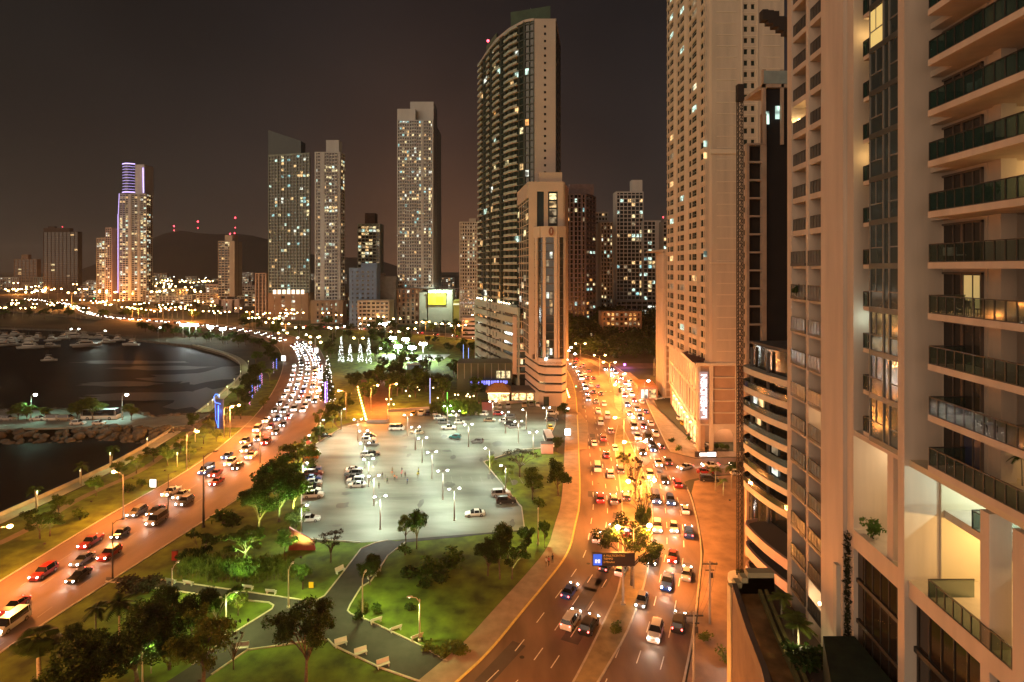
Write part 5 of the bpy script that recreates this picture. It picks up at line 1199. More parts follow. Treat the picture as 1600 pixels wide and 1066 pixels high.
pl('umbrella_dark', 517, 879, 6.4, 'dark spreading tree with open crown below the parking lot', .85); pl('loose', 473, 921, 5, 'small thin tree in the lawn beside the yellow board', .75)
pl('near_dark', 578, 914, 5, 'small dark tree at the bend of the park lane', 1.0); pl('shrub', 633, 868, 2.6, 'dark bush beside the lane at the parking lot exit', 1)
pl('yellow', 634, 852, 6.2, 'left tree of a pair at the parking lot exit', .62); pl('round', 651, 858, 8, 'right tree of a pair at the parking lot exit', .62)
for k, (px, py, h) in enumerate(((640,905,3.2),(668,900,3.6),(690,912,3),(704,890,4.2),(665,920,2.4))): pl('shrub', px, py, h, f'dark bush in the shaded lawn right of the lane, {ORD[k]} from the left', 1.2)
pl('near_dark', 781, 905, 10, 'tall dark conical tree at the lower right corner of the parking lot', .62); pl('grey' if False else 'loose', 800, 905, 7.5, 'greyish leafy tree below the tall dark conical tree', .7); pl('dark', 822, 862, 5, 'dark small tree beside the red box', .85); pl('loose', 851, 856, 6.4, 'thin reddish tree on the lawn near the footpath', .42)
pl('near_dark', 762, 900, 6.5, 'dark tree left of the tall dark conical tree', .9)
pl('umbrella_dark', 812, 745, 8, 'broad flat-crowned tree overhanging the parking lot right edge', 1.05); pl('round', 832, 781, 8, 'tree with slim pale trunk on the lawn right of the parking lot', .85); pl('dark', 872, 775, 8.6, 'round dark tree beside the avenue footpath', .95); pl('yellow', 793, 755, 5, 'yellow-lit tree at the parking lot right corner', .7); pl('yellow', 768, 735, 4.5, 'yellow-lit tree left of the broad flat-crowned tree', .7)
pl('dark', 880, 655, 6.2, 'dark round tree at the foot of the hotel tower', 1); pl('dark', 871, 706, 4.4, 'dark bush-like tree beside the parked bus', 1); pl('shrub', 842, 792, 2.4, 'low dark bush under the pale-trunked tree', 1.4)
pl('shrub_yellow', 713, 1022, 2.3, 'left round yellow-green bush by the avenue footpath', 1.3); pl('shrub_yellow', 702, 1018, 2.0, 'smaller round yellow-green bush touching its neighbour by the footpath', 1.3); pl('shrub_yellow', 567, 955, 2.4, 'round yellow-lit bush inside the lane junction', .8)
for k, (px, py) in enumerate(((668,1014),(680,1020),(692,1024))): pl('shrub_yellow', px, py, 1.6, f'low yellow bush along the lane end, {ORD[k]} from the left', 1.2)
for k, (px, py) in enumerate(((560,968),(588,958),(640,955))): pl('shrub', px, py, 1.8, f'low dark bush inside the junction lawn, {ORD[k]} from the left', 1)
# -- median
pl('near_loose', 987, 916, 11.2, 'leafy lamp-lit tree leaning over the sign on the median', .95); pl('bare', 1003, 835, 12, 'nearer leafless tree on the median', .8); pl('bare', 993, 782, 11, 'farther leafless tree on the median', .75); pl('dark', 1005, 862, 9.5, 'dark narrow tree between the leafless trees and the leaning one', .4)
pl('shrub_yellow', 963, 986, 1.7, 'clipped round bush on the near end of the median', 1.25); pl('yellow', 975, 735, 5.5, 'small yellow-lit tree at the median tip lamp', .7)
pl('dark', 969, 618, 3.4, 'small dark tree on the second median', .9)
# -- right-hand side
pl('palm_light', 1118, 768, 6.5, 'left palm at the side street corner', 1); pl('palm', 1143, 765, 7.6, 'right palm at the side street corner', .9); pl('palm_light', 1130, 775, 4.5, 'short palm between the two corner palms', 1)
for k, (px, py) in enumerate(((1060,705),(1050,692),(1078,690))): pl('shrub', px, py, 2.2, f'dark shrub in the hotel forecourt, {ORD[k]} counted towards the camera', .9)
pl('round', 1018, 622, 4.2, 'round clipped tree in front of the kiosk', .9)
for k, (px, py) in enumerate(((1136,704),(1128,703),(1120,702))): pl('shrub', px, py, 2.6, f'planter shrub under the hotel arch, {ORD[k]} from the right', .7)
pl('shrub', 1158, 905, 2.2, 'green shrub in the oval white planter', .7); pl('shrub_yellow', 1138, 1040, 3.2, 'lit shrub at the bottom beside the glass edge', 1); pl('shrub_yellow', 1103, 1000, 1.6, 'low shrub at the foot of the near utility pole', 1.2)
t = thing('planter', 'oval white planter at the foot of the curved terraces', 'planter', (*G(1158,912,.14),.14)); b = MB(); b.prism([(2.1*math.cos(a*PI/8), 3.2*math.sin(a*PI/8)) for a in range(16)], 0, .7); b.build('basin', W_white, t)
for k, (tx, ty, h) in enumerate(((52.6,24.6,2.4),(50.2,24.7,2.2),(48.0,24.3,2.8),(46.2,24.4,2.2))):
    plant('palm_light' if k < 3 else 'shrub', ty-.2*k, tx, h, f'potted palm on the podium terrace, {ORD[k]} from its far end' if k < 3 else 'dark bush on the podium terrace beside the potted palms', 24.05, sc=1.6)
plant('shrub', XF(42.6)+.6, 42.7, 1.7, 'dark bush on the lit ledge of the near tower', 36.05, sc=.8); plant('shrub', XF(45.2)-1.2, 45.0, 1.2, 'small dark bush at the foot of the near tower column', 24.05, sc=.8)
plant('palm', XF(30.4)+3.0, 31.9, 2.0, 'potted palm on a yellow-lit balcony of the near tower', LV[0]+.4, sc=.9); plant('shrub', XF(31.3)+1.2, 32, 1.5, 'round topiary bush on the brightest balcony of the near tower', LV[5]+.4, sc=.55)
plant('shrub', XF(54)-.2, 54, 1.3, 'balcony bush on the lit corner loggia of the near tower', 56-FL*1+.6, sc=.6)
# -- promenade side of the boulevard
prom = [('round',78,838,5.4),('loose',62,842,6.0),('shrub',125,812,3),('loose',92,805,5),('palm',127,760,6.5),('palm',57,800,6.5),('yellow',213,740,5.2),('round',186,748,4.6),('light',262,728,5.5),('round',150,775,5),('shrub',200,770,3),('shrub',222,760,2.4),
        ('yellow',282,708,5),('umbrella',318,694,5.2),('palm',174,733,7),('loose',240,722,5),('light',296,722,5),('shrub',255,708,3.5),('yellow',328,678,5),('umbrella',352,662,6),('dark',365,655,6.5),('dark',384,640,8),('dark',376,655,6),('light',338,690,4),('dark',300,672,6),
        ('dark',392,620,9),('loose',372,628,7),('umbrella',421,596,7),('dark',398,602,9),('dark',385,612,8),('round',408,588,8),('dark',430,575,9),('round',400,570,8),('light',412,640,5),('dark',420,562,9),('round',395,590,7)]
DESC = {'round':'green round tree','loose':'loose-leaved tree','shrub':'dark low bush','palm':'slim palm','yellow':'yellow-lit small tree','light':'bright green lit tree','umbrella':'flat-crowned lit tree','dark':'dark bushy tree'}
prom.sort(key=lambda q: -q[2])
for k, (kd, px, py, h) in enumerate(prom): pl(kd, px, py, h, f'{DESC[kd]} on the promenade lawn, {ORD[k]} counting away from the camera', 1.0 if kd != 'palm' else .9)
# -- shoreline trees of the far curve, trees of the far park, boulevard verge
rr = random.Random(31); far = []
for k in range(34):
    t = k/33; px = 432-220*t+rr.uniform(-5,5); py = 548-32*t+rr.uniform(-5,4); far.append(('far', px, py, rr.uniform(5,9)))
for k, (kd, px, py, h) in enumerate(far): pl(kd, px, py, h, f'tree along the far curved shore, {ORD[k]} from the boulevard bend', 1.1, group='trees along the far shore')
far = [(rr.uniform(585,800), rr.uniform(563,628)) for k in range(40)]+[(rr.uniform(548,600), rr.uniform(585,632)) for k in range(8)]
far.sort()
far += [(rr.uniform(505,745), rr.uniform(527,562)) for k in range(34)]; far = sorted(far)[:len(ORD)*2]
for k, (px, py) in enumerate(far): pl('far' if k % 3 else 'dark', px, py, rr.uniform(6,10), f'tree in the park behind the parking lot, {ORD[k]} counting from the left' if k < 49 else f'tree in the park behind the parking lot, {ORD[len(far)-1-k]} counting back from the hotel side', 1.0, group='trees in the park behind the parking lot')
far = sorted((rr.uniform(375,745), rr.uniform(497,528)) for k in range(44))
for k, (px, py) in enumerate(far): pl('far', px, py, rr.uniform(7,12), f'tree along the inner avenue below the far towers, {ORD[k]} from the left', 1.1, group='trees along the inner avenue')
far = sorted((rr.uniform(0,370), rr.uniform(480,500)) for k in range(34))
for k, (px, py) in enumerate(far): pl('far', px, py, rr.uniform(8,13), f'dark far tree across the marina, {ORD[k]} from the left', 1.2, group='far trees across the marina')
for k, (px, py, h) in enumerate(((498,690,5),(506,672,7),(516,655,6),(520,668,6),(530,655,7),(542,645,8))): pl('yellow' if k in (1,3) else 'dark', px, py, h, f'tree on the verge between boulevard and parking lot, {ORD[k]} from the left', 1)
for k, px in enumerate((28,42,70,120,145,205)): pl('light', px, 657, (6.5,5.5,5,7,8.5,6)[k], f'green-lit bush tree on the breakwater, {ORD[k]} from the left', 1.15, z=1.2)
# dark wooded slope behind the hotel
b = MB(); rr = random.Random(12); cl = []
for i in range(330):
    px = rr.uniform(884, 1040); Y = rr.uniform(355, 470); x = XY(px, Y)[0]; z = 3+ (Y-355)*.14+rr.uniform(0,6); cl.append(((x,Y,z), rr.uniform(3,6), .8))
leaves(b, cl, 26000, 1.0, rr); tag(b.build('wooded_slope', F_dark), 'dark wooded slope rising behind the avenue bend', 'woods', kind='stuff')
# conical festive tree and light sculptures
def strings(root, h, w, n, m, seed=1, r=.12, name='fairy_lights'):
    rnd = random.Random(seed); b = MB()
    for k in range(n): z = h*rnd.uniform(.03,.97); a = rnd.uniform(0,2*PI); q = w*(1-z/h)*.5+.15; b.ball((q*math.cos(a), q*math.sin(a), z), r, 5, 4)
    o = b.build(name, m, root); return o
M_fw = mat('fairy_white', (.5,.5,.5), .5, emit=(.9,1,.95), es=7); M_fp = mat('fairy_purple', (.3,.2,.5), .5, emit=(.5,.3,1), es=6)
x, y = G(512, 628); tr = plant('cone', x, y, 20.5, 'tall conical tree hung with purple and white fairy lights', 0, sc=1.15)
t = thing('light_string', 'fairy lights wound round the tall conical tree', 'light string', (x, y, 0)); strings(t, 20, 6, 130, M_fw, 3, .11); 
b = MB()
for k in range(14): b.ball((0, -3.1+.0*k, .6+k*.62), .24, 6, 4); b.ball((.7, -3.0, .9+k*.62), .14, 5, 4)
b.build('purple_drop', M_fp, t)
for k, (px, py, h) in enumerate(((533,567,16),(547,566,11),(563,566,11),(576,569,16))):
    x, y = G(px, py); t = thing('light_cone', f'open cone of white festive lights on the far lawn, {ORD[k]} from the left', 'light sculpture', (x,y,0), 0, 'white light cones on the far lawn'); b = MB()
    for q in range(8): a = 2*PI*q/8; b.tube([(1.6*math.cos(a),1.6*math.sin(a),0),(.2*math.cos(a),.2*math.sin(a),h)], .05, 4)
    b.build('frame', W_grey, t); strings(t, h, 3.4, 70, M_fw, 40+k, .15)
for k, (px, py) in enumerate(((394,622),(398,617),(402,611),(406,606),(409,601),(427,583),(432,577),(390,633))):
    x, y = G(px, py); t = thing('light_wrapped_post', f'post wrapped in blue and pink lights by the boulevard, {ORD[k]} from the near end', 'light post', (x,y,0), 0, 'light-wrapped posts by the boulevard'); b = MB(); b.tube([(0,0,0),(0,0,6.2)], .13, 6); b.build('post', W_grey, t)
    b = MB(); b.tube([(.24*math.cos(q*.9), .24*math.sin(q*.9), q*.16) for q in range(38)], .07, 4); b.build('light_spiral', (M_bneon, M_pink, M_purple)[k % 3], t)
for k, (px, py, h, m) in enumerate(((672,632,11,0),(724,585,16,0),(732,588,15,0),(699,640,7,1))):
    x, y = G(px, py); t = thing('lit_mast', ('slim mast glowing blue in the park behind the parking lot','first of two tall pale blue glowing masts by the dark block','second of two tall pale blue glowing masts by the dark block','slim mast glowing green above the bamboo hedge')[k], 'mast', (x,y,0)); b = MB(); b.tube([(0,0,0),(0,0,h)], .1, 6); b.build('pole', W_grey, t)
    b = MB(); b.box(-.14,.14,-.2,-.12,.4,h-.2); b.build('light_strip', mat('strip_blue',(.2,.3,.5),.5,emit=(.2,.35,.9),es=1.8) if m == 0 else mat('strip_green',(.1,.4,.1),.5,emit=(.15,1,.1),es=2.2), t)
# ================================================================ LAMPS
M_pole = mat('pole_grey', (.34,.32,.28), .6, var=.1); M_poled = mat('pole_dark', (.06,.05,.045), .7)
M_sod = mat('sodium_glow', (.6,.4,.1), .4, emit=(1,.62,.22), es=42); M_wht = mat('white_glow', (.6,.6,.6), .4, emit=(.93,1,.88), es=42); M_flood = mat('flood_glow', (.7,.7,.7), .4, emit=(.93,1,.95), es=80)
SOD = (1,.31,.055); LOTC = (.86,1,.76)
def lamp_proto(name, h, arms, arm, m, col, kind, energy, pole=M_pole, r=.30, heads='bowl', light=True, spot=150, cat='street lamp'):
    t = thing(name, 'proto', cat); b = MB(); b.tube([(0,0,0),(0,0,h*.5),(0,0,h-.3)], [.16,.12,.08], 8)
    b.tube([(0,0,0),(0,0,.35)], .26, 8); b.build('pole', pole, t)
    for i in range(arms):
        s = 1 if i == 0 else -1
        a = MB(); a.tube([(0,0,h-.7),(s*arm*.35,0,h-.1),(s*arm,0,h)], [.07,.06,.05], 6); a.build('arm', pole, t)
        hd = MB(); hd.add([(s*(arm-.45),-.17,h+.02),(s*(arm+.45),-.14,h+.02),(s*(arm+.45),.14,h+.02),(s*(arm-.45),.17,h+.02),(s*(arm-.35),-.1,h+.17),(s*(arm+.3),-.08,h+.14),(s*(arm+.3),.08,h+.14),(s*(arm-.35),.1,h+.17)], [(0,3,2,1),(4,5,6,7),(0,1,5,4),(1,2,6,5),(2,3,7,6),(3,0,4,7)])
        hd.build('lamp_head', pole, t)
        g_ = MB(); g_.ball((s*(arm+.05),0,h-.05), r, 10, 6, 0, 1.25, 1., .8); g_.build('lens', m, t)
        if light: lamp_light('lamp_light', kind, energy, col, (s*(arm+.05),0,h-.45), t, .25, spot, .5)
    return freeze(t)
lampP = {}
def lamp(kind, x, y, rz, label, group, z=0, sc=None):
    """first call moves the prototype itself, later calls copy it"""
    if kind not in lampP:
        lampP[kind] = dict(
          avenue=lambda: lamp_proto('street_lamp', 11, 2, 2.8, M_sod, SOD, 'POINT', 26000, r=.4),
          single=lambda: lamp_proto('street_lamp', 10.5, 1, 2.6, M_sod, SOD, 'POINT', 24000, r=.36),
          lot=lambda: lamp_proto('parking_lamp', 7.2, 2, 1.1, M_wht, LOTC, 'SPOT', 2500, r=.22, spot=160),
          lot1=lambda: lamp_proto('parking_lamp', 7.2, 1, 1.1, M_wht, LOTC, 'SPOT', 3400, r=.22, spot=160),
          park=lambda: lamp_proto('park_lamp', 6.6, 1, 1.5, mat('park_glow',(.5,.5,.4),.4,emit=(.9,.95,.6),es=2.5), (.88,1,.32), 'SPOT', 2900, r=.14, spot=165, pole=mat('pole_pale',(.55,.52,.42),.6)),
          far=lambda: lamp_proto('street_lamp', 11, 2, 2.6, M_sod, SOD, 'POINT', 0, r=.55, light=False),
          farw=lambda: lamp_proto('street_lamp', 9, 1, 1.6, M_wht, LOTC, 'POINT', 0, r=.5, light=False),
          dark=lambda: lamp_proto('unlit_pole', 12, 1, 1.8, M_poled, SOD, 'POINT', 0, r=.1, light=False, pole=M_poled))[kind]()
        o = lampP[kind]; o.location = (x,y,z); o.rotation_euler = (0,0,rz); o['label'] = label
        if group: o['group'] = group
    else: o = dup(lampP[kind], (x,y,z), rz, label, group)
    if not group and 'group' in o.keys(): del o['group']
    if sc: o.scale = (sc,sc,sc)
    return o
for k, (px, py) in enumerate(((990,822),(1002,751),(992,690),(975,652),(972,601),(966,584),(952,566),(937,555),(907,537))):
    x, y = G(px, py, 11); lamp('avenue', x, y, .12*(k < 5)+.0, f'twin orange street lamp on the avenue median, {ORD[k]} from the near end', 'twin lamps along the avenue')
for k, (px, py, rz, l) in enumerate(((178,737,2.9,'leaning orange lamp on the promenade lawn beside the white lightbox'),(15,822,.2,'orange lamp glaring at the far left edge of the promenade lawn'),(421,668,0.1,'orange lamp on the left verge of the boulevard bend'),(308,674,.3,'orange lamp on the lawn below the blue figure panel'),(373,633,.4,'orange lamp under trees left of the boulevard bend'),(1034,561,2.6,'orange lamp at the corner of the cream hotel flank'),(493,560,0,'first orange lamp on the right of the boulevard bend'),(497,578,0,'second orange lamp on the right of the boulevard bend'),(884,520,0,'orange lamp close beside the hotel tower flank'),(590,602,0,'left orange lamp over the brown ramp'),(619,600,0,'right orange lamp over the brown ramp'),(1168,640,2.6,'orange lamp seen low between hoist mast and curved balconies'))):
    x, y = G(px, py, 10.5); lamp('single', x-2.6*math.cos(rz), y-2.6*math.sin(rz), rz, l, None)
lamp('avenue', 1.0, 57, .4, 'unseen twin orange lamp added on the nearest end of the median', 'twin lamps along the avenue')  # added out of view to light the near avenue orange
for k, (x, y) in enumerate(((-94,72),(-60,60),(-95,190),(-62,215))): lamp('single', x, y, 0 if k % 2 == 0 else PI, ('unseen orange lamp added on the bay side verge at the bottom left','unseen orange lamp added on the park verge at the bottom left','orange lamp on the bay side verge halfway to the bend','orange lamp on the park verge above the parking lot')[k], None)  # the nearest pair is added out of view to tint the boulevard orange
lot_pts = [(559,655),(568,673),(570,692),(576,717),(584,743),(594,775),(637,648),(649,667),(660,684),(675,706),(692,735),(710,763),(713,642),(732,663),(770,627),(789.5,644),(810,658),(833,675),(854,637),(699,634)]
for k, (px, py) in enumerate(sorted(lot_pts)): x, y = G(px, py, 7.2); lamp('lot', x, y, .25, f'twin-head white lamp post on the parking lot, {ORD[k]} counting from the left', 'lamp posts of the parking lot')
for k, (px, py) in enumerate(((471,789),(473,723),(477,680),(500,656),(533,639),(822,640),(765,700),(790,727))): x, y = G(px, py, 7.2); lamp('lot1', x, y, 0 if k < 5 else PI, f'single-head lamp post at the parking lot edge, {ORD[k]} clockwise from the near left corner', 'lamp posts at the parking lot edge')
for k, (px, py, rz, l) in enumerate(((640,933,PI,'curved white park lamp on the dark lawn right of the junction'),(369,925,0.1,'curved white park lamp over the lane at the left branch'),(278,878,1.5,'straight pale park lamp beside the first bench'),(571,893,1.5,'slim pale park lamp at the bend of the lane'),(841,795,1.5,'slim park lamp on the lawn near the avenue'),(235,1005,1.5,'short lamp glowing green among the bottom left trees'),(457,880,1.5,'park lamp hidden by the bright green tree'))):
    x, y = G(px, py, 6.6); lamp('park', x-1.5*math.cos(rz), y-1.5*math.sin(rz), rz, l, None)
for k, (px, py, h) in enumerate(((318,824,16),(176,905,10.5),(263,800,9))):
    x, y = G(px, py); lamp('dark', x, y, .6, ('tall thin dark pole on the park verge of the boulevard','thin unlit pole on the boulevard left of the lane mouth','short thin unlit pole beside the boulevard')[k], None, sc=h/12)
rr = random.Random(77); fl = []
for px, py in ((390,489),(407,493),(432,500),(418,491),(443,491),(450,491),(446,508),(468,514),(394,499),(421,506),(442,523),(492,529),(493,538),(355,489),(340,491),(322,488),(300,486),(286,484),(269,486),(246,488),(232,486),(216,484),(204,482),(520,514),(566,499),(574,500),(620,500),(656,506),(665,505),(686,508),(696,508),(711,511),(722,510),(743,494),(751,525),(617,521),(643,516),(560,531)):
    fl.append((px, py))
for k in range(150): fl.append((rr.uniform(-5,340) if k < 118 else rr.uniform(330,620), rr.uniform(443,484) if k < 118 else rr.uniform(470,500)))
for k, (px, py) in enumerate(fl):
    py = max(py, 441); x, y = G(px, py, 11); lamp('far', x, y, rr.uniform(-.4,.4), 'small orange street lamp glowing in the low far city', 'orange lamps of the far city', sc=1.1 if py > 470 else 2.0)
fl = [(524,512),(514,513),(461,528),(493,527),(535,510),(573,508),(605,503),(590,506),(560,506),(345,515),(120,514),(108,514),(161,517),(247,512),(590,545),(632,560),(1007,595),(884,548),(888,543),(894,553),(1022,560),(440,516),(475,523)]
for k in range(16): fl.append((rr.uniform(240,330), rr.uniform(428,444)))
for k, (px, py) in enumerate(fl): py = max(py, 431); x, y = G(px, py, 9); lamp('farw', x, y, 0, 'small white lamp glowing in the low far city and its parks', 'white lamps of the far city', sc=1 if py > 470 else 1.6)
x, y = G(1006, 595, 9); 
# orange far light that reaches the ground: a few strong lights added among the far lamps
for px, py, e in ((446,508,9000),(300,486,90000),(216,484,90000),(566,499,6000),(665,505,14000),(722,510,14000),(100,470,200000),(160,462,200000),(390,489,20000),(30,452,300000),(250,470,120000)): x, y = G(px, py, 11); lamp_light('lamp_light', 'POINT', e, SOD, (x, y-3, 11), size=1)
# stadium style flood towers
def floodtower(px, py, h, label, e, n=4):
    x, y = G(px, py, h); t = thing('floodlight_tower', label, 'floodlight', (x,y,0)); b = MB(); b.tube([(0,0,0),(0,0,h)], [.3,.18], 8); b.build('pole', M_pole, t)
    b = MB(); b.box(-1.7,1.7,-.1,.1,h-.1,h+.1); b.build('crossbar', M_pole, t)
    for k in range(n): q = MB(); q.ball((-1.35+k*.9*4/n, -.25, h-.15), 1.05, 8, 6, 0, 1, .6, .8); q.build('flood_lamp', M_flood, t)
    lamp_light('flood_light', 'SPOT', e, (.82,1,.86), (0,-.6,h-.6), t, .6, 165, .4, (0,-.25,-1))
for k, (px, py) in enumerate(((614,528),(634,530),(661,537),(622,541),(644,543))): floodtower(px, py, 10, f'blinding white floodlight over the sports court, {ORD[k]} of the cluster behind the park', 100000)
for k, (px, py) in enumerate(((286,507),(296,508),(306,508),(329,511),(348,514))): floodtower(px, py, 11, f'blinding white floodlight on the far shore, {ORD[k]} from the left', 7000)
floodtower(602, 506, 12, 'single tall white floodlight below the cream office block', 5000, 2)
# sports court and lit white stand under the flood cluster
x, y = G(645, 560); b = MB(); b.sheet([(x-19,y-8),(x+19,y-8),(x+22,y+16),(x-22,y+16)], .05); tag(b.build('sports_court', mat('court_white',(.55,.6,.55),.8)), 'pale floodlit sports court behind the park', kind='structure')
t = thing('court_pavilion', 'small white pavilion with blue side beside the floodlit court', 'pavilion', (*G(647,578),0)); b = MB(); b.box(-4,4,0,5,0,2.8); b.build('wall', mat('pavilion_blue',(.15,.3,.45),.7), t); b = MB(); b.box(-4.6,4.6,-.6,5.6,2.82,3.2); b.build('roof', W_white, t)
t = thing('court_fence', 'mesh fence with white rail round the floodlit court', 'fence', (x,y,0)); b = MB()
for k in range(20): b.tube([(-20+k*2.1,-8.6,0),(-20+k*2.1,-8.6,3.4)], .05, 4)
b.box(-20,20,-8.64,-8.56,3.3,3.4); b.box(-20,20,-8.64,-8.56,1.6,1.66); b.build('rails', W_white, t)
# string of warm bollard lamps down the brown ramp
for k in range(13):
    t_ = k/12; px = 559+13*t_**1.1; py = 605+50*t_; x, y = G(px, py, 1); t = thing('bollard_lamp', f'warm bollard lamp down the brown ramp, {ORD[k]} from the top', 'bollard lamp', (x,y,0), 0, 'bollard lamps down the ramp')
    b = MB(); b.tube([(0,0,0),(0,0,.8)], .09, 6); b.build('post', M_poled, t); b = MB(); b.ball((0,0,1.0), .30+.12*t_, 8, 6); b.build('lamp', mat('bollard_glow',(.5,.3,.1),.4,emit=(1,.52,.13),es=14), t)
    if k % 3 == 0: lamp_light('bollard_light', 'POINT', 900+1500*t_, SOD, (0,0,1.8), t, .3)
for k, (px, py) in enumerate(sorted(((604,624),(611,624),(607,632),(615,632),(640,619),(634,611),(711,617),(716,617),(729,619),(734,620),(740,619),(731,616),(693,613),(677,606),(652,605),(655,609),(675,634),(684,622)))):
    x, y = G(px, py, 2.5); t = thing('globe_lamp', f'warm garden globe lamp behind the parking lot, {ORD[k]} from the left', 'garden lamp', (x,y,0), 0, 'garden globe lamps'); b = MB(); b.tube([(0,0,0),(0,0,2.3)], .05, 6); b.build('post', M_poled, t); b = MB(); b.ball((0,0,2.5), .26, 8, 6); b.build('globe', mat('globe_glow',(.5,.4,.2),.4,emit=(1,.75,.35),es=12), t)
    if k % 4 == 0: lamp_light('globe_light', 'POINT', 700, (1,.6,.25), (0,0,3.1), t, .3)
# ground floodlights that light single trees, each with its housing
def uplight(px, py, e, col, label, dz=-3.2, dy=-2., spot=110, zt=5):
    x, y = G(px, py); t = thing('ground_floodlight', label, 'floodlight', (x+1.2, y+dz, .1)); b = MB(); b.box(-.2,.2,-.12,.12,0,.3); b.build('housing', M_poled, t)
    lamp_light('beam', 'SPOT', e*2.6, col, (0,.1,.45), t, .15, spot, .7, (-.25, -dz, zt))
GR = (.55,1,.22); GY = (.85,1,.18)
for k, (px, py, e, c, l) in enumerate(((383,882,5200,GR,'ground floodlight under the bright flat-crowned tree'),(367,918,1500,GR,'ground floodlight before the tall hedge'),(445,868,900,GR,'ground floodlight at the parking lot corner trees'),(460,795,2500,GY,'ground floodlight in the clump by the parking lot'),(474,735,2000,GY,'ground floodlight behind the clump by the parking lot'),(318,1040,1500,GY,'ground floodlight under the yellow-leaved tree'),(240,1045,900,GR,'ground floodlight under the small green-lit palm'),(372,955,700,GY,'ground floodlight under the curved white lamp'),
    (213,742,1200,GY,'ground floodlight on the promenade lawn near the lightbox'),(262,730,1200,GY,'ground floodlight on the promenade lawn before the benches'),(318,696,1500,GY,'ground floodlight under the flat-crowned promenade tree'),(80,840,900,GY,'ground floodlight at the left promenade trees'),(352,664,1500,GY,'ground floodlight near the blue figure panel'),(421,598,1500,GY,'ground floodlight under the far flat-crowned tree'),(296,724,1000,GY,'ground floodlight beside the path trees'),(150,777,700,GY,'ground floodlight left on the promenade lawn'),
    (404,838,5000,GY,'added ground floodlight greening the broad dark tree of the clump'),(436,820,5000,GR,'added ground floodlight greening the tall dark tree of the clump'),(470,860,2500,GR,'added ground floodlight beside the dark red wall panel'),(640,880,2500,(.6,1,.2),'added ground floodlight greening the lawn below the parking lot exit'),(790,890,1800,GY,'added ground floodlight before the tall dark conical tree'),  # this row of uplights is added to brighten the greens beside the lot
    (700,650,1800,(.4,1,.1),'ground floodlight at the green bamboo hedge'),(720,648,1500,(.7,1,.1),'second ground floodlight at the bamboo hedge'),(793,758,1200,GY,'ground floodlight at the parking lot right corner'),(768,737,900,GY,'ground floodlight left of the flat-crowned tree'),(36,661,5000,(.3,1,.1),'first ground floodlight from the left on the breakwater'),(70,661,3500,(.3,1,.1),'second ground floodlight from the left on the breakwater'),(122,661,5000,(.3,1,.1),'third ground floodlight from the left on the breakwater'),(147,661,6000,(.3,1,.1),'fourth ground floodlight from the left on the breakwater'),(570,640,900,GY,'ground floodlight beside the ramp trees'),(513,668,1100,GY,'ground floodlight on the verge trees'),(1125,775,500,(1,.9,.3),'ground floodlight at the corner palms'),(600,575,2500,GR,'ground floodlight in the far park left'),(690,580,2500,GR,'ground floodlight in the far park right'))):
    uplight(px, py, e, c, l)
x, y = G(150, 655, 1.2); lamp_light('breakwater_light', 'SPOT', 4000, (.6,1,.85), (x+8, y-1, 9), size=.3, spot=150, aim=(-.3,0,-1)); x, y = G(50, 655, 1.2); lamp_light('breakwater_light', 'SPOT', 3500, (.5,1,.7), (x, y, 9), size=.3, spot=150, aim=(.2,0,-1))
for k, px in enumerate((50,158)): x, y = G(px, 655, 1.2); lamp('farw', x+(8 if k else 0), y-.5, 0, f'{("left","right")[k]} lamp pole on the breakwater', None, z=1.2)
for k in range(5): pl('hedge', 686+k*13, 650, 5.0, f'length of green-lit bamboo hedge behind the parking lot, {ORD[k]} from the left', .17, cat='hedge')
# promenade marker posts with lit sides
for k, (px, py) in enumerate(sorted(((332,640),(343,632),(355,618),(366,605),(376,592),(325,647),(277,730),(292,700),(305,690),(125,757),(172,730),(58,795),(230,705),(388,575),(355,655)))):
    x, y = G(px, py); t = thing('light_post', f'slim pale light post by the promenade, {ORD[k]} from the left', 'light post', (x,y,0), 0, 'slim light posts by the promenade'); b = MB(); b.tube([(0,0,0),(0,0,3.4)], .11, 6); b.build('post', mat('post_cream',(.6,.58,.42),.6), t); b = MB(); b.tube([(0,0,3.4),(0,0,4.1)], .14, 6); b.build('lamp', mat('post_glow',(.5,.5,.4),.4,emit=(.85,.9,.5),es=2.2), t)
    if k % 2 == 0: lamp_light('post_light', 'POINT', 800, (.9,1,.4), (0,0,4.5), t, .2)
# lightbox signs
def lightbox(px, py, w, h, z, label, es=4):
    x, y = G(px, py); t = thing('lightbox', label, 'lit sign', (x,y,0)); b = MB(); b.box(-w/2-.08,w/2+.08,0,.25,z-.08,z+h+.08); b.tube([(-w*.3,.12,0),(-w*.3,.12,z)], .05, 6); b.tube([(w*.3,.12,0),(w*.3,.12,z)], .05, 6); b.build('frame', M_poled, t)
    b = MB(); b.box(-w/2,w/2,-.03,0,z,z+h); b.build('face', mat('lightbox_glow',(.8,.8,.8),.4,emit=(.97,1,1),es=3.2), t); lamp_light('box_light', 'POINT', 120, (.9,1,1), (0,-1.2,z+h/2), t, .4)
lightbox(239,766,1.5,1.9,.8,'white glowing lightbox on the promenade lawn by the boulevard'); lightbox(886,648,1.9,2.0,.6,'farther white lightbox between parking lot and avenue'); lightbox(887,683,1.9,2.1,.6,'nearer white lightbox between parking lot and avenue')
lightbox(500,594,2.2,2.6,.8,'white lightbox on the right verge of the boulevard bend'); lightbox(443,566,2.4,3,.8,'white lightbox on the left verge of the boulevard bend'); lightbox(494,553,2.4,3,.8,'farthest white lightbox on the right verge of the bend')
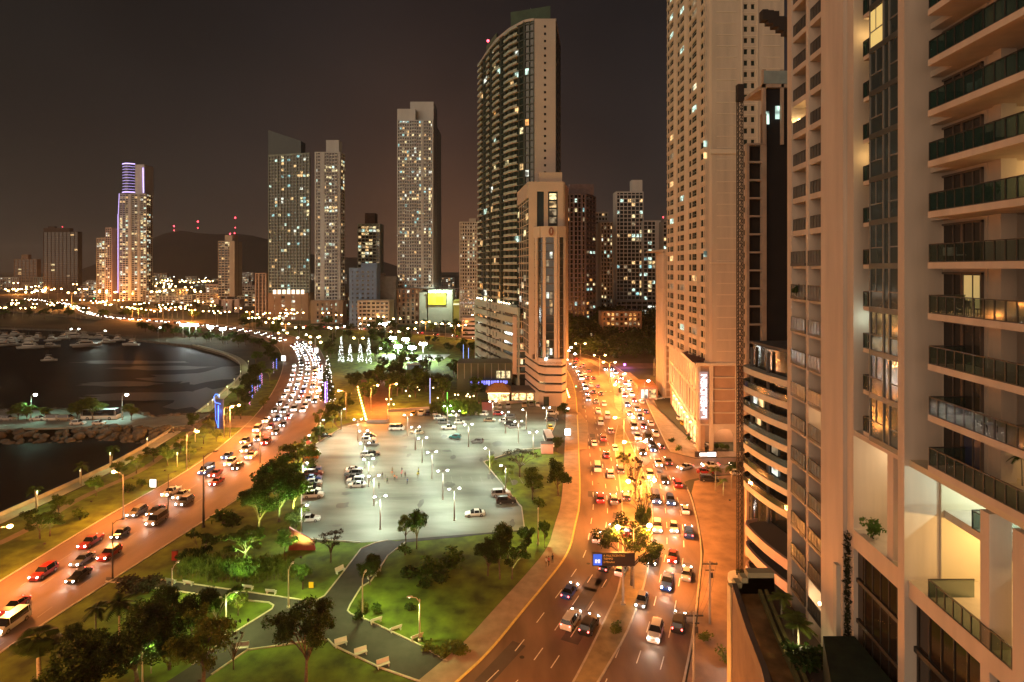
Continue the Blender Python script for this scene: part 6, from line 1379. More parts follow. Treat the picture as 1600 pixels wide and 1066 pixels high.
# blue neon figure panel
x, y = G(341, 671); t = thing('neon_panel', 'tall dark panel with blue neon figure beside the boulevard', 'sign', (x,y,0)); hh = 43/3.58
b = MB(); b.box(-1.2,1.6,0,.8,0,hh*.86); b.build('panel', mat('panel_navy',(.02,.03,.12),.4), t); b = MB()
b.tube([(.1,-.2,.6),(.15,-.2,hh*.7)], .16, 6); b.tube([(-1.3,-.2,hh*.86),(-1.4,-.2,hh*.95),(-.9,-.2,hh*1.02),(-.1,-.2,hh*1.02),(.5,-.2,hh*.93)], .14, 6); b.tube([(-1.3,-.2,hh*.86),(-.9,-.2,hh*.78),(.1,-.2,hh*.76),(.9,-.2,hh*.74)], .12, 6); b.tube([(-1.0,-.2,hh*.75),(-.8,-.2,hh*.3),(.1,-.2,.6)], .05, 5)
b.build('neon_tube', M_bneon, t); lamp_light('neon_light', 'POINT', 400, (.1,.3,1), (0,-1.5,6), t, .4)
# red and yellow boxes, sails
def simplebox(name, px, py, w, d, h, m, label, cat, z=0):
    x, y = G(px, py, z); t = thing(name, label, cat, (x,y,z)); b = MB(); b.box(-w/2,w/2,0,d,.12,h); b.build('body', m, t); b = MB(); b.box(-w/2-.05,w/2+.05,-.05,d+.05,0,.12); b.box(-w/2-.04,w/2+.04,-.04,d+.04,h,h+.08); b.build('trim', M_poled, t); return t
M_red2 = mat('red_paint', (.35,.03,.015), .5); M_yl = mat('yellow_paint', (.75,.45,.02), .5)
simplebox('info_board', 272, 877, .95, .5, 1.9, M_red2, 'upright red box on the lawn by the boulevard', 'box'); simplebox('info_board', 824, 846, .9, .6, 2.2, M_red2, 'upright red box at the lower right of the parking lot', 'box')
simplebox('notice_board', 486, 920, .8, .12, 1.2, M_yl, 'small yellow board in the lawn inside the junction', 'board')
def sail(px, py, w, h, label, m, lean=.8):
    x, y = G(px, py); t = thing('shade_sail', label, 'sculpture', (x,y,0)); b = MB(); b.add([(-w/2,0,0),(w/2,0,0),(w/2*lean,.5,h*.35),(-w/2,0,h),(-w/2,.35,0),(w/2,.35,0),(w/2*lean,.85,h*.35),(-w/2,.35,h)], [(0,1,2,3),(5,4,7,6),(3,2,6,7),(0,3,7,4),(1,5,6,2)]); b.build('panel', m, t)
M_sail = mat('sail_red', (.38,.07,.06), .6)
sail(472,860,5.2,4.6,'dark red slanted wall panel at the near corner of the parking lot', M_sail); sail(485,704,2.6,4.2,'pink slanted panel at the far left of the parking lot', M_sail)
simplebox('entrance_block', 757, 642, 7, 3, 3.4, mat('mauve_paint',(.4,.16,.18),.7), 'mauve curved kiosk between parking rows and restaurant', 'kiosk'); simplebox('ticket_booth', 855, 710, 3.6, 3, 3, mat('pink_paint',(.55,.3,.26),.7), 'pink and red booth at the head of the parked bus', 'booth')
b = MB(); t = thing('ramp_wall', 'low white wall round the end of the brown ramp', 'wall', (0,0,0)); 
for a, c in (((-53,209.6),(-45.2,209.6)),((-45.2,209.6),(-48.6,224.3))): fr, L = frame2(a, c); b.fbox(fr, 0, L, 0, .3, 0, 1.1 if c[0] > -48 else 1.3)
b.build('wall', W_pink, t)
t = thing('boundary_wall', 'pale low wall behind the back row of the parking lot', 'wall', (0,0,0)); b = MB(); fr, L = frame2((-48.8,225.2),(6,241)); b.fbox(fr, 0, L, 0, .3, 0, 1.0); b.build('wall', W_pink, t)
# benches
def bench():
    t = thing('park_bench', 'x', 'bench'); b = MB(); b.box(-.9,.9,-.25,.25,.42,.5); b.build('seat', W_white, t); b = MB(); b.add([(-.9,.25,.5),(.9,.25,.5),(.9,.42,1.0),(-.9,.42,1.0),(-.9,.32,.5),(.9,.32,.5),(.9,.49,1.0),(-.9,.49,1.0)], [(0,1,2,3),(5,4,7,6),(3,2,6,7),(0,3,7,4),(1,5,6,2)]); b.build('backrest', W_white, t)
    for s in (-1,1): b = MB(); b.box(s*.75-.06, s*.75+.06, -.22, .3, 0, .42); b.build('leg', W_white, t)
    return freeze(t)
bp = bench(); bl_ = ((268,911,2.9),(295,914,2.9),(388,921,3),(424,928,3),(532,895,.9),(581,903,4),(588,895,4),(587,973,3.7),(618,986,3.7),(651,999,3.7),(533,1010,.5),(564,1025,.5),(599,1043,.5),(378,1017,.2))
for k, (px, py, rz) in enumerate(bl_):
    x, y = G(px, py); l = f'white park bench along the park lane, {ORD[k]} following the kerb from the boulevard'
    if k == 0: bp.location = (x,y,.04); bp.rotation_euler = (0,0,rz); bp['label'] = l; bp['group'] = 'white benches along the park lane'
    else: dup(bp, (x,y,.04), rz, l, 'white benches along the park lane')
# variable message sign
x, y = G(974, 945, .2); t = thing('message_sign', 'dark electronic message sign with blue panel on the median', 'sign', (x,y,.17)); Yz = y
zt, zb = ZY(866,Yz)+.1, ZY(885.5,Yz); cx = XY(958.5,Yz)[0]-x; w = 66/900*Yz/2
b = MB(); b.tube([(0,.3,0),(0,.3,zb+.1)], .2, 10); b.box(-.4,.4,-.1,.7,0,.25); b.box(-.25,.25,.1,.5,zb-.3,zb+.2); b.build('post', M_pole, t)
b = MB(); b.box(cx-w,cx+w,-.2,.25,zb,zt); b.build('cabinet', mat('cabinet_dark',(.03,.018,.012),.6), t)
b = MB(); b.box(cx-w+.12,cx-w+1.55,-.27,-.2,zb+.18,zt-.18); b.build('blue_panel', mat('panel_blue',(.03,.1,.5),.5,emit=(.02,.13,.85),es=.8), t)
b = MB(); bx = cx-w+.84; 
for x0, x1, z0, z1 in ((-.42,-.1,.55,1.15),(.05,.42,.55,1.15),(-.1,.05,.9,1.0)): b.box(bx+x0,bx+x1,-.31,-.27,zb+z0*.95+.05,zb+z1*.95+.05)
b.build('emblem', mat('emblem_white',(.8,.85,.95),.5,emit=(.8,.9,1),es=.9), t)
M_amb = mat('amber_text', (.4,.2,.05), .5, emit=(1,.38,.06), es=.55)
for k, s in enumerate(('A MULTICENTRO', 'TIEMPO', '2 Minutos')): ftext('lettering', s, .46, (cx-w+1.8, -.25, zt-.42-k*.52), (PI/2,0,0), M_amb, t, .01, 'LEFT')
# utility poles
for k, (px, py, h, l) in enumerate(((1109,975,None,'farther concrete utility pole with crossarm on the brown plaza'),(1084,1105,None,'nearer concrete utility pole with crossarm at the bottom'))):
    x, y = G(px, py, .14); ht = ZY((878,958)[k], y); t = thing('utility_pole', l, 'utility pole', (x,y,.14)); b = MB(); b.tube([(0,0,0),(0,0,ht)], [.2,.13], 8); b.build('pole', mat('pole_concrete',(.4,.36,.3),.9), t)
    b = MB(); b.box(-1.2,1.2,-.07,.07,ht-.55,ht-.4); b.box(-.7,.7,-.07,.07,ht-1.5,ht-1.38); b.build('crossarm', M_poled, t); b = MB()
    for s in (-1.1,-.4,.4,1.1): b.tube([(s,0,ht-.4),(s,0,ht-.15)], .05, 6)
    b.build('insulators', W_grey, t); b = MB(); b.tube([(.35,0,ht-2.6),(.35,0,ht-1.9)], .2, 8); b.build('transformer', M_poled, t)
# bus shelter canopy on the avenue
t = thing('bus_shelter', 'small bus shelter on the park side of the avenue', 'bus shelter', (*G(893,655),.14)); b = MB()
for sx in (-1.6,1.6):
    for sy in (-3,3): b.tube([(sx,sy,0),(sx,sy,2.5)], .06, 6)
b.build('posts', M_pole, t); b = MB(); b.box(-2,2,-3.6,3.6,2.5,2.65); b.build('roof', mat('shelter_roof',(.3,.2,.12),.6), t)
# traffic signals
for k, (px, py, c, l) in enumerate(((900,603,'green','green traffic light by the hotel tower podium'),(147,466,'far','green traffic light glowing far left in the city'),(202,467,'far2','second green traffic light glowing under the purple-lit tower'))):
    z = 5 if k == 0 else 8; x, y = G(px, py, z); t = thing('traffic_light', l, 'traffic light', (x,y,0)); s = 1 if k == 0 else 2.2; b = MB(); b.tube([(0,0,0),(0,0,z-.5*s)], .1*s, 6); b.build('pole', M_poled, t); b = MB(); b.box(-.2*s,.2*s,-.12,.12,z-.55*s,z+.45*s); b.build('housing', M_poled, t); b = MB(); b.ball((0,-.2*s,z-.25*s), .22*s, 8, 6); b.build('lens', mat('signal_green',(.05,.4,.2),.4,emit=(.05,1,.42),es=9), t)
# police beacon (purple-blue light by the far side of the avenue)
x, y = G(976, 570, 2); t = thing('beacon_light', 'purple-blue flashing light on the avenue under the woods', 'warning light', (x,y,0)); b = MB(); b.tube([(0,0,0),(0,0,1.8)], .08, 6); b.build('post', M_poled, t); b = MB(); b.ball((0,0,2), .6, 8, 6); b.build('lamp', mat('beacon_glow',(.2,.1,.5),.4,emit=(.45,.12,1),es=12), t)
lamp_light('beacon_light', 'POINT', 2500, (.6,.2,1), (x,y,3.4), size=.4)
# telecom masts on the hill
for k, (px, py, pb) in enumerate(((276,354,363),(313,347,362),(363,366,375),(371,341,366))):
    Y = 3800; x = XY(px, Y)[0]; zt = ZY(py, Y); z0 = ZY(pb, Y)-12; t = thing('radio_mast', f'thin radio mast with red lamps on the dark hill, {ORD[k]} from the left', 'mast', (x,Y-30,z0), 0, 'radio masts on the hill'); b = MB()
    b.tube([(0,0,0),(0,0,zt-z0)], [2.2,.7], 4); b.build('mast', W_grey, t); b = MB(); b.ball((0,0,zt-z0), 5.5, 6, 5); b.ball((0,0,(zt-z0)*.45), 4, 6, 5); b.build('lamp', M_red, t)

# wires between the utility poles
pa = [o for o in COL.objects if o.name.startswith('utility_pole') and o.parent is None]
if len(pa) == 2:
    A, B2 = pa[0].location, pa[1].location; za, zb = ZY(878, A.y), ZY(958, B2.y)
    for k, s_ in enumerate((-1.1,-.4,.4,1.1)):
        w_ = MB(); w_.tube([(A.x+s_+(B2.x-A.x)*q/10, A.y+(B2.y-A.y)*q/10, za+(zb-za)*q/10-1.2*math.sin(PI*q/10)) for q in range(11)], .018, 4)
        tag(w_.build('overhead_wire', M_poled), f'thin wire sagging between the two utility poles, {ORD[k]} from the avenue', 'wire', 'wires between the utility poles')

for g_, w_ in (('orange lamps of the far city', 'orange'), ('white lamps of the far city', 'white')):
    d_ = {}
    for o in COL.objects:
        if o.parent is None and o.get('group') == g_: d_.setdefault(near_of(800+FOC*o.location.x/o.location.y), []).append(o)
    for l, os_ in d_.items():
        for k, o in enumerate(sorted(os_, key=lambda q: q.location.x/q.location.y)): o['label'] = f'small {w_} lamp glowing {l}, {ORD[k % len(ORD)]} from the left'
# ================================================================ VEHICLES
M_gl = mat('car_glass', (.012,.014,.016), .08, spec=.8, var=.1); M_ty = mat('tyre', (.02,.02,.02), .8); M_rim = mat('rim', (.4,.4,.4), .35, .6)
M_hl = mat('headlamp_lit', (.8,.8,.75), .2, emit=(1,.93,.8), es=70); M_tl = mat('taillamp_lit', (.4,.02,.02), .3, emit=(1,.06,.05), es=22)
M_ho = mat('headlamp_off', (.6,.6,.6), .15, .2); M_to = mat('taillamp_off', (.25,.01,.01), .25)
PAINT = {n: mat('paint_'+n, c, .32, .1, var=.03, spec=.7) for n, c in dict(white=(.75,.75,.72), silver=(.42,.43,.43), grey=(.16,.165,.17), black=(.015,.015,.017), blue=(.02,.07,.3), red=(.3,.02,.015), orange=(.7,.2,.02), yellow=(.75,.5,.03), teal=(.02,.2,.25), beige=(.42,.36,.26), maroon=(.12,.015,.02)).items()}
SHAPES = {   # stations: x, top z, half width of top, glass flag of the strip that follows
 'saloon': (4.5, .9, .92, [(-2.25,.72,.70),(-2.1,.96,.74),(-1.55,1.0,.74),(-.95,1.40,.56),(.2,1.43,.57),(1.0,.98,.74),(1.95,.86,.72),(2.25,.66,.66)], (2,3,4), .33),
 'hatchback': (3.9, .88, .93, [(-1.95,.75,.7),(-1.88,1.0,.74),(-1.5,1.42,.57),(-1.2,1.46,.58),(.2,1.48,.58),(.95,1.0,.74),(1.7,.88,.72),(1.95,.68,.66)], (1,2,3,4), .32),
 'suv': (4.7, .98, 1.02, [(-2.35,.85,.78),(-2.3,1.1,.8),(-2.05,1.66,.66),(-1.6,1.74,.68),(.35,1.75,.68),(1.05,1.18,.82),(2.1,1.05,.8),(2.35,.8,.74)], (1,2,3,4), .38),
 'pickup': (5.2, .95, 1.0, [(-2.6,.9,.8),(-2.55,1.0,.85),(-.75,1.02,.85),(-.6,1.66,.66),(.5,1.7,.67),(1.2,1.15,.82),(2.4,1.02,.8),(2.6,.8,.74)], (2,3,4), .38),
 'van': (5.4, 1.0, 1.15, [(-2.7,.9,.85),(-2.68,1.3,.9),(-2.55,2.05,.8),(-2.2,2.15,.82),(1.3,2.15,.82),(2.1,1.35,.88),(2.55,1.15,.85),(2.7,.8,.8)], (1,2,3,4), .36),
 'bus': (10.5, 1.25, 1.3, [(-5.25,1.2,1.2),(-5.24,1.5,1.24),(-5.15,3.0,1.15),(-4.8,3.1,1.18),(4.7,3.1,1.18),(5.05,2.9,1.15),(5.22,1.5,1.24),(5.25,1.2,1.2)], (1,2,3,4,5), .48),
}
def car_meshes(kind):
    L, hw, belt, st, gl, wr = SHAPES[kind]; body = MB(); glass = MB()
    W_ = hw if kind != 'bus' else 1.27; zb = .24
    rings = []
    for i, (x, zt_, wt) in enumerate(st):
        zl = min(belt, zt_-.06); e = .93 if i in (0, len(st)-1) else 1
        rings.append([(x,-W_*.9*e,zb),(x,-W_*e,zb+.22),(x,-W_*.97*e,zl),(x,-wt*e,zt_),(x,wt*e,zt_),(x,W_*.97*e,zl),(x,W_*e,zb+.22),(x,W_*.9*e,zb)])
    for i in range(len(rings)-1):
        a, c = rings[i], rings[i+1]
        for k in range(8):
            q = [a[k], a[(k+1)%8], c[(k+1)%8], c[k]]
            side = k in (2,4); topp = k == 3
            cab = st[i][1] > belt+.25 or st[i+1][1] > belt+.25
            slope = abs(st[i][1]-st[i+1][1]) > .2
            tgt = glass if (cab and (side or (topp and slope))) else body
            if kind == 'van' and side and i in (3,): tgt = glass
            tgt.add(q, [(0,3,2,1)], 0, False)
    body.add(rings[0], [(0,1,2,3,4,5,6,7)]); body.add(rings[-1], [(7,6,5,4,3,2,1,0)])
    # pillars over the glass, proud of it
    for i in gl[1:]:
        a = rings[i]
        for s in (2,5):
            p = Vector(a[s]); q = Vector(a[3 if s == 2 else 4]); sg = -1 if s == 2 else 1
            body.add([p+Vector((-.05,sg*.012,0)), p+Vector((.05,sg*.012,0)), q+Vector((.04,sg*.012,0)), q+Vector((-.04,sg*.012,0))], [(0,1,2,3)])
    wh = MB(); n = 14
    ring = lambda r, y: [(r*math.cos(2*PI*k/n), y, r*math.sin(2*PI*k/n)) for k in range(n)]
    wh.add(ring(wr,-.11)+ring(wr,.11)+ring(wr*.62,-.115)+ring(wr*.62,.115), [(k,(k+1)%n,n+(k+1)%n,n+k) for k in range(n)]+[(k,2*n+k,2*n+(k+1)%n,(k+1)%n) for k in range(n)]+[(n+k,n+(k+1)%n,3*n+(k+1)%n,3*n+k) for k in range(n)], 0)
    wh.add(ring(wr*.62,-.12)+ring(wr*.62,.12), [tuple(range(n)), tuple(range(2*n-1,n-1,-1))], 1)
    return body, glass.mesh('windows', M_gl), wh.mesh('wheel', [M_ty, M_rim]), W_, wr, L
CM = {}; BM = {}
def lampm(lit, front):
    b = MB(); b.box(-.05,.04,-.17,.17,-.08,.08) if front else b.box(-.04,.05,-.2,.2,-.08,.08)
    return b.mesh('headlight' if front else 'taillight', (M_hl if lit else M_ho) if front else (M_tl if lit else M_to))
def lampball(front):
    b = MB(); b.ball((.03 if front else -.03,0,0), .14 if front else .12, 8, 6); return b.mesh('headlight' if front else 'taillight', M_hl if front else M_tl)
LM = {(l, f): lampm(l, f) for l in (0,1) for f in (0,1)}; LM[(1,1)] = lampball(True); LM[(1,0)] = lampball(False)
def car(kind, colour, x, y, rz, label, group=None, lit=0, z=0., name=None, cat='car', beam=0, far=False, sc=None):
    if kind not in CM: CM[kind] = car_meshes(kind)
    body, gm, wm, hw, wr, L = CM[kind]
    if (kind, colour) not in BM: BM[(kind, colour)] = body.mesh('body', PAINT[colour])
    t = thing(name or ('car' if kind in ('saloon','hatchback','suv') else kind), label, cat, (x,y,z), rz, group)
    if sc: t.scale = (sc,sc,sc)
    link('body', BM[(kind,colour)], t); link('windows', gm, t)
    if not far:
        wx = L*.31
        for sx in (-1,1):
            for sy in (-1,1): link('wheel', wm, t, (sx*wx, sy*(hw-.1), wr))
    zl = .68 if kind in ('saloon','hatchback') else .85
    for sy in (-1,1):
        link('headlight', LM[(1 if lit else 0,1)], t, (L/2+.01, sy*(hw-.26), zl)); link('taillight', LM[(1 if lit else 0,0)], t, (-L/2-.01, sy*(hw-.28), zl+.12))
    if beam: lamp_light('headlight_beam', 'SPOT', beam, (1,.84,.66), (L/2+.3,0,zl+.05), t, .25, 80, .8, (1,0,-.09))
    return t
rr = random.Random(99)
def cars_on(line, lane, off, way, y0, y1, step, phase, road, lanename, lit=1, far_y=300, beam=0, beam_y=330, cols=('white','silver','black','grey','white','red','blue'), maxn=99):
    """way +1: along the polyline (away from the camera), -1: towards it"""
    l = offset_line(line, off); n = 0
    for p, h in resample(l, step, phase):
        if not (y0 < p.y < y1) or n >= maxn: continue
        j = rr.uniform(-2.2,2.2); kd = rr.choice(('saloon','hatchback','suv','saloon','suv','pickup','van')); c = rr.choice(cols); hh = h if way > 0 else h+PI
        d = 'towards' if way < 0 else 'away from'
        car(kd, c, p.x+math.cos(h)*j, p.y+math.sin(h)*j, hh, f'{c} {kd} driving {d} the camera, {ORD[n % len(ORD)]} up the {lanename} of the {road}', f'cars driving on the {road}', 1, .03, beam=beam if p.y < beam_y else 0, far=p.y > far_y); n += 1
B_ = 520
cars_on(bl_left, 0, 6.2, -1, 76, 330, 13.5, 3, 'boulevard', 'bay-side lane', beam=B_)
cars_on(bl_left, 0, 9.8, -1, 76, 420, 11.5, 8, 'boulevard', 'second lane', beam=B_)
cars_on(bl_left, 0, 13.4, -1, 76, 430, 11.5, 2, 'boulevard', 'third lane', beam=B_)
cars_on(bl_left, 0, 17., -1, 215, 440, 9.5, 5, 'boulevard', 'fourth lane', beam=B_)
cars_on(bl_left, 0, 20., -1, 240, 440, 10.5, 1, 'boulevard', 'park-side lane', beam=B_)
cars_on(bl_left, 0, 7., -1, 440, 1060, 17, 1, 'far boulevard', 'outer lane', far_y=0)
cars_on(bl_left, 0, 12., -1, 440, 1060, 17, 9, 'far boulevard', 'inner lane', far_y=0)
cars_on(av_left, 0, 5., 1, 84, 200, 21, 4, 'park-side carriageway', 'left lane', beam=380)
cars_on(av_left, 0, 8.2, 1, 80, 350, 17, 11, 'park-side carriageway', 'middle lane', beam=380)
cars_on(av_left, 0, 11.2, 1, 86, 350, 19, 2, 'park-side carriageway', 'right lane', beam=380)
cars_on(av_left, 0, 5., -1, 235, 360, 12, 4, 'park-side carriageway', 'oncoming lane', beam=300)
cars_on(av_right, 0, -8.6, -1, 80, 330, 16, 3, 'hotel-side carriageway', 'left lane', beam=700)
cars_on(av_right, 0, -5.2, -1, 82, 330, 13, 10, 'hotel-side carriageway', 'middle lane', beam=700)
cars_on(av_right, 0, -2.2, 1, 84, 300, 15, 6, 'hotel-side carriageway', 'kerb lane', beam=380)
cars_on(av_left, 0, 6., 1, 430, 560, 22, 6, 'inner avenue', 'near lane', far_y=0)
for k, (x, y, rz) in enumerate(((56,162.5,PI),(64,163,PI),(48.5,161,PI+.5))): car('saloon', ('white','black','silver')[k], x, y, rz, f'{("white","black","silver")[k]} saloon turning out of the side street, {ORD[2-k]} in line', 'cars turning at the side street', 1, .04, beam=400)
# ---- parked cars
def row(items, group, desc, z=.05, left=False):
    items = sorted(items, key=lambda q: q[0] if left else -q[1])
    for k, (px, py, c, kd, rz) in enumerate(items):
        x, y = G(px, py, z); nm = {'van':'minibus','bus':'coach','pickup':'pickup'}.get(kd, 'parked_car')
        car(kd, c, x, y, rz, f'{c} {kd} parked {desc}, {ORD[k]} from the {"left" if left else "near end"}', group, 0, z, name=nm, cat='bus' if kd == 'bus' else 'van' if kd == 'van' else 'car')
a = .12
row([(484,814,'white','saloon',a),(490,777,'white','suv',a),(487,769,'white','saloon',a),(488,763,'black','saloon',a),(491,757,'silver','hatchback',a),(489,750,'blue','saloon',a),(491,743,'maroon','suv',a),(488,736,'blue','suv',a),(487,717,'orange','hatchback',a),(486,711,'white','suv',a)], 'cars in the left row of the parking lot', 'in the left row of the parking lot')
row([(558,761,'white','saloon',PI+a),(556,755,'silver','suv',PI+a),(555,749,'black','saloon',a),(552,743,'grey','suv',PI+a),(553,737,'white','saloon',a)], 'cars in the middle cluster of the parking lot', 'in the middle cluster of the parking lot')
row([(582,712,'black','saloon',a),(574,713,'white','hatchback',a),(581,696,'grey','saloon',a),(576,690,'silver','suv',a),(577,683,'black','saloon',a)], 'cars behind the middle cluster', 'by the first lamp row')
row([(508,683,'black','saloon',a),(651,678,'beige','saloon',2.9),(746,692,'grey','hatchback',3.0),(711,685,'teal','hatchback',3.0),(701,671,'white','pickup',0),(694,662,'grey','suv',0),(687,655,'white','suv',0.2),(718,662,'white','hatchback',0),(709,651,'white','saloon',0),(765,659,'beige','saloon',0),(753,649,'white','suv',2.9),(780,649,'red','suv',0),(789,660,'white','saloon',.1),(796,654,'grey','suv',3.),(798,665,'black','suv',.1),(803,669,'grey','saloon',.1),(861,658,'black','suv',0),(863,648,'white','suv',0)], 'scattered cars in the far part of the parking lot', 'loosely in the far part of the lot')
row([(646,648,'yellow','hatchback',PI/2),(658,648,'white','suv',-PI/2),(669,648,'black','suv',PI/2),(680,648,'white','hatchback',PI/2),(690,648,'black','suv',-PI/2),(713,645,'white','suv',-PI/2),(726,645,'black','saloon',PI/2),(737,645,'white','saloon',PI/2),(770,637,'grey','saloon',-PI/2),(781,637,'white','saloon',-PI/2),(794,637,'silver','suv',-PI/2)], 'cars in the back row of the parking lot', 'in the back row', left=True)
row([(819,635,'beige','suv',-PI/2),(830,634,'grey','suv',-PI/2),(840,634,'white','saloon',-PI/2),(860,670,'yellow','saloon',PI/2)], 'cars by the dining pavilion', 'near the dining pavilion', left=True)
row([(791,786,'black','suv',.1),(783,775,'silver','suv',.1)], 'cars by the lawn corner of the lot', 'by the lawn corner of the lot')
row([(742,806,'white','saloon',PI+.15)], 'car leaving', 'alone crosswise in the empty lot')
x, y = G(620, 672, .05); car('van', 'white', x, y, 0, 'white minibus standing alone at the back of the parking lot', None, 0, .05, name='minibus', cat='van')
x, y = G(857, 692, .05); car('bus', 'white', x, y, PI/2+.05, 'white and orange bus parked beside the pink booth', None, 0, .05, name='bus', cat='bus')
x, y = G(158, 655, 1.2); car('bus', 'white', x, y, .03, 'long white coach parked on the breakwater', None, 0, 1.2, name='coach', cat='bus', sc=1.2)
for k, (px, c, kd) in enumerate(((6,'white','suv'),(12,'silver','suv'),(60,'white','pickup'),(84,'white','van'),(102,'beige','van'),(132,'white','suv'),(164,'white','hatchback'))):
    x, y = G(px, 660 if k > 4 else 657, 1.2); car(kd, c, x, y-(3 if k > 4 else 0), .1, f'{c} {kd} parked on the breakwater, {ORD[k]} from the left', 'vehicles on the breakwater', 0, 1.2, name='parked_car')
for k, (px, py, c, kd, rz) in enumerate(sorted(((1097,699,'white','suv',.1),(1090,692,'beige','saloon',.1),(1084,681,'black','saloon',.15),(1074,664,'yellow','suv',.2),(1068,656,'white','suv',.2),(1030,624,'white','saloon',.4),(1153,742,'white','hatchback',.0),(1102,740,'red','saloon',-.2),(1108,752,'black','suv',-.2)), key=lambda q: -q[1])):
    x, y = G(px, py, .15); car(kd, c, x, y, rz, f'{c} {kd} standing in front of the cream hotel, {ORD[k]} from the near end', 'cars around the cream hotel', 0, .15, name='parked_car')
# ================================================================ BOATS
Wb = mat('boat_white', (.6,.6,.55), .4, var=.05)
def boat():
    t = thing('motor_yacht', 'x', 'boat'); b = MB(); n = 9; secs = []
    for i in range(n):
        s = i/(n-1); x = -6+12*s; w = 1.9*(1-max(0, s-.55)**2*4.9); zk = .1+.9*s*s; secs.append([(x,-w,1.5+.5*s),(x,-w*.75,zk+.4),(x,0,zk-.4),(x,w*.75,zk+.4),(x,w,1.5+.5*s)])
    vs = [p for s in secs for p in s]; fs = [(i*5+k,i*5+k+1,(i+1)*5+k+1,(i+1)*5+k) for i in range(n-1) for k in range(4)]+[(i*5,(i+1)*5,(i+1)*5+4,i*5+4) for i in range(n-1)]+[(0,4,3,2,1)]
    b.add(vs, fs); b.build('hull', Wb, t)
    b = MB(); b.add([(-3.5,-1.5,1.6),(2.8,-1.1,1.8),(2.8,1.1,1.8),(-3.5,1.5,1.6),(-3.2,-1.3,3.3),(1.2,-1.,3.3),(1.2,1.,3.3),(-3.2,1.3,3.3)], [(0,1,5,4),(1,2,6,5),(2,3,7,6),(3,0,4,7),(4,5,6,7)]); b.box(-2.6,.2,-1,1,3.32,3.9); b.box(-2.8,.6,-1.2,1.2,5.0,5.15)
    for sx in (-2.5,.3):
        for sy in (-1,1): b.tube([(sx,sy*.95,3.9),(sx,sy*.95,5)], .05, 4)
    b.build('cabin', Wb, t); b = MB(); b.box(-2.9,1.6,-1.42,1.42,2.3,2.9); b.build('windows', M_gl, t); b = MB(); b.tube([(-1.2,0,5.1),(-1.2,0,8.5)], .05, 4); b.tube([(-3,1,3),(-4.5,1.6,8)], .04, 4); b.build('mast', M_pole, t)
    return freeze(t)
bt = boat(); first = True; pos = [(2,536),(10,528),(18,533),(25,524),(33,531),(8,541),(22,540),(49,545),(48,534),(58,529),(80,543),(83,533),(97,530),(108,526),(118,529),(124,541),(133,528),(137,542),(152,529),(168,536),(186,533),(204,540)]; pos.sort(); pos.append((78,564))
for k, (px, py) in enumerate(pos):
    x, y = G(px, py, -1.4); s = 1.0 if k not in (8,14,17) else 1.45; rz = rr.uniform(-.3,.5)+(PI if k % 3 == 0 else 0)
    l = f'white motor yacht moored in the dark marina, {ORD[k]} from the left' if k < 22 else 'small pale boat alone in the open dark water'
    if first: bt.location = (x,y,-1.7); bt.rotation_euler = (0,0,rz); bt['label'] = l; bt['group'] = 'yachts moored in the marina'; first = False
    else: o = dup(bt, (x,y,-1.7), rz, l, 'yachts moored in the marina', s if k < 22 else .8)
lamp_light('marina_light', 'SPOT', 12000, (.85,.95,.8), (*G(150,500,14),14), size=1, spot=130, aim=(-.3,-1,-.35))
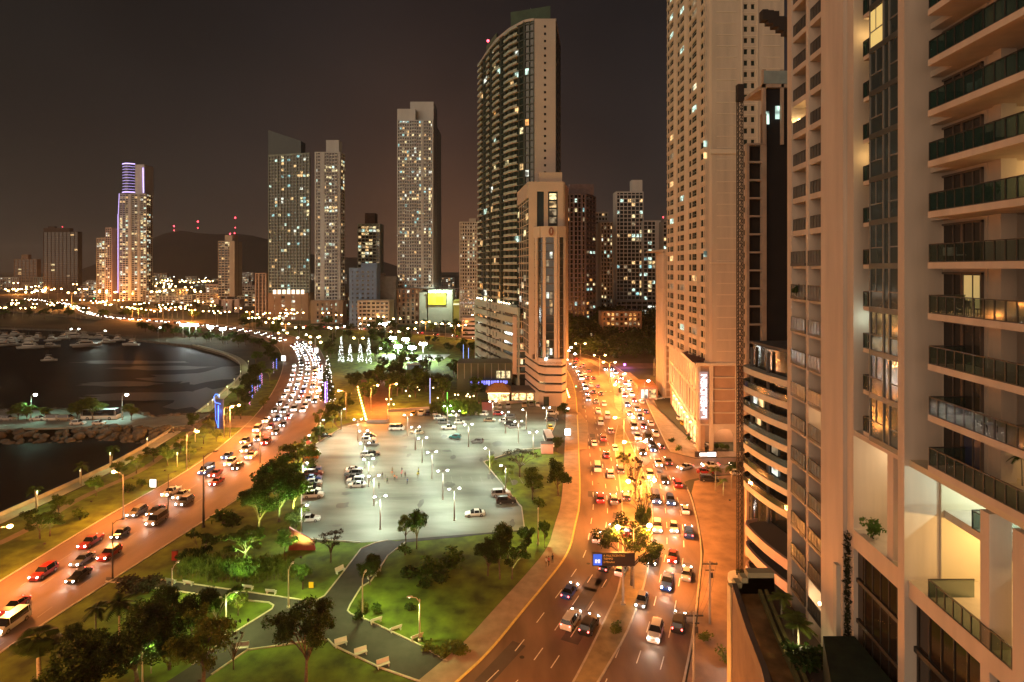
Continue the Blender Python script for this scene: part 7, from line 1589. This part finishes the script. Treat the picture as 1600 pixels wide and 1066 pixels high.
# ================================================================ PEOPLE
SK = mat('skin', (.3,.16,.1), .6); HAIR = mat('hair_dark', (.012,.01,.009), .6)
CLOTH = {n: mat('cloth_'+n, c, .85, var=.06) for n, c in dict(white=(.7,.68,.64), black=(.02,.02,.022), blue=(.03,.07,.25), orange=(.6,.2,.08), pink=(.6,.12,.14), yellow=(.6,.55,.05), green=(.04,.1,.05), grey=(.15,.15,.15), khaki=(.25,.2,.12)).items()}
PM = {}
def person_mesh(pose, top, bottom):
    key = (pose, top, bottom)
    if key in PM: return PM[key]
    st = {'stand': (.06, .02, .1), 'walk': (.28, -.25, .3), 'run': (.42, -.45, .7)}[pose]
    f, bck, arm = st
    J = [(0,0,.95,.13,.10),(0,0,1.12,.125,.09),(0,.0,1.32,.17,.10),(0,0,1.44,.08,.07),(0,.02,1.53,.055,.055),(0,.03,1.62,.085,.1),(0,.03,1.72,.075,.09)]
    E = [(0,1),(1,2),(2,3),(3,4),(4,5),(5,6)]
    def addc(par, pts):
        last = par
        for p in pts: J.append(p); E.append((last, len(J)-1)); last = len(J)-1
        return last
    for s, ff in ((-1,f),(1,bck)):
        addc(0, [(s*.1,0,.9,.085,.09),(s*.105,ff*.5+.05,.5,.055,.06),(s*.105,ff-.02,.1,.04,.045),(s*.11,ff+.14,.05,.04,.035)])
        sh_ = addc(2, [(s*.19,0,1.4,.055,.055),(s*.24,-ff*arm-.02,1.14,.04,.04),(s*.25,-ff*arm*1.6+.1,.92,.03,.03),(s*.25,-ff*arm*1.6+.13,.85,.034,.02)])
        for q in range(4): addc(sh_, [(s*(.235+.011*q),-ff*arm*1.6+.14+.008*q,.80-.003*q,.009,.009),(s*(.235+.011*q),-ff*arm*1.6+.155+.006*q,.765+(.004*q if q > 1 else 0),.008,.008)])
        addc(sh_-0, [(s*.225,-ff*arm*1.6+.165,.835,.010,.010),(s*.222,-ff*arm*1.6+.18,.805,.009,.009)])
    me = bpy.data.meshes.new('person_skin'); bm = bmesh.new(); ly = bm.verts.layers.skin.verify(); vs = []
    for i, j in enumerate(J): v = bm.verts.new(j[:3]); v[ly].radius = (j[3], j[4]); v[ly].use_root = i == 0; vs.append(v)
    for e in E: bm.edges.new((vs[e[0]], vs[e[1]]))
    bm.to_mesh(me); bm.free()
    o = bpy.data.objects.new('tmp', me); COL.objects.link(o); o.modifiers.new('s', 'SKIN')
    o.modifiers.new('d', 'SUBSURF').levels = 1
    dg = bpy.context.evaluated_depsgraph_get(); dg.update(); m2 = bpy.data.meshes.new_from_object(o.evaluated_get(dg)); bpy.data.objects.remove(o)
    m2.materials.clear()
    for mm in (CLOTH[top], CLOTH[bottom], SK, M_ty): m2.materials.append(mm)
    for p in m2.polygons:
        z = p.center.z; x = abs(p.center.x)
        p.material_index = 2 if z > 1.48 or (x > .2 and z < 1.18 and z > .7) else 0 if z > .96 else 1 if z > .12 else 3
        p.use_smooth = True
    m2.name = 'person'; PM[key] = m2; return m2
hb = MB(); hb.ball((0,.01,1.745), .1, 8, 6, 0, .95, 1.1, .75); HM = hb.mesh('hair', HAIR)
fb_ = MB(); fb_.ball((0,.135,1.655), .017, 5, 4); fb_.ball((-.03,.12,1.685), .011, 5, 4, 1); fb_.ball((.03,.12,1.685), .011, 5, 4, 1); fb_.box(-.022,.022,.118,.128,1.60,1.608,1); FM = fb_.mesh('face', [SK, HAIR])
def person(px, py, pose, rz, top, bottom, label, group=None, z=.05):
    x, y = G(px, py, z); o = link('person', person_mesh(pose, top, bottom), None, (x,y,z), rz); tag(o, label, 'person', group)
    link('hair', HM, o); link('face', FM, o); return o
act = (('run','running'),('walk','walking'),('stand','standing'))
for k, (px, py, p_, top, bot) in enumerate(sorted(((597.5,748,2,'black','grey'),(602,753,1,'grey','khaki'),(605,756,1,'green','black'),(612.5,745,0,'orange','khaki'),(613,740,2,'khaki','grey'),(616.5,751,1,'orange','black'),(620,753,1,'pink','grey'),(627,746,2,'pink','black'),(628,740,0,'black','pink'),(633,747,2,'black','black'),(636.5,757,2,'blue','black'),(653,747,0,'yellow','khaki'),(654,741,2,'yellow','green'),(592,764,2,'green','black'),(578,752,1,'black','grey'),(581,756,1,'grey','black')))):
    person(px, py, act[p_][0], rr.uniform(0,6.28), top, bot, f'{act[p_][1]} person in {top} top and {bot} trousers on the parking lot, {ORD[k]} from the left', 'people on the parking lot')
person(853.5,885,'walk',2.6,'white','khaki','walking person in white top, left of three on the avenue footpath',None,.14); person(857.5,884,'walk',2.4,'pink','black','walking person in pink top, middle of three on the avenue footpath',None,.14); person(863.5,880,'stand',.4,'black','black','standing person in black, right of three on the avenue footpath',None,.14)

# ================================================================ HAZE over the city
hm = bpy.data.materials.new('haze_air'); hm.use_nodes = True; t_ = hm.node_tree; t_.nodes.remove(t_.nodes['Principled BSDF']); pv = t_.nodes.new('ShaderNodeVolumePrincipled')
pv.inputs['Color'].default_value = (.9,.88,.85,1); pv.inputs['Density'].default_value = .9e-4; pv.inputs['Anisotropy'].default_value = .35
t_.links.new(pv.outputs[0], t_.nodes['Material Output'].inputs['Volume'])
b = MB(); b.box(-9100,9100,-300,9100,-5.2,420); o = b.build('haze', hm); o['kind'] = 'stuff'; o['label'] = 'thin warm night haze over the whole city'
